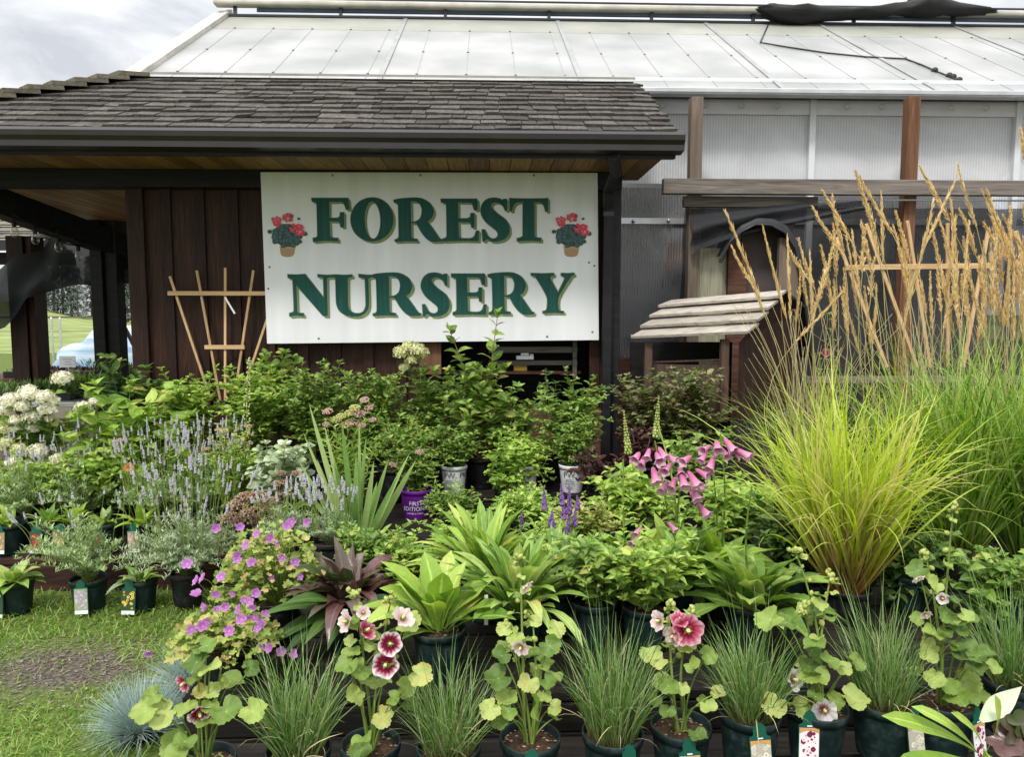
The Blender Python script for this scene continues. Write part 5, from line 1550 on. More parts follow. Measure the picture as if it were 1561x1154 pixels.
# ---- whole plants
def hollyhock(root, z, Y, tops, flowers=(), nbase=8, seed=0, leafR=.042, spread=.13, extra=(), buds=True, bare=0.42):
    ms, ml = MB(), MB()
    for (px, py) in tops:
        tp = toroot(root, px, py, Y + U(-.03, .03))
        b = vec([U(-.015, .015), U(-.015, .015), z])
        Q = stemsTo(ms, b, tp, .0052, .0022, seg=10, wob=.012)[0]
        Ltot = np.linalg.norm(tp - b)
        nl = max(4, int(Ltot / .055))
        tt = np.linspace(bare, .95, nl)
        for t in tt:
            i = t * 10; k = min(int(i), 9); p = Q[k] + (Q[k + 1] - Q[k]) * (i - k)
            s_ = (1 - t)
            az = rng.random() * 6.28 if rng.random() < .35 else U(-2.9, -.2)
            pet = .012 + .09 * s_ * U(.6, 1.2)
            d = azdir(np.array(az), np.array(U(.15, .7)))
            e = p + d * pet
            stemsTo(ms, p, e, .0018, .0013, seg=4, wob=.003)
            R = (.011 + leafR * .72 * s_ ** .8) * U(.7, 1.15)
            Nn = UP * U(.5, 1) + vec([math.cos(az), math.sin(az), 0]) * .5 + vec([0, -.45, 0]) + .25 * rng.normal(size=3)
            dd = vec([math.cos(az), math.sin(az), U(-.6, .1)])
            ml.rounds(e[None], dd[None], Nn[None], R, lobes=7, depth=.11, notch=.5, wav=.22, cup=.2, scal=.04)
            if buds and t > .6:
                inst('bud', BUD, root, p + azdir(np.array(rng.random() * 6.28), np.array(.6)) * .012, (U(-1, 1), U(-1, 1), .8), U(.8, 1.3))
        if buds:
            for k in range(6):
                inst('bud', BUD, root, tp + rng.normal(0, .007, 3) + vec([0, 0, .004]), (U(-1, 1), U(-1, 1), .8), U(.7, 1.2))
            a = rng.random(7) * 6.28
            ml.leaves(np.tile(tp, (7, 1)) + vec([0, 0, -.012]), azdir(a, U(.1, 1.1, 7)), UP, U(.018, .034, 7), U(.014, .022, 7), OVATE, .8, n=3)
    az = rng.random(nbase) * 6.28
    az = np.where(rng.random(nbase) < .6, U(-3.0, -.1, nbase), az)
    rr = U(.4, 1, nbase) * spread; hh = U(.03, .20, nbase)
    E = np.stack([rr * np.cos(az), rr * np.sin(az), z + hh], -1)
    for px, py, dy in extra:
        E = np.concatenate([E, toroot(root, px, py, Y + dy)[None]]); az = np.append(az, math.atan2(E[-1, 1], E[-1, 0]))
    B = np.stack([.012 * np.cos(az), .012 * np.sin(az), np.full(len(E), z)], -1)
    stemsTo(ms, B, E, .0028, .0018, seg=6, wob=.006)
    n_ = len(E)
    Nn = UP * U(.4, 1, (n_, 1)) + np.stack([np.cos(az), np.sin(az), 0 * az], -1) * .5 + vec([0, -.55, 0]) + .25 * rng.normal(size=(n_, 3))
    D = np.stack([np.cos(az), np.sin(az), U(-.6, .1, n_)], -1)
    ml.rounds(E, D, Nn, leafR * U(.55, 1.05, n_), lobes=7, depth=.10, wav=.22, cup=.22, scal=.04)
    ms.build('stem', M['stem'], root); ml.build('foliage', M['holly'], root)
    for (px, py, R, kind, dr) in flowers:
        p = toroot(root, px, py, Y - .05)
        f_ = inst('flower', FM[kind], root, p, dr, R / .035)
        inst('stamen', FM['stamen'], f_, (0, 0, 0), (0, 0, 1))
        inst('calyx', FM['calyx'], f_, (0, 0, -.004), (0, 0, 1))


def rosette(root, z, n, L, W, prof, mat, base=.02, el=(.5, 1.35), droop=1.1, fold=.35, name='foliage', wave=.12, petl=0, seg=7, pw=1.5, bias=None, mb=None, cen=(0, 0)):
    m_ = mb or MB()
    az = rng.random(n) * 6.283
    q = rng.random(n)
    P = np.stack([cen[0] + base * np.cos(az) * (1 - q * .5), cen[1] + base * np.sin(az) * (1 - q * .5), z + .01 * q], -1)
    e = el[0] + (el[1] - el[0]) * q
    D = azdir(az, e)
    if bias is not None:
        D = D + vec(bias)
    m_.leaves(P, D, UP, U(L[0], L[1], n) * (1 - .15 * q), U(W * .75, W * 1.2, n), prof, droop * U(.5, 1.2, n) * (1.15 - .5 * q), fold=fold, n=seg, pw=pw, wave=wave)
    if mb is None:
        return m_.build(name, M[mat], root)


def shrub(root, z, tops, L, W, mat, prof=OVATE, node=.035, twig=0, base=.03, stemmat='stem', start=.15, droop=.6, fold=.25, tipn=5, shrinktip=.55, name='foliage', pairs=True, elev=(.05, .7), wob=.02, r0=.004, face=-.25, wave=.08):
    """stems to given local points, leaves in crossed pairs all the way"""
    ms, ml = MB(), MB()
    tops = np.atleast_2d(vec(tops))
    n = len(tops)
    a = rng.random(n) * 6.28
    B = np.stack([base * np.cos(a) * rng.random(n), base * np.sin(a) * rng.random(n), np.full(n, z)], -1)
    seg = 10
    Q = stemsTo(ms, B, tops, r0, r0 * .35, seg=seg, wob=wob)
    PP, DD, LL = [], [], []
    def along(q, t0, nd, sc):
        ln = np.linalg.norm(np.diff(q, axis=0), axis=1).sum()
        k = max(2, int(ln * (1 - t0) / nd))
        ph = rng.random() * 6.28
        for j in range(k):
            t = t0 + (1 - t0) * (j + .5) / k
            i = t * seg; kk = min(int(i), seg - 1)
            p = q[kk] + (q[kk + 1] - q[kk]) * (i - kk)
            tn = q[kk + 1] - q[kk]; tn = tn / max(1e-6, np.linalg.norm(tn))
            s_ = sc * (1 if t < .7 else 1 - (t - .7) / .3 * (1 - shrinktip))
            for w in ((0, math.pi) if pairs else (0,)):
                az = ph + (j % 2) * math.pi / 2 + w + rng.normal() * .3
                if not pairs:
                    az = ph + j * 2.4
                d = azdir(np.array(az), np.array(U(*elev)))
                PP.append(p); DD.append(d + tn * .35); LL.append(s_ * U(.75, 1.15))
        for j in range(tipn):
            az = ph + j * 6.28 / tipn
            PP.append(q[-1]); DD.append(azdir(np.array(az), np.array(U(.5, 1.2)))); LL.append(sc * shrinktip * U(.6, 1))
    for i in range(n):
        along(Q[i], start, node, 1.)
    if twig:
        T0, T1 = [], []
        for i in range(n):
            for j in range(twig):
                t = U(start, .85); k = t * seg; kk = int(k)
                p = Q[i][kk] + (Q[i][kk + 1] - Q[i][kk]) * (k - kk)
                d = azdir(np.array(rng.random() * 6.28), np.array(U(.3, 1.0)))
                T0.append(p); T1.append(p + d * U(.08, .18) * (L / .06) ** .4)
        T0 = np.array(T0); T1 = np.array(T1)
        Qt = stemsTo(ms, T0, T1, r0 * .5, r0 * .25, seg=seg, wob=.006)
        for q in Qt:
            along(q, .2, node * .85, .85)
    PP = np.array(PP); DD = np.array(DD); LL = np.array(LL); m = len(PP)
    Nn = UP + DD * .2 + vec([0, face, 0]) + .3 * rng.normal(size=(m, 3))
    ml.leaves(PP, DD, Nn, L * LL, W * LL * U(.85, 1.1, m), prof, droop * U(.4, 1.4, m), fold=fold, n=5, wave=wave, pw=1.2)
    ms.build('stem', M[stemmat], root)
    return ml.build(name, M[mat], root)


def tops_in(root, px0, px1, py0, py1, Y0, Y1, n, arch=0):
    out = []
    for i in range(n):
        u = (i + rng.random()) / n
        py = py0 + (py1 - py0) * rng.random() + arch * (2 * u - 1) ** 2
        out.append(toroot(root, px0 + (px1 - px0) * u, py, U(Y0, Y1)))
    return np.array(out)


def lavender(root, z, n, R, H, nsp, Hs, mat='sage2', lean=.55, leaf=.022, spread=1., bias=(0, 0), lw=.0044):
    ms, ml = MB(), MB()
    az = rng.random(n) * 6.283; q = np.sqrt(rng.random(n))
    tip = np.stack([q * R * np.cos(az) + bias[0] * H, q * R * np.sin(az) + bias[1] * H, z + H * (1 - .68 * q ** 2) * U(.75, 1.1, n)], -1)
    B = np.stack([.02 * np.cos(az) * q, .02 * np.sin(az) * q, np.full(n, z)], -1)
    Q = stemsTo(ms, B, tip, .0014, .0008, seg=8, wob=.008)
    PP, DD = [], []
    for i in range(n):
        for k in range(2, 9):
            for j in range(9):
                p = Q[i][k - 1] + (Q[i][k] - Q[i][k - 1]) * rng.random()
                PP.append(p); DD.append(azdir(np.array(rng.random() * 6.28), np.array(U(.3, 1.25))))
    PP = np.array(PP); m = len(PP)
    ml.leaves(PP, np.array(DD), UP + .3 * rng.normal(size=(m, 3)), leaf * U(.6, 1.25, m), lw, LANCE, .25, n=2, flat=True)
    if nsp:
        az = rng.random(nsp) * 6.283; q = np.sqrt(rng.random(nsp)) * spread
        tp = np.stack([q * R * 1.0 * np.cos(az) + bias[0] * Hs, q * R * 1.0 * np.sin(az) + bias[1] * Hs, z + Hs * (1 - .15 * q ** 2) * U(.72, 1.08, nsp)], -1)
        B = np.stack([.75 * tp[:, 0], .75 * tp[:, 1], np.full(nsp, z + H * .45)], -1)
        Qs = stemsTo(ms, B, tp, .0011, .0009, seg=5, wob=.006)
        for i in range(nsp):
            d = Qs[i][-1] - Qs[i][-2]
            inst('flower_spike', random.choice(LAVS), root, tp[i], d / np.linalg.norm(d) + UP * .8, U(.75, 1.15))
    ms.build('stem', M['stem'], root); ml.build('foliage', M[mat], root)


def geranium(root, z, n, R, H, flowers, cen=(0, 0)):
    ms, ml = MB(), MB()
    az = rng.random(n) * 6.283; q = np.sqrt(rng.random(n))
    tip = np.stack([cen[0] + q * R[0] * np.cos(az), cen[1] + q * R[1] * np.sin(az), z + H * (1 - .75 * q ** 2.2) * U(.5, 1.05, n)], -1)
    B = np.stack([.02 * np.cos(az), .02 * np.sin(az), np.full(n, z)], -1)
    stemsTo(ms, B, tip, .0013, .0008, seg=5, wob=.01)
    Nn = UP + vec([0, -.5, 0]) + .45 * rng.normal(size=(n, 3)); D = np.stack([np.cos(az), np.sin(az), U(-.5, .2, n)], -1)
    ml.rounds(tip, D, Nn, U(.010, .021, n), lobes=5, depth=.22, notch=.3, na=20, cup=.25, wav=.2)
    F_ = np.array([toroot(root, a, b, Y) for a, b, Y in flowers])
    Bf = np.stack([F_[:, 0] * .6, F_[:, 1] * .6, F_[:, 2] - U(.04, .09, len(F_))], -1)
    stemsTo(ms, Bf, F_, .0010, .0008, seg=4, wob=.008)
    for p in F_:
        d = vec([rng.normal() * .5, -1 + rng.normal() * .35, .35 + rng.normal() * .4])
        inst('flower', FM['ger'] if rng.random() < .7 else FM['ger2'], root, p, d, U(.75, 1.15))
    ms.build('stem', M['stem'], root); ml.build('foliage', M['geran'], root)


def label_text(parent, txt, size, mat, r, zc, ang=0., name='lettering'):
    """lettering bent round a pot of radius r, centred on its -Y side"""
    cu = bpy.data.curves.new('lettering', 'FONT'); cu.body = txt; cu.size = size; cu.align_x = 'CENTER'; cu.align_y = 'CENTER'; cu.resolution_u = 2
    o = bpy.data.objects.new('lettering', cu); COL.objects.link(o)
    dg = bpy.context.evaluated_depsgraph_get(); dg.update()
    me = bpy.data.meshes.new_from_object(o.evaluated_get(dg))
    bpy.data.objects.remove(o)
    for v in me.vertices:
        a = v.co.x / r + ang
        v.co = Vector((r * math.sin(a), -r * math.cos(a), zc + v.co.y))
    me.materials.clear(); me.materials.append(M[mat])
    q = bpy.data.objects.new(name, me); COL.objects.link(q); q.parent = parent
    return q
# ================================================================== PLACES
def plant(name, label, cat, px, Y, z, r=.083, h=.17, mat='pot', group=None, chips=False):
    t = thing(name, label, cat, (xat(px, Y, z + h), Y, z), group)
    return t, pot(t, r, h, mat, chips)


# ---- front row, left to right
FG = 'sedge pots in the front row'
HG = 'hollyhock pots in the front row'
Yf = 2.0
t, z = plant('potted_hollyhock', 'leftmost hollyhock, yellow green leaves with two closing burgundy flowers beside the blue fescue', 'potted plant', 312, 1.98, T1 - .02 - 0.050, .083, .165, group=HG, chips=True)
hollyhock(t, z, 1.98, [(300, 985), (338, 1015)], [(283, 1040, .027, 'hp', (-.5, -.7, -.2)), (303, 1085, .032, 'hb', (.5, -.8, -.4))], 6, leafR=.044,
          extra=[(235, 1060, -.05), (222, 1085, -.08), (385, 1085, -.12), (320, 1020, -.05), (315, 985, 0), (350, 1040, .03), (382, 1020, .05), (300, 1010, -.03), (345, 1085, -.1)], buds=False)
t, z = plant('potted_sedge', 'green sedge pot between the leftmost hollyhock and the pink ringed hollyhock', 'potted plant', 455, 1.98, T1 - 0.050, .088, .17, group=FG)
blades(t, z, 300, (0.16, 0.34), 0.0042, .064, 0.50, 1.5, 'sedge', pw=2.2, jit=.8)
blades(t, z, 26, (.08, .26), .0035, .05, .9, 2.0, 'straw', name='dead_blades', jit=.9)
blades(t, z, 36, (.30, .43), .0034, .03, .5, .7, 'sedge', name='flower_stems')
t, z = plant('potted_hollyhock', 'hollyhock with white edged burgundy flowers in front of the bronze leaved plant', 'potted plant', 565, 2.0, T1 - 0.050, .083, .17, group=HG, chips=True)
hollyhock(t, z, Yf, [(541, 905), (597, 910)], [(588, 1012, .038, 'hb', (.05, -1, .15)), (594, 981, .034, 'hb', (.25, -1, .3)), (531, 948, .032, 'hlp', (-.8, -.6, .3)), (612, 945, .034, 'hlp', (.6, -.4, .9)), (556, 963, .030, 'hp', (.8, -.3, .6)), (553, 935, .02, 'hlp', (.3, -.7, .5))], 6,
          extra=[(530, 1015, -.06), (548, 1022, -.05), (540, 1060, -.08), (600, 1065, -.05), (640, 1030, -.04), (620, 950, 0), (575, 1030, 0)], bare=.5)
plant_tag(t, -.01, z - .01, .083, 'holly', seed=1)
t, z = plant('potted_sedge', 'green sedge pot between the burgundy flowered hollyhock and the flowerless lime hollyhock', 'potted plant', 684, 1.98, T1 - 0.050, .089, .17, group=FG)
blades(t, z, 260, (0.15, 0.30), 0.0036, .064, 0.62, 1.5, 'sedge', pw=2.2, jit=.8)
blades(t, z, 26, (.08, .26), .0035, .05, .9, 2.0, 'straw', name='dead_blades', jit=.9)
blades(t, z, 40, (.28, .38), .0034, .03, .55, .8, 'sedge', name='flower_stems')
plant_tag(t, .02, z - .006, .089, 'grass', seed=2)
t, z = plant('potted_hollyhock', 'lime leaved hollyhock with long bare petioles and only faded pink buds, standing centre front', 'potted plant', 808, 1.99, T1 - 0.035, .085, .17, group=HG, chips=True)
hollyhock(t, z, 1.99, [(793, 850), (812, 945), (775, 955)], [(800, 893, .022, 'hlp', (.7, -.5, -.5)), (795, 985, .026, 'hlp', (-.4, -.9, -.3))], 6,
          extra=[(748, 1082, -.1), (838, 985, -.04), (820, 1078, -.1), (775, 1085, -.08), (835, 1040, -.05), (765, 1000, -.05), (845, 960, 0), (770, 960, 0), (760, 1035, -.05)], bare=.4, leafR=.040)
plant_tag(t, -.0, z - .008, .085, 'holly', seed=3)
t, z = plant('potted_sedge', 'tallest sedge pot, between the lime hollyhock and the big rose red hollyhock flower', 'potted plant', 934, 1.99, T1 + .01 - 0.035, .086, .17, group=FG)
blades(t, z, 330, (0.18, 0.36), 0.0040, .064, 0.42, 1.5, 'sedge', pw=2.2, jit=.8)
blades(t, z, 26, (.08, .26), .0035, .05, .9, 2.0, 'straw', name='dead_blades', jit=.9)
blades(t, z, 46, (.34, .50), .0034, .03, .45, .55, 'sedge', name='flower_stems')
plant_tag(t, .03, z - .012, .086, 'grass', seed=4)
t, z = plant('potted_hollyhock', 'hollyhock with one big rose red open flower and a pink half open bud', 'potted plant', 1038, 2.02, T1 + .01 - 0.035, .086, .17, group=HG, chips=True)
hollyhock(t, z, 2.02, [(1020, 925), (1052, 935)], [(1046, 958, .047, 'hp', (.02, -1, .05)), (1007, 947, .030, 'hlp', (-.9, -.4, .2)), (1035, 948, .028, 'hp', (0, -.5, .9)), (1028, 968, .030, 'hlp', (-.7, -.7, -.1))], 5,
          extra=[(995, 1000, 0), (1078, 1000, 0), (998, 1065, -.05), (1080, 1078, -.1), (1018, 1085, -.08), (1040, 1050, -.06)], bare=.55, leafR=.040)
plant_tag(t, .0, z - .012, .086, 'holly', seed=5)
t, z = plant('potted_sedge', 'green sedge pot directly right of the big rose red hollyhock flower', 'potted plant', 1143, 2.03, T1 + .015 - 0.010, .088, .17, group=FG)
blades(t, z, 280, (0.15, 0.31), 0.0046, .064, 0.55, 1.5, 'sedge', pw=2.2, jit=.8)
blades(t, z, 26, (.08, .26), .0035, .05, .9, 2.0, 'straw', name='dead_blades', jit=.9)
blades(t, z, 50, (.30, .44), .0034, .03, .5, .6, 'sedge', name='flower_stems')
plant_tag(t, -.005, z - .006, .088, 'grass', seed=6)
t, z = plant('potted_hollyhock', 'hollyhock with two white flowers with wine red throats low beside its pot', 'potted plant', 1245, 2.05, T1 + .015 - 0.010, .088, .17, group=HG, chips=True)
hollyhock(t, z, 2.05, [(1212, 840), (1266, 880), (1225, 930)], [(1207, 1036, .033, 'hw', (.55, -.8, .3)), (1256, 1081, .036, 'hw', (-.25, -1, .1))], 5,
          extra=[(1180, 1075, -.1), (1243, 1062, -.1), (1300, 1065, -.04), (1305, 1010, 0), (1175, 945, 0), (1200, 950, .02)], bare=.33, leafR=.042, spread=.10)
plant_tag(t, -.055, z + .004, .088, 'holly', seed=7)
t, z = plant('potted_sedge', 'green sedge pot between the wine throated white hollyhock and the tallest hollyhock', 'potted plant', 1347, 2.07, T1 + .02 - 0.010, .090, .17, group=FG)
blades(t, z, 320, (0.17, 0.33), 0.0038, .064, 0.48, 1.5, 'sedge', pw=2.2, jit=.8)
blades(t, z, 26, (.08, .26), .0035, .05, .9, 2.0, 'straw', name='dead_blades', jit=.9)
blades(t, z, 46, (.32, .46), .0034, .03, .45, .6, 'sedge', name='flower_stems')
plant_tag(t, .045, z - .003, .090, 'grass', rz=.3, seed=8)
t, z = plant('potted_hollyhock', 'tallest hollyhock with lime leaves and a single tiny wine throated flower at right', 'potted plant', 1438, 2.07, T1 + .02 - 0.010, .088, .17, group=HG, chips=True)
hollyhock(t, z, 2.07, [(1453, 775), (1410, 845)], [(1436, 912, .018, 'hw', (-.3, -.9, .1)), (1398, 880, .02, 'hlp', (.2, -.6, -.6)), (1410, 935, .018, 'hlp', (0, -.8, -.5))], 9,
          extra=[(1440, 940, -.05), (1470, 945, -.05), (1400, 870, 0), (1415, 990, -.04), (1460, 985, -.06), (1485, 1018, -.1), (1425, 1035, -.08), (1400, 945, .05), (1490, 1060, .03)], bare=.3, leafR=.04)
plant_tag(t, .055, z - .01, .088, 'holly', rz=.45, seed=9)
t, z = plant('potted_sedge', 'green sedge pot cut by the right edge of the photo', 'potted plant', 1548, 2.15, T1 + .03 - 0.010, .088, .17, group=FG)
blades(t, z, 270, (0.15, 0.35), 0.0044, .064, 0.66, 1.5, 'sedge', pw=2.2, jit=.8)
blades(t, z, 26, (.08, .26), .0035, .05, .9, 2.0, 'straw', name='dead_blades', jit=.9)
blades(t, z, 46, (.34, .50), .0034, .03, .45, .6, 'sedge', name='flower_stems')
# corner plant near the camera, lime spoon leaves and wine rosette
t, z = plant('potted_rosette_plant', 'lime spoon leaved rosette at the bottom right corner of the photo', 'potted plant', 1496, 1.62, T1, .075, .16)
m_ = MB()
for (px, py), (qx, qy), W_ in (((1490, 1148), (1400, 1085), .042), ((1490, 1148), (1440, 1078), .034), ((1480, 1160), (1405, 1148), .04), ((1500, 1150), (1490, 1090), .03), ((1500, 1150), (1545, 1088), .034), ((1495, 1160), (1520, 1140), .04)):
    a = toroot(t, px, py, 1.60); b = toroot(t, qx, qy, 1.50)
    m_.leaves(a[None], (b - a)[None], (0, -.6, .8), np.linalg.norm(b - a) * 1.15, W_, SPOON, .5, fold=.25, n=9, wave=.12)
m_.build('foliage', M['lime'], t)
t, z = plant('potted_rosette_plant', 'wine red and grey rosette in the bottom right corner beside the lime spoon leaves', 'potted plant', 1556, 1.60, T1, .075, .16)
m_ = MB(); m2 = MB()
a = toroot(t, 1495, 1100, 1.55); b = toroot(t, 1575, 1035, 1.62)
m2.leaves(a[None], (b - a)[None], (-.4, -.7, .6), .135, .05, LANCE, -.5, fold=.3, n=9)
m2.build('grey_leaf', M['sage2'], t)
P = np.array([toroot(t, x, y, 1.53) for x, y in ((1540, 1115), (1556, 1105), (1530, 1130), (1552, 1135), (1565, 1120))])
m_.rounds(P, azdir(rng.random(5) * 6.28, U(-.2, .4, 5)), (0, -.8, .5), U(.03, .04, 5), lobes=5, depth=.16)
m_.build('foliage', M['bronze'], t)

# ---- second row
LIMEP = PR(0, .10, .2, .16, .38, .55, .58, 1, .75, .92, .9, .45, 1, 0)
t, z = plant('potted_geranium', 'cranesbill geranium spilling magenta flowers over the left front corner', 'potted plant', 350, 2.50, T1, .09, .18, 'potblack', 'cranesbill geraniums')
fl = [(285, 860), (300, 886), (330, 905), (345, 925), (368, 945), (386, 925), (380, 940), (392, 960), (400, 985), (415, 988), (430, 992), (445, 998), (292, 960), (318, 948), (350, 962), (228, 993), (310, 882), (300, 910), (390, 905), (372, 915), (395, 942), (338, 880), (365, 930), (380, 918), (355, 905), (310, 955), (398, 952), (405, 935), (330, 930), (316, 925)]
geranium(t, z, 330, (.19, .16), .16, [(a, b, 2.36 + U(-.05, .06)) for a, b in fl], cen=(-.01, -.02))
t, z = plant('potted_geranium', 'yellowing cranesbill geranium with fewer magenta flowers behind the spilling one', 'potted plant', 425, 2.78, T2, .09, .18, 'potblack', 'cranesbill geraniums')
fl = [(365, 805), (330, 806), (360, 845), (376, 832), (410, 820), (440, 803), (470, 796), (386, 860), (430, 850), (450, 856), (425, 826), (456, 880), (413, 882), (392, 815), (445, 795), (362, 855)]
geranium(t, z, 420, (.22, .20), .30, [(a, b, 2.64 + U(-.05, .06)) for a, b in fl], cen=(-.02, 0))
t, z = plant('potted_bronze_plant', 'bronze purple leaved plant with broad green lower leaves right of the geraniums', 'potted plant', 530, 2.72, T2, .09, .18)
rosette(t, z, 52, (.17, .34), .072, OVATE, 'bronze', el=(.6, 1.5), droop=1.7, fold=.25, wave=.45)
m_ = MB()
E = np.array([toroot(t, x, y, 2.52) for x, y in ((480, 945), (430, 905), (450, 960), (505, 955), (425, 950), (600, 900), (560, 900), (465, 890))])
B = np.tile(vec([0, 0, z]), (8, 1)); m_.leaves(B, E - B, UP + vec([0, -.4, 0]), np.linalg.norm(E - B, axis=1) * 1.25, .075, OVATE, .7, fold=.2, n=8, wave=.15)
m_.build('lower_foliage', M['dark'], t)
t, z = plant('potted_lime_plant', 'lime green broad leaved plant in a dark pot in the middle of the display', 'potted plant', 669, 2.50, T2 - .01, .092, .185, chips=True)
rosette(t, z, 30, (.20, .36), .090, LIMEP, 'lime', el=(.6, 1.45), droop=1.15, fold=.28, wave=.2, base=.03)
rosette(t, z, 9, (.14, .22), .06, SPOON, 'strap', el=(.25, .7), droop=1.0, wave=.12, name='lower_foliage')
for lb, px, Y, n, L, mt in (('big clump of arching strap leaves right of the lime plant', 790, 2.66, 100, (.20, .38), 'strap'), ('paler clump of arching strap leaves behind the lime plant', 742, 2.98, 90, (.20, .40), 'bright'), ('loose clump of grey green strap leaves above the centre hollyhock', 846, 2.84, 50, (.18, .32), 'strap')):
    t, z = plant('potted_daisy_clump', lb, 'potted plant', px, Y, T2, .09, .18, group='strap leaved daisy clumps')
    rosette(t, z, n, L, .042, STRAP, mt, el=(.6, 1.5), droop=1.15, fold=.35, wave=.08, base=.05)
# white plant stake
m_ = MB(); m_.box((0, 0, .055), (.014, .002, .11)); o = tag(m_.build('plant_label', M['white'], None, False), 'slim white plant label standing beside the lime plant pot', 'label'); o.location = tuple(at(741, 953, 2.55))
t, z = plant('potted_salvia', 'salvia with violet flower spikes in the middle of the display', 'potted plant', 850, 3.12, T2, .09, .18)
tp = tops_in(t, 790, 900, 790, 850, 3.0, 3.3, 20)
shrub(t, z, tp, .045, .018, 'bright', LANCE, node=.02, twig=2)
for (a, b) in ((830, 775), (857, 768), (859, 790), (858, 825), (881, 775), (796, 805), (845, 812), (876, 800), (868, 782), (840, 800), (865, 812)):
    inst('flower_spike', random.choice(SALV), t, toroot(t, a, b, 3.05), (U(-.1, .1), 0, 1), U(.85, 1.1))
t, z = plant('potted_leafy_plant', 'mid green leafy clump left of the foxglove leaves and above the tallest sedge', 'potted plant', 905, 2.72, T2, .09, .18)
shrub(t, z, tops_in(t, 850, 975, 830, 905, 2.52, 2.9, 26), .085, .036, 'mid', OVATE, node=.036, twig=2, droop=.8)
t, z = plant('potted_leafy_plant', 'bright jagged leafy clump directly behind the pink hollyhock bud', 'potted plant', 985, 2.66, T2, .09, .18)
shrub(t, z, tops_in(t, 930, 1050, 850, 905, 2.5, 2.8, 22), .085, .038, 'bright', OVATE, node=.036, twig=2, droop=.8)


def foxglove(t, z, n, L, W, stalks, bells, mat='bright', seed=0, budtops=()):
    rosette(t, z, int(n * 1.3), (L[0] * 1.15, L[1] * 1.2), W * 1.2, OVATE, mat, el=(.3, 1.4), droop=1.25, fold=.25, wave=.3, base=.04)
    ms, ml = MB(), MB()
    for (px, py, Y) in stalks:
        tp = toroot(t, px, py, Y)
        Q = stemsTo(ms, (0, 0, z), tp, .005, .003, seg=10, wob=.01)[0]
        k = int(np.linalg.norm(tp) / .035)
        for j in range(k):
            q = .12 + .75 * j / k; i = int(q * 10); p = Q[i] + (Q[i + 1] - Q[i]) * (q * 10 - i)
            az = j * 2.4 + rng.random()
            ml.leaves(p[None], azdir(np.array([az]), U(.3, .8, 1)), UP, .12 * (1 - q * .75), .045 * (1 - q * .7), OVATE, 1.0, n=5, wave=.15)
    ms.build('stem', M['stem'], t)
    if ml.n:
        ml.build('stem_foliage', M[mat], t)
    for (px, py, Y, dx, s_) in bells:
        inst('flower', FM['bell'], t, toroot(t, px, py, Y), (dx + U(-.25, .25), -.75, -.6 + U(-.35, .3)), s_ * U(.8, 1.12))
    for (px, py, Y) in budtops:
        inst('bud_spike', FOXB, t, toroot(t, px, py, Y), (U(-.15, .15), 0, 1), 1.)


t, z = plant('potted_foxglove', 'foxglove with small pale pink bells lying low, left of the two bigger ones', 'potted plant', 955, 3.0, T2, .09, .18, group='foxgloves')
foxglove(t, z, 26, (.16, .28), .075, [(985, 790, 2.9), (950, 700, 3.0)], [(978, 803, 2.85, -.7, 1.3), (976, 817, 2.85, -.9, 1.25), (1018, 796, 2.85, .7, .9)], budtops=[(958, 690, 3.0)])
t, z = plant('potted_foxglove', 'foxglove with a cluster of pink bells left of the golden grass', 'potted plant', 1028, 2.95, T2, .09, .18, group='foxgloves')
bl = [(975, 690, -.7), (990, 684, -.3), (1004, 682, .3), (1012, 692, .8), (983, 697, -.5), (995, 712, -.1), (1022, 708, -.6), (1035, 712, .1), (1048, 718, .4), (1030, 728, -.5), (1045, 735, .2), (1054, 728, .7), (1018, 733, -.8), (1052, 742, .3), (1038, 722, .0), (1063, 767, .5), (1000, 690, 0), (1060, 715, .8)]
foxglove(t, z, 34, (.18, .32), .085, [(998, 672, 2.9), (1042, 700, 2.85), (1060, 755, 2.8), (1000, 640, 3.05)], [(a, b, 2.83 + U(-.04, .04), d, 1.38) for a, b, d in bl], budtops=[(1000, 665, 3.05)])
t, z = plant('potted_foxglove', 'foxglove with deep pink bells touching the left side of the golden grass', 'potted plant', 1095, 3.0, T2, .09, .18, group='foxgloves')
bl = [(1078, 690, -.7), (1092, 672, -.2), (1104, 668, .3), (1088, 696, -.4), (1100, 684, .1), (1112, 680, .6), (1120, 684, .9), (1084, 680, -.8), (1108, 672, .5), (1054, 695, -.95)]
foxglove(t, z, 26, (.18, .30), .08, [(1098, 662, 2.9), (1085, 700, 2.9)], [(a, b, 2.82 + U(-.04, .04), d, 1.38) for a, b, d in bl])
t, z = plant('potted_foxglove', 'flowerless foxglove with broad leaves and one thick green stalk below the golden grass', 'potted plant', 1145, 2.66, T2, .09, .18, group='foxgloves')
foxglove(t, z, 30, (.18, .30), .085, [(1146, 742, 2.62)], [], 'mid')

# ---- ornamental grasses
t, z = plant('golden_grass', 'big golden yellow ornamental grass fountain with reddish base', 'ornamental grass', 1290, 2.92, T2 - .02, .10, .16, 'potblack')
m_ = MB()
blades(t, z, 480, (.62, 1.12), .0105, .065, .50, 2.2, 'gold', mb=m_, seg=12, pw=2.4, bias=(-.06, -.04), jit=1.5, lat=.7)
blades(t, z, 150, (.55, 1.05), .0095, .065, .58, 2.4, 'gold', mb=m_, seg=12, pw=2.2, bias=(-.05, -.06), jit=1.2, lat=.7)
m_.build('foliage', M['gold'], t)
t, z = plant('green_grass', 'large fresh green ornamental grass right of the golden one', 'ornamental grass', 1462, 3.25, T2, .11, .18, 'potblack')
m_ = MB()
blades(t, z, 480, (.72, 1.25), .0110, .08, .50, 1.9, 'green_blade', mb=m_, seg=12, pw=2.6, bias=(0, -.03), jit=1.3, lat=.6)
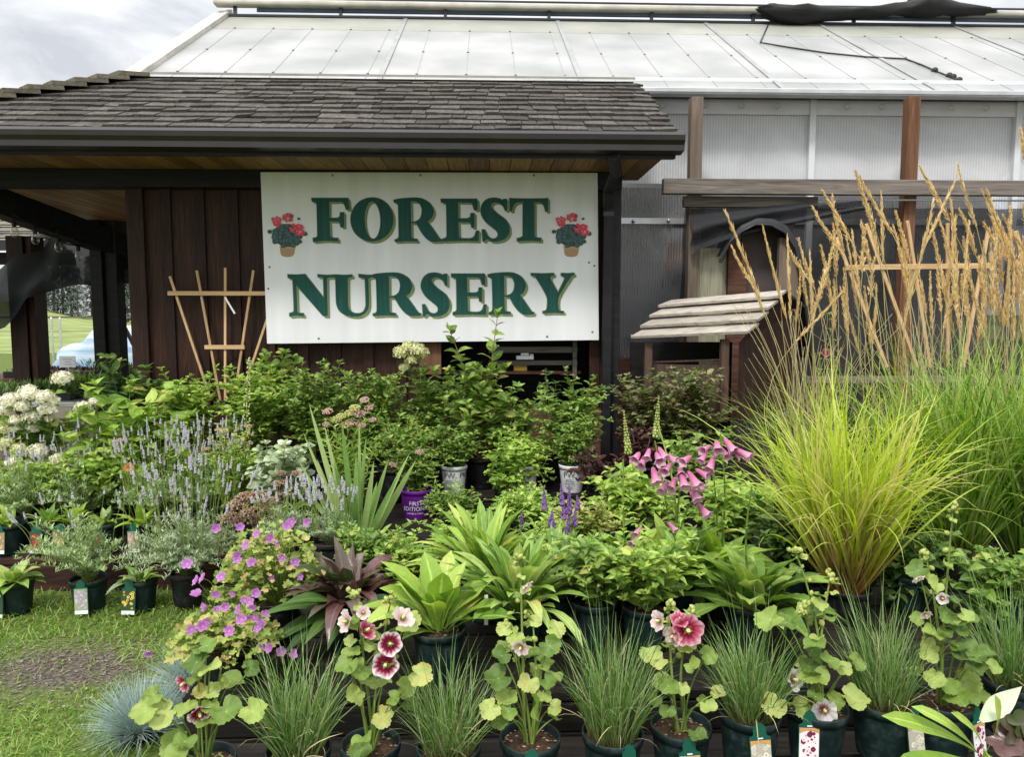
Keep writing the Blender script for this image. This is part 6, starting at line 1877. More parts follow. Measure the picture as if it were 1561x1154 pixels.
blades(t, z, 110, (.6, 1.0), .0105, .09, .75, 2.4, 'green_blade', mb=m_, seg=12, pw=2.2, jit=.8)
m_.build('foliage', M['green_blade'], t)
t, z = plant('green_grass', 'second green ornamental grass cut by the right edge behind the sedge pot', 'ornamental grass', 1572, 3.15, T2, .11, .18, 'potblack')
blades(t, z, 480, (.75, 1.25), .0110, .08, .55, 1.9, 'green_blade', seg=12, pw=2.4, jit=1.3, lat=.6)

PL = [((1096, 308), (1165, 479)), ((1162, 330), (1199, 486)), ((1199, 346), (1205, 486)), ((1203, 367), (1231, 425)), ((1232, 371), (1238, 489)), ((1266, 366), (1245, 464)), ((1292, 433), (1213, 520)), ((1238, 303), (1288, 392)), ((1247, 282), (1297, 367)), ((1272, 285), (1286, 384)), ((1115, 365), (1150, 440)), ((1255, 390), (1240, 480)), ((1282, 400), (1290, 500)), ((1218, 390), (1232, 470)),
      ((1303, 250), (1334, 349)), ((1308, 258), (1361, 357)), ((1312, 328), (1328, 410)), ((1343, 282), (1346, 401)), ((1326, 305), (1340, 390)), ((1363, 313), (1387, 400)), ((1397, 245), (1447, 336)), ((1464, 254), (1411, 372)), ((1422, 287), (1378, 480)), ((1446, 287), (1461, 474)), ((1300, 340), (1310, 440)), ((1417, 330), (1440, 450)), ((1372, 370), (1386, 460)),
      ((1453, 313), (1487, 388)), ((1461, 238), (1489, 347)), ((1468, 355), (1480, 420)), ((1490, 276), (1551, 430)), ((1506, 277), (1548, 400)), ((1498, 328), (1545, 408)), ((1535, 308), (1537, 386)), ((1530, 320), (1561, 380)), ((1487, 380), (1500, 520)), ((1510, 360), (1515, 480)), ((1525, 410), (1530, 500)), ((1548, 390), (1545, 520)), ((1540, 330), (1556, 440)), ((1553, 185), (1566, 260)), ((1478, 400), (1476, 500)), ((1455, 400), (1463, 500)), ((1500, 420), (1490, 520)), ((1556, 300), (1575, 400)), ((1560, 350), (1560, 470))]


def plume_mesh(mat='plume'):
    """feather reed plume of unit length along +Z"""
    m_ = MB(); n = 260
    t = np.sort(rng.random(n)); az = rng.random(n) * 6.28
    bend = .05 * np.sin(t * 2.2)
    w = np.interp(t, [0, .2, .6, 1], [.7, 1, .75, .4])
    P = np.stack([bend, 0 * t, t * .9], -1) + rng.normal(0, .012, (n, 3)) * vec([1, 1, 0]) * w[:, None]
    el = U(1.12, 1.5, n)
    m_.leaves(P, azdir(az, el), rng.normal(size=(n, 3)),   .105 * w * U(.6, 1.3, n), .0135 * U(.6, 1.3, n), LANCE, .15, n=3, flat=True)
    m_.tubes(np.stack([.05 * np.sin(np.linspace(0, 1, 8) * 2.2), np.zeros(8), np.linspace(0, .9, 8)], -1), .008, 4)
    return m_.mesh('plume', M[mat])


_r = random.Random(5)
for _k in range(34):
    _x = _r.uniform(1215, 1560); _y = _r.uniform(330, 440) - (_x - 1215) * .08; _l = _r.uniform(70, 130)
    PL.append(((_x, _y), (_x + _r.uniform(-16, 26), _y + _l)))
PLM = [plume_mesh() for _ in range(5)]
for lb, x0, x1, bx, Yg in (('tan feather reed grass leaning over the slat roofed shelter', 1000, 1296, 1225, 3.95), ('tan feather reed grass in front of the pine trellis', 1296, 1452, 1390, 3.9), ('densest tan feather reed grass at the right edge', 1452, 1700, 1510, 3.85)):
    t, z = plant('feather_reed_grass', lb, 'ornamental grass', bx, Yg, T3, .11, .18, 'potblack', 'feather reed grasses')
    ms = MB()
    for (a, b) in PL:
        if not (x0 <= a[0] < x1):
            continue
        Yp = Yg + U(-.15, .15)
        tip = toroot(t, *a, Yp); bot = toroot(t, *b, Yp + U(-.04, .04))
        d = tip - bot; ln = np.linalg.norm(d)
        w_ = U(.25, .40); inst('plume', random.choice(PLM), t, bot, d, (w_, w_, ln))
        base = vec([U(-.07, .07), U(-.07, .07), z])
        q = np.linspace(0, 1, 9)[:, None]
        ctrl = bot - d / ln * np.linalg.norm(bot - base) * .55
        Q = (1 - q) ** 2 * base + 2 * q * (1 - q) * ctrl + q ** 2 * bot
        ms.tubes(Q, .0022, 4)
    # extra lean straws
    n = 60
    B = np.stack([U(-.08, .08, n), U(-.08, .08, n), np.full(n, z)], -1)
    T_ = np.stack([rng.normal(0, .2, n), rng.normal(0, .12, n), z + U(.6, 1.15, n)], -1)
    stemsTo(ms, B, T_, .0018, .0012, seg=6)
    ms.build('stem', M['straw'], t)
    blades(t, z, 160, (.5, .95), .006, .08, .5, 1.4, 'green_blade', seg=8, pw=2.0)
# climbing stem with a rosebud behind the golden grass
t = thing('rose_stem', 'thin rose shoot with one small dark red flower behind the golden grass', 'rose', (xat(1262, 4.3, .3), 4.3, T3))
sh_t = np.array([toroot(t, 1264, 480, 4.3), toroot(t, 1250, 540, 4.28), toroot(t, 1272, 520, 4.3)])
shrub(t, 0.02, sh_t, .045, .025, 'mid', OVATE, node=.06)
inst('flower', FM['hp'], t, toroot(t, 1258, 538, 4.15), (0, -1, .2), .75)

# ---- blue fescues on the ground at left
for lb, px, py, Y, R_s, n in (('blue grey fescue tuft on the grass at the bottom left corner of the display', 212, 1105, 2.55, 1.08, 1100), ('paler blue fescue tuft behind the first, under the geranium flowers', 292, 1020, 2.86, 1.0, 700)):
    t = thing('blue_fescue', lb, 'ornamental grass', (xat(px, Y, .05), Y, 0), 'blue fescue tufts')
    pot(t, .07, .05, 'potblack', False)
    m_ = MB()
    blades(t, .035, n, (.13 * R_s, .215 * R_s), .0022, .05, 1.35, .7, 'fescue', mb=m_, seg=4, pw=1.3)
    m_.build('foliage', M['fescue'], t)

# ---- left pots on the lawn
LG = 'dark pots standing on the lawn edge'
t, z = plant('potted_leafy_plant', 'dark pot with broad green leaves and yellow daisy tag at the left photo edge', 'potted plant', 22, 3.70, 0, .088, .17, group=LG)
rosette(t, z, 16, (.10, .18), .075, OVATE, 'strap', el=(.3, 1.2), droop=1.2, wave=.1)
plant_tag(t, -.035, z - .01, .088, 'rud', seed=20, h=.13, w=.07)
t, z = plant('potted_lavender', 'bushy grey green lavender in a dark pot with a lilac tag on the lawn edge', 'potted plant', 135, 3.72, 0, .088, .17, group=LG)
lavender(t, z, 62, .27, .36, 12, .44, 'sage', bias=(-.22, -.05), leaf=.036, lw=.0068)
plant_tag(t, .01, z - .0, .088, 'lav', seed=21, h=.13, w=.068)
t, z = plant('potted_leafy_plant', 'dark pot with one large drooping grey green leaf and a yellow daisy tag', 'potted plant', 213, 3.72, 0, .084, .165, group=LG)
rosette(t, z, 14, (.08, .13), .045, OVATE, 'strap', el=(.5, 1.4), droop=.9)
m_ = MB()
a = vec([-.02, -.03, z + .01])
for q, w in (((166, 905), .055), ((190, 882), .05)):
    b = toroot(t, *q, 3.6); m_.leaves(a[None], (b - a)[None] + vec([0, 0, .05]), UP, np.linalg.norm(b - a) * 1.2, w, OVATE, 1.0, n=7)
m_.build('lower_foliage', M['sage2'], t)
plant_tag(t, -.012, z - .002, .084, 'rud', seed=22, h=.13, w=.068)
# low bench pots behind
BG = 'dark pots on the low left bench'
for lb, px, st, mt, lt in (('dark leafy pot with an orange tag at the far left of the low bench', 14, 'orange', 'bright', -.06), ('dark pot with a dark red flower tag on the low left bench', 75, 'red', 'strap', -.02), ('dark pot with coneflower leaves and an orange brown tag on the low left bench', 112, 'orange', 'bright', -.03), ('dark pot with a bright red tag behind the bushy lavender', 160, 'red', 'mid', 0), ('dark pot with a pink beige tag on the low bench left of the big lavender', 215, 'pink', 'bright', 0)):
    t, z = plant('potted_leafy_plant', lb, 'potted plant', px, 4.10, TL, .085, .17, group=BG)
    rosette(t, z, 20, (.09, .17), .05, OVATE if mt != 'strap' else LANCE, mt, el=(.4, 1.4), droop=1.0)
    plant_tag(t, lt if abs(lt) < .05 else 0, z - .005, .085, st, seed=30 + px, h=.12, w=.068, rz=U(-.2, .2))

LVG = 'lavenders on the left'
for lb, px, Y, zz, n, R, H, ns, Hs, mt, bias in (
        ('largest silvery lavender with tall grey flower spikes right of the daisy tag pot', 285, 3.74, .02, 210, .34, .36, 60, .62, 'sage2', (.05, -.1)),
        ('pale lavender with a dense band of spikes below the light green shrub', 245, 4.25, TL, 130, .25, .36, 54, .56, 'sage', (0, 0)),
        ('lavender with one violet tinted spike cluster right of the pale one', 318, 4.28, TL, 130, .25, .36, 54, .57, 'sage', (.05, 0)),
        ('lavender at the left edge below the white hydrangea', 40, 4.3, TL, 100, .26, .32, 30, .48, 'sage', (0, 0)),
        ('sparse lavender between the hydrangea and the pale lavenders', 135, 4.32, TL, 100, .26, .34, 24, .52, 'sage', (0, 0)),
        ('short lavender in front of the rusty seed heads', 440, 3.42, T3, 60, .16, .18, 30, .32, 'sage2', (0, 0)),
        ('grey lavender at the foot of the sword leaves', 505, 3.40, T3, 40, .14, .18, 26, .30, 'sage2', (0, 0))):
    t, z = plant('potted_lavender', lb, 'potted plant', px, Y, zz, .085, .17, 'potblack', LVG)
    lavender(t, z, int(n * .7), R, H, int(ns * 1.35), Hs * .92, mt, bias=bias, leaf=.030, lw=.0058)
# small echinacea bloom and a red yellow flower
t = thing('coneflower', 'single pale coneflower on a straight stalk above the pale lavender', 'flower', (xat(184, 4.3, .5), 4.3, TL))
m_ = MB(); tp = toroot(t, 184, 672, 4.3); m_.tubes([(0, 0, 0), tuple(tp * .5 + vec([.01, 0, 0])), tuple(tp)], .003, 5); m_.build('stem', M['stem'], t)
inst('flower', cluster_mesh('coneflower_head', M['pinkhead'], .03, 80, .004), t, tp, (0, 0, 1), 1)
t = thing('blanket_flower', 'single orange red blanket flower between the lavenders and the light green shrub', 'flower', (xat(195, 4.25, .5), 4.25, TL))
m_ = MB(); tp = toroot(t, 196, 713, 4.2); m_.tubes([(0, 0, 0), tuple(tp)], .003, 5); m_.build('stem', M['stem'], t)
inst('flower', petal_disc('blanket_flower_head', petal('blanket_petal', [(.45, .06, .04), (.65, .2, .06), (.7, .42, .12), (.6, .1, .08)]), 8, .045, .1, .3), t, tp, (.3, -1, .6), .65)

# ---- sedum seed heads, euphorbia, artemisia, white spire
t, z = plant('potted_sedum', 'sedum with rusty brown seed heads behind the yellowing geranium', 'potted plant', 392, 3.62, T3, .09, .17, 'potblack')
ms, ml = MB(), MB()
hp_ = [(362, 770), (380, 762), (398, 775), (378, 782), (412, 765), (360, 795), (395, 758), (420, 785), (372, 758), (350, 790), (408, 795), (388, 792)]
T_ = np.array([toroot(t, a, b, 3.55 + U(-.07, .07)) for a, b in hp_])
stemsTo(ms, (0, 0, z), T_, .004, .003)
for p in T_:
    inst('seed_head', random.choice(SEDH), t, p, (U(-.2, .2), -.3, 1), U(1.0, 1.5))
ms.build('stem', M['stemred'], t)
t, z = plant('potted_astilbe', 'upright plume of brown pink seed heads left of the sword leaves', 'potted plant', 428, 3.7, T3, .09, .17, 'potblack')
ms = MB(); T_ = np.array([toroot(t, a, b, 3.7) for a, b in ((428, 722), (424, 738), (432, 735), (427, 752), (437, 755), (452, 722), (420, 760))])
stemsTo(ms, (0, 0, z), T_, .003, .002); ms.build('stem', M['stemred'], t)
for p in T_:
    inst('seed_head', random.choice(SEDH), t, p, (0, -.3, 1), U(.7, 1.0))
rosette(t, z, 24, (.12, .24), .05, JAG, 'mid', el=(.4, 1.3), droop=1.)
t, z = plant('potted_artemisia', 'grey green jagged leaved plant left of the sword leaves', 'potted plant', 428, 4.02, T3, .09, .17, 'potblack')
shrub(t, z, tops_in(t, 385, 470, 675, 730, 3.85, 4.2, 26), .10, .075, 'sage2', JAG, node=.045, droop=.9)
rosette(t, z, 10, (.15, .26), .09, JAG, 'lime', el=(.3, .9), droop=.9, name='lower_foliage')
t, z = plant('potted_spurge', 'loose plant with small pink and lime heads above the lavenders', 'potted plant', 348, 4.1, T3, .09, .17, 'potblack')
tp = tops_in(t, 308, 385, 648, 690, 4.0, 4.25, 16)
shrub(t, z, tp, .045, .014, 'bright', LANCE, node=.03)
for p in tp:
    inst('flower_head', random.choice([PINKH[1], LIMEH]), t, p, (0, -.3, 1), U(.5, .9))
t, z = plant('potted_spire_plant', 'tall slim spire of tiny white flowers in front of the green shrubs', 'potted plant', 374, 4.22, T3, .09, .17, 'potblack')
ms = MB(); tp = toroot(t, 380, 546, 4.2); Q = stemsTo(ms, (0, 0, z), tp, .004, .0015, seg=12, wob=.0)[0]; ms.build('stem', M['stem'], t)
mbd = MB()
for k in range(150):
    q = U(.33, 1); i = min(int(q * 12), 11); p = Q[i] + (Q[i + 1] - Q[i]) * (q * 12 - i)
    a = rng.random() * 6.28; r_ = .032 * (1.15 - q)
    mbd.blobs([p + vec([math.cos(a) * r_, math.sin(a) * r_, 0])], .0055)
mbd.build('flower_spire', M['limecream'], t)
rosette(t, z, 14, (.12, .22), .05, OVATE, 'mid', el=(.3, 1.2), droop=1.)

# ---- sword leaves and lime/pink heads
t, z = plant('potted_iris', 'fan of pale green sword leaves left of the purple pot', 'potted plant', 545, 3.55, T3 - .02, .09, .17, 'potblack')
m_ = MB()
for px, py, W_ in ((470, 615, .030), (462, 660, .022), (492, 648, .028), (505, 690, .03), (520, 640, .032), (540, 690, .034), (555, 665, .03), (570, 705, .032), (590, 700, .03), (634, 702, .036), (622, 690, .028), (480, 700, .034), (452, 700, .022), (455, 735, .03), (575, 735, .034), (530, 735, .034), (605, 725, .03), (500, 740, .03), (560, 760, .03), (548, 640, .02)):
    tip = toroot(t, px, py, 3.5 + U(-.08, .08)); b = vec([(tip[0]) * .22, U(-.03, .03), z - .01])
    m_.leaves(b[None], (tip - b)[None], vec([[U(-.3, .3), -1, .2]]), np.linalg.norm(tip - b), W_, SWORD, .12, fold=.3, n=7)
m_.build('foliage', M['irisleaf'], t)
t, z = plant('potted_spirea', 'lime leaved plant with pink and yellow flower heads behind the sword leaves', 'potted plant', 535, 4.0, T3, .09, .17, 'potblack')
tp = tops_in(t, 490, 575, 640, 700, 3.9, 4.1, 22)
shrub(t, z, tp, .065, .013, 'lime', LANCE, node=.022)
for a, b, m__ in ((500, 628, PINKH[0]), (497, 647, PINKH[1]), (520, 635, LIMEH), (533, 630, LIMEH), (526, 648, LIMEH), (512, 640, LIMEH), (548, 632, PINKH[0]), (537, 645, PINKH[0]), (556, 610, PINKH[1]), (562, 622, PINKH[1]), (568, 640, PINKH[1]), (541, 622, LIMEH), (552, 648, PINKH[1])):
    inst('flower_head', m__, t, toroot(t, a, b, 3.95), (0, -.5, 1), U(.9, 1.25))

# ---- rear shrubs
t, z = plant('white_hydrangea', 'hydrangea crowded with creamy white flower heads at the left edge', 'shrub', 55, 4.65, .30, .12, .20, 'potblack')
hd = [(95, 577, .062), (44, 600, .066), (68, 606, .06), (15, 610, .06), (75, 622, .06), (48, 634, .06), (25, 652, .045), (8, 625, .05), (52, 652, .045), (126, 621, .05), (24, 640, .04), (6, 676, .06), (30, 686, .055), (58, 688, .06), (88, 700, .05), (44, 712, .06), (70, 706, .05), (3, 655, .045), (36, 620, .05), (80, 612, .045), (142, 612, .03), (76, 638, .035), (22, 706, .05)]
T_ = np.array([toroot(t, a, b, 4.5 + U(-.06, .06)) for a, b, r_ in hd])
shrub(t, z, np.concatenate([T_ - vec([0, 0, .03]), tops_in(t, -20, 140, 610, 690, 4.5, 4.8, 16)]), .085, .055, 'mid', OVATE, node=.06, tipn=3)
for p, (a, b, r_) in zip(T_, hd):
    inst('flower_head', HEADL if b in (676, 686, 655) else random.choice(HEAD), t, p, (U(-.3, .3), -.4, 1), r_ / .058)
SG = 'leafy shrubs before the hut wall'
t, z = plant('leafy_shrub', 'light green shrub with large heart shaped leaves right of the white hydrangea', 'shrub', 195, 4.55, .30, .12, .2, 'potblack', SG)
shrub(t, z, tops_in(t, 95, 300, 575, 690, 4.3, 4.75, 28), .135, .10, 'bright', CORD, node=.085, droop=.9, tipn=4, fold=.2)
t, z = plant('leafy_shrub', 'darker shrub with oak shaped leaves beside the hut corner', 'shrub', 195, 5.0, .30, .12, .2, 'potblack', SG)
shrub(t, z, tops_in(t, 150, 245, 545, 610, 4.85, 5.1, 14), .15, .10, 'dark', JAG, node=.07, droop=.9, elev=(.1, .9), stemmat='stemred')
t = thing('yew_bush', 'narrow dark evergreen bush at the foot of the porch post', 'shrub', (xat(150, 5.6, .3), 5.6, 0))
m_ = MB(); n = 900; a = rng.random(n) * 6.28; q = np.sqrt(rng.random(n)); hh = U(.1, at(150, 552, 5.6).z, n)
m_.leaves(np.stack([q * .13 * np.cos(a), q * .13 * np.sin(a), hh], -1), azdir(a, U(.2, 1.2, n)), UP, .06, .012, LANCE, .3, n=2); m_.build('foliage', M['dark'], t)
m_ = MB(); m_.tubes([(0, 0, 0), (0, 0, .8)], [.02, .008], 6); m_.build('trunk', M['stemred'], t)
for lb, px, p0, p1, y0, y1, Y in (('fresh green small leaved shrub in front of the left trellis', 290, 235, 335, 560, 640, 4.85), ('fresh green small leaved shrub below the left corner of the sign', 385, 330, 440, 550, 640, 4.8), ('bushy small leaved shrub under the word NURSERY, left of the sword leaves', 475, 425, 525, 550, 640, 4.75), ('bushy small leaved shrub behind the pink and yellow flower heads', 560, 510, 620, 560, 650, 4.85)):
    t, z = plant('leafy_shrub', lb, 'shrub', px, Y, T4, .12, .2, 'potblack', SG)
    shrub(t, z, tops_in(t, p0, p1, y0, y1, Y - .2, Y + .2, 40), .075, .036, 'bright' if px < 400 else 'mid', OVATE, node=.036, twig=3, droop=.8)
t, z = plant('leafy_shrub', 'lobed dark green shrub peeking above the others left of the sign post', 'shrub', 425, 5.1, T4, .12, .2, 'potblack', SG)
shrub(t, z, tops_in(t, 395, 450, 538, 575, 5.0, 5.15, 10), .13, .10, 'mid', JAG, node=.06, droop=.8)
t, z = plant('leafy_shrub', 'tall dogwood shrub whose top shoots overlap the bottom edge of the sign', 'shrub', 735, 4.78, T4, .12, .2, 'potblack', SG)
T_ = np.array([toroot(t, a, b, Y_) for a, b, Y_ in ((759, 478, 4.68), (685, 503, 4.66), (700, 545, 4.75), (725, 560, 4.7), (735, 590, 4.6), (660, 565, 4.75), (790, 590, 4.7), (770, 560, 4.8), (745, 600, 4.6), (715, 600, 4.65), (800, 640, 4.65), (690, 580, 4.6), (675, 610, 4.6), (755, 620, 4.55), (780, 600, 4.6), (730, 560, 4.6), (710, 640, 4.55))])
shrub(t, z, T_, .115, .066, 'mid', OVATE, node=.058, droop=.8, stemmat='stemred', fold=.2, shrinktip=.6, r0=.006, twig=2)
t, z = plant('lacecap_hydrangea', 'thin hydrangea stem topped by lime white heads below the sign', 'shrub', 668, 4.9, T4, .12, .2, 'potblack')
hd = [(612, 537, .05), (636, 533, .052), (622, 528, .045), (644, 538, .04), (616, 560, .035), (628, 548, .04)]
T_ = np.array([toroot(t, a, b, 4.72 + U(-.03, .03)) for a, b, r_ in hd])
shrub(t, z, np.concatenate([T_, tops_in(t, 620, 690, 560, 640, 4.7, 4.95, 14)]), .075, .04, 'mid', OVATE, node=.06, start=.45)
for p, (a, b, r_) in zip(T_, hd):
    inst('flower_head', HEADL, t, p, (U(-.3, .3), -.4, 1), r_ / .05)
t, z = plant('leafy_shrub', 'green shrub with upright shoots beside the black downspout', 'shrub', 880, 4.85, T4, .12, .2, 'potblack', SG)
T_ = np.concatenate([np.array([toroot(t, a, b, 4.75) for a, b in ((862, 562), (906, 575), (890, 610))]), tops_in(t, 800, 920, 590, 690, 4.6, 4.95, 30)])
shrub(t, z, T_, .080, .044, 'mid', OVATE, node=.042, droop=.8, twig=2)
t, z = plant('leafy_shrub', 'hanging dark leaved shoot in front of the hatch opening', 'shrub', 836, 5.05, T4, .10, .18, 'potblack', SG)
shrub(t, z, np.array([toroot(t, 832, 568, 5.0), toroot(t, 848, 585, 5.0), toroot(t, 825, 590, 5.0)]), .10, .035, 'dark', LANCE, node=.04, droop=1.4, start=.55)
# shrubs in labelled pots
def potshrub(lb, px, Y, zz, r, h, pm, p0, p1, y0, y1, L, W, mt, n=30, tw=3, cat='potted shrub'):
    t, z = plant('potted_shrub', lb, cat, px, Y, zz, r, h, pm)
    shrub(t, z, tops_in(t, p0, p1, y0, y1, Y - .12, Y + .12, n), L, W, mt, OVATE, node=.03, twig=tw, droop=.9, elev=(-.2, .7), start=.0)
    return t, z
t, z = potshrub('small leaved shrub in a bright purple lettered pot', 634.5, 4.40, .265, .096, .19, 'potpurple', 585, 665, 650, 722, .055, .026, 'mid')
pp_ = [c for c in t.children if c.name.startswith('pot')][0]
label_text(pp_, 'FIRST', .034, 'whiteink', .0925, .115, .05)
label_text(pp_, 'EDITIONS', .034, 'whiteink', .0915, .083, -.02)
label_text(pp_, 'SHRUBS & TREES', .014, 'whiteink', .090, .055, -.02)
for a, b in ((600, 708), (640, 690)):
    inst('flower_head', PINKH[0], t, toroot(t, a, b, 4.3), (0, -.6, 1), .9)
for lb, px, p0, p1, y0, y1, mt in (('small leaved shrub in a white lettered pot right of the purple pot', 692, 655, 725, 660, 705, 'mid'), ('yellow flecked shrub in a mostly hidden white pot near the centre', 800, 755, 845, 665, 735, 'bright'), ('small leaved shrub in the white lettered pot nearest the downspout', 872, 835, 915, 640, 695, 'mid')):
    t, z = potshrub(lb, px, 4.62, T4, .083, .18, 'potwhite', p0, p1, y0, y1 + 5, .058, .028, mt)
    pp_ = [c for c in t.children if c.name.startswith('pot')][0]
    for an in (-.35, .95):
        label_text(pp_, 'PW', .05, 'ink', .0815, .125, an)
    m_ = MB()
    for k, (zz, wv) in enumerate(((.092, .55), (.082, .8), (.066, .9), (.045, .7), (.038, .5))):
        a = np.linspace(-.35 - wv / 2, -.35 + wv / 2, 12); rr = .0795 - (k * .0012)
        V = np.concatenate([np.stack([rr * np.sin(a), -rr * np.cos(a), np.full(12, zz)], -1), np.stack([rr * np.sin(a), -rr * np.cos(a), np.full(12, zz + .0035)], -1)])
        m_.add(V, [(i, i + 1, 13 + i, 12 + i) for i in range(11)])
    m_.build('small_print', M['ink'], pp_, False)
t, z = potshrub('loose green dogwood shoots with oval leaves in front of the hidden white pot', 775, 4.35, T3, .083, .17, 'potblack', 735, 830, 665, 750, .07, .042, 'bright', 18, 1)
t, z = potshrub('low box bush at the foot of the purple and white pots', 680, 4.22, T3 - .10, .083, .16, 'potblack', 640, 735, 755, 785, .034, .020, 'mid', 44, 3)
t, z = potshrub('low dark ground bush below the hidden white pot', 790, 4.2, T3 - .12, .083, .16, 'potblack', 735, 860, 762, 790, .036, .021, 'mid', 40, 3)
t, z = plant('potted_coral_bells', 'dark wine red leafy plant covering the right side of a white pot', 'potted plant', 918, 4.42, T3, .09, .18, 'potblack')
shrub(t, z, tops_in(t, 870, 965, 690, 735, 4.25, 4.5, 26), .08, .04, 'wine', JAG, node=.04, droop=.9, stemmat='stemred')
t, z = plant('potted_coral_bells', 'second dark wine red plant behind the yellow green bud spike', 'potted plant', 975, 4.55, T4, .09, .18, 'potblack')
shrub(t, z, tops_in(t, 940, 1005, 645, 690, 4.45, 4.65, 14), .07, .04, 'wine', JAG, node=.04, droop=.9, stemmat='stemred')
t, z = plant('leafy_shrub', 'mottled olive shrub right of the downspout before the greenhouse wall', 'shrub', 985, 4.85, T4, .12, .2, 'potblack', SG)
shrub(t, z, tops_in(t, 930, 1030, 558, 650, 4.65, 4.95, 38), .068, .040, 'varieg', OVATE, node=.034, twig=3, droop=.8, stemmat='stemred')
t, z = plant('leafy_shrub', 'mottled olive shrub under the small wooden shelter', 'shrub', 1045, 4.75, T4, .12, .2, 'potblack', SG)
shrub(t, z, tops_in(t, 1000, 1110, 560, 660, 4.5, 4.75, 40), .07, .042, 'varieg', OVATE, node=.034, twig=3, droop=.8, stemmat='stemred')
t, z = plant('leafy_shrub', 'green shrub filling the gap behind the deep pink foxglove', 'shrub', 1065, 4.2, T3, .10, .18, 'potblack', SG)
shrub(t, z, tops_in(t, 1010, 1120, 650, 720, 4.0, 4.4, 22), .075, .045, 'mid', OVATE, node=.045, twig=1, droop=.8)
# fillers seen between the named ones
t, z = plant('leafy_shrub', 'dark shrub in the shade behind the sword leaves', 'shrub', 600, 4.55, T4, .10, .18, 'potblack', SG)
shrub(t, z, tops_in(t, 560, 650, 620, 690, 4.4, 4.7, 24), .055, .026, 'mid', OVATE, node=.034, twig=2)
t, z = plant('potted_leafy_plant', 'green leafy pot behind the bronze purple plant', 'potted plant', 560, 3.2, T2, .09, .17)
shrub(t, z, tops_in(t, 510, 620, 830, 880, 3.0, 3.3, 26), .06, .03, 'mid', OVATE, node=.034, twig=2)
t, z = plant('potted_leafy_plant', 'small leaved yellow green filler behind the salvia spikes', 'potted plant', 900, 3.5, T3, .09, .17)
shrub(t, z, tops_in(t, 830, 960, 775, 810, 3.4, 3.7, 24), .04, .022, 'geran', OVATE, node=.028, twig=2)

# ---- lawn
n = 26000
X = U(-3.6, -.55, n); Yl = U(1.75, 4.0, n)
du = np.sqrt(((X - DIRT.x) / .62) ** 2 + ((Yl - DIRT.y) / .36) ** 2)
patch = .5 + .5 * np.sin(X * 7 + 1.3 * np.sin(Yl * 9)) * np.sin(Yl * 8 + X * 3)
keep = (rng.random(n) < np.clip((du * 1.2 + patch * .6 - .75) * 1.6, .14, 1)) & ~((X > -1.15 + (Yl - 2.3) * .0) & (Yl > 2.3)) & ~((X > -1.02) & (Yl > 1.72))
X, Yl = X[keep], Yl[keep]; n = len(X)
m_ = MB()
a = rng.random(n) * 6.28
m_.leaves(np.stack([X, Yl, np.zeros(n)], -1), azdir(a, U(.35, 1.3, n)), UP + .2 * rng.normal(size=(n, 3)), U(.025, .065, n), U(.0026, .0055, n), BLADE, U(.2, 1.3, n), n=2, flat=True)
k = 3000
xi = rng.integers(0, n, k)
m_.leaves(np.stack([X[xi], Yl[xi], U(.008, .025, k)], -1), azdir(rng.random(k) * 6.28, U(-.2, .3, k)), UP + .3 * rng.normal(size=(k, 3)), U(.008, .016, k), U(.008, .016, k), ROUNDP, .2, n=2)
o = m_.build('lawn_grass', M['lawn']); o['kind'] = 'stuff'
m_ = MB(); k = 1600
a = rng.random(k) * 6.28; q = np.sqrt(rng.random(k))
P = np.stack([DIRT.x + .62 * q * np.cos(a), DIRT.y + .34 * q * np.sin(a), np.full(k, .004)], -1)
m_.leaves(P, azdir(rng.random(k) * 6.28, U(-.05, .25, k)), UP + .3 * rng.normal(size=(k, 3)), U(.008, .028, k), U(.004, .010, k), ROUNDP, .3, n=2, flat=True)
o = m_.build('bark_mulch', M['mulch']); o['kind'] = 'stuff'

# ---- fillers that close the gaps between the rows
FILL = [
 ('leafy plant with oval leaves between the foxgloves and the shrubs', 960, 3.72, T3, 905, 1030, 740, 800, .085, .045, 'bright', 30),
 ('green leafy plant left of the golden grass foot behind the foxgloves', 1120, 3.45, T3, 1050, 1185, 740, 830, .09, .05, 'bright', 34),
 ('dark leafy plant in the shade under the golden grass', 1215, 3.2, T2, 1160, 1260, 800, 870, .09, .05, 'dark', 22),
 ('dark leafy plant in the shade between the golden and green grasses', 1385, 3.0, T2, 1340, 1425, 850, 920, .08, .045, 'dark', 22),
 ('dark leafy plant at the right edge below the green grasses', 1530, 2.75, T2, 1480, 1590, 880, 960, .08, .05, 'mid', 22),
 ('leafy plant between the salvia and the white pots', 800, 3.75, T3, 735, 860, 775, 815, .05, .028, 'bright', 40),
 ('leafy green plant left of the lowest salvia spike', 715, 3.4, T3 - .06, 660, 765, 815, 850, .05, .028, 'bright', 40),
 ('leafy green plant in front of the sword leaf pot', 610, 3.2, T2 - .04, 560, 660, 845, 890, .055, .03, 'bright', 34),
 ('broad leaved green plant between two lavenders on the left', 165, 4.4, TL, 100, 240, 690, 760, .10, .055, 'bright', 26),
 ('broad leaved green plant below the hydrangea heads at the left edge', 45, 4.42, TL, -20, 110, 720, 780, .09, .05, 'bright', 32),
 ('leafy plant behind the largest lavender', 330, 4.38, TL, 260, 400, 690, 760, .08, .05, 'bright', 32),
 ('green leafy plant behind the rusty seed heads', 390, 4.3, T3, 340, 470, 700, 750, .075, .04, 'bright', 32),
]
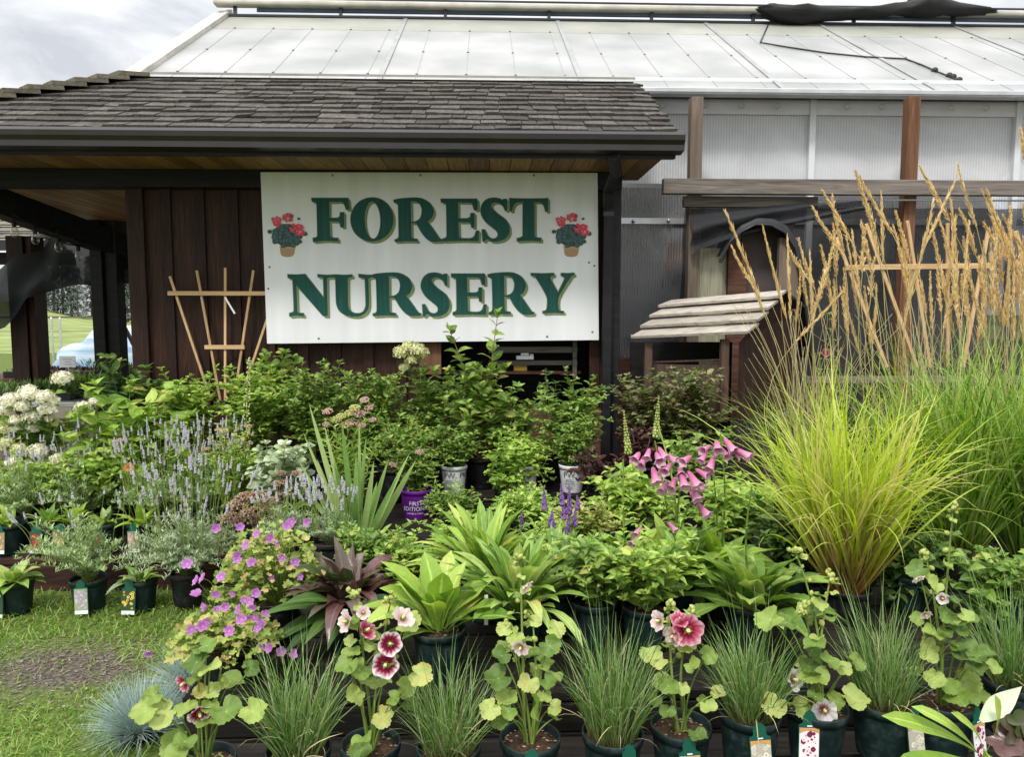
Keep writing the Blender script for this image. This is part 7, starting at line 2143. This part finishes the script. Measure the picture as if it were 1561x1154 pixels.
for lb, px, Y, zz, p0, p1, y0, y1, L_, W_, mt, n_ in FILL:
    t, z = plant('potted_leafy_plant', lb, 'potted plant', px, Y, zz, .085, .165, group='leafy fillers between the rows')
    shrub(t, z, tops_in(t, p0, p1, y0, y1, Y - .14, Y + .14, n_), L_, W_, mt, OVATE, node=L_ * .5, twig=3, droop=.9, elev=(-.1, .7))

for lb, px, p0, p1, y0, y1 in (('mid green shrub filling the space below the centre of the sign', 640, 585, 715, 585, 670), ('mid green shrub hiding the lower left of the hatch opening', 775, 730, 830, 610, 690)):
    t, z = plant('leafy_shrub', lb, 'shrub', px, 4.95, T4, .12, .2, 'potblack', SG)
    shrub(t, z, tops_in(t, p0, p1, y0, y1, 4.8, 5.08, 34), .078, .040, 'mid', OVATE, node=.04, twig=3, droop=.8)
# ================================================================== LIGHT
SUN_EL, SUN_AZ = 52.0, 205.0     # azimuth from +Y clockwise: behind the camera, to its left
w = bpy.data.worlds.new('World'); scene.world = w; w.use_nodes = True
N, L = w.node_tree.nodes, w.node_tree.links
N.clear()
sky = N.new('ShaderNodeTexSky'); sky.sky_type = 'NISHITA'; sky.sun_disc = False
sky.sun_elevation = R_(SUN_EL); sky.sun_rotation = R_(SUN_AZ)
sc1 = N.new('ShaderNodeVectorMath'); sc1.operation = 'SCALE'; sc1.inputs['Scale'].default_value = 1.0; L.new(sky.outputs[0], sc1.inputs[0])
tc = N.new('ShaderNodeTexCoord')
mp = N.new('ShaderNodeMapping'); mp.inputs['Scale'].default_value = (2.2, 2.2, 5.5); mp.inputs['Location'].default_value = (.4, .1, .35); L.new(tc.outputs['Generated'], mp.inputs[0])
nz = N.new('ShaderNodeTexNoise'); nz.inputs['Scale'].default_value = 1.7; nz.inputs['Detail'].default_value = 9; nz.inputs['Roughness'].default_value = .55; nz.inputs['Distortion'].default_value = .6
L.new(mp.outputs[0], nz.inputs['Vector'])
cr = N.new('ShaderNodeValToRGB'); el = cr.color_ramp.elements
el[0].position = .40; el[0].color = (3.6, 3.68, 3.86, 1); el[1].position = .60; el[1].color = (5.9, 5.9, 5.9, 1)
L.new(nz.outputs['Fac'], cr.inputs[0])
# an overcast sky is brighter overhead
sx = N.new('ShaderNodeSeparateXYZ'); L.new(tc.outputs['Generated'], sx.inputs[0])
mr = N.new('ShaderNodeMapRange'); L.new(sx.outputs['Z'], mr.inputs[0]); mr.inputs[1].default_value = .30; mr.inputs[2].default_value = 1; mr.inputs[3].default_value = 1; mr.inputs[4].default_value = 3.3
sc2 = N.new('ShaderNodeVectorMath'); sc2.operation = 'SCALE'; L.new(cr.outputs[0], sc2.inputs[0]); L.new(mr.outputs[0], sc2.inputs['Scale'])
mx = N.new('ShaderNodeMix'); mx.data_type = 'RGBA'; mx.inputs['Factor'].default_value = .90
L.new(sc1.outputs[0], mx.inputs['A']); L.new(sc2.outputs[0], mx.inputs['B'])
bg = N.new('ShaderNodeBackground'); bg.inputs['Strength'].default_value = .11; L.new(mx.outputs['Result'], bg.inputs['Color'])
wo = N.new('ShaderNodeOutputWorld'); L.new(bg.outputs[0], wo.inputs[0])
sd = bpy.data.lights.new('sun', 'SUN'); sd.energy = 1.5; sd.angle = R_(10); sd.color = (1, .96, .9)
so = bpy.data.objects.new('sun', sd); COL.objects.link(so)
az = R_(SUN_AZ); e = R_(SUN_EL)
sdir = Vector((math.sin(az) * math.cos(e), math.cos(az) * math.cos(e), math.sin(e)))
so.rotation_euler = (-sdir).to_track_quat('-Z', 'Y').to_euler()
vs = scene.view_settings
vs.view_transform = 'Standard'; vs.look = 'None'; vs.exposure = .84; vs.gamma = 1; vs.use_curve_mapping = False
cy = scene.cycles
cy.max_bounces = 8; cy.diffuse_bounces = 3; cy.glossy_bounces = 2; cy.transmission_bounces = 4; cy.transparent_max_bounces = 12
cy.caustics_reflective = False; cy.caustics_refractive = False
cy.use_denoising = True
cy.sample_clamp_indirect = 6
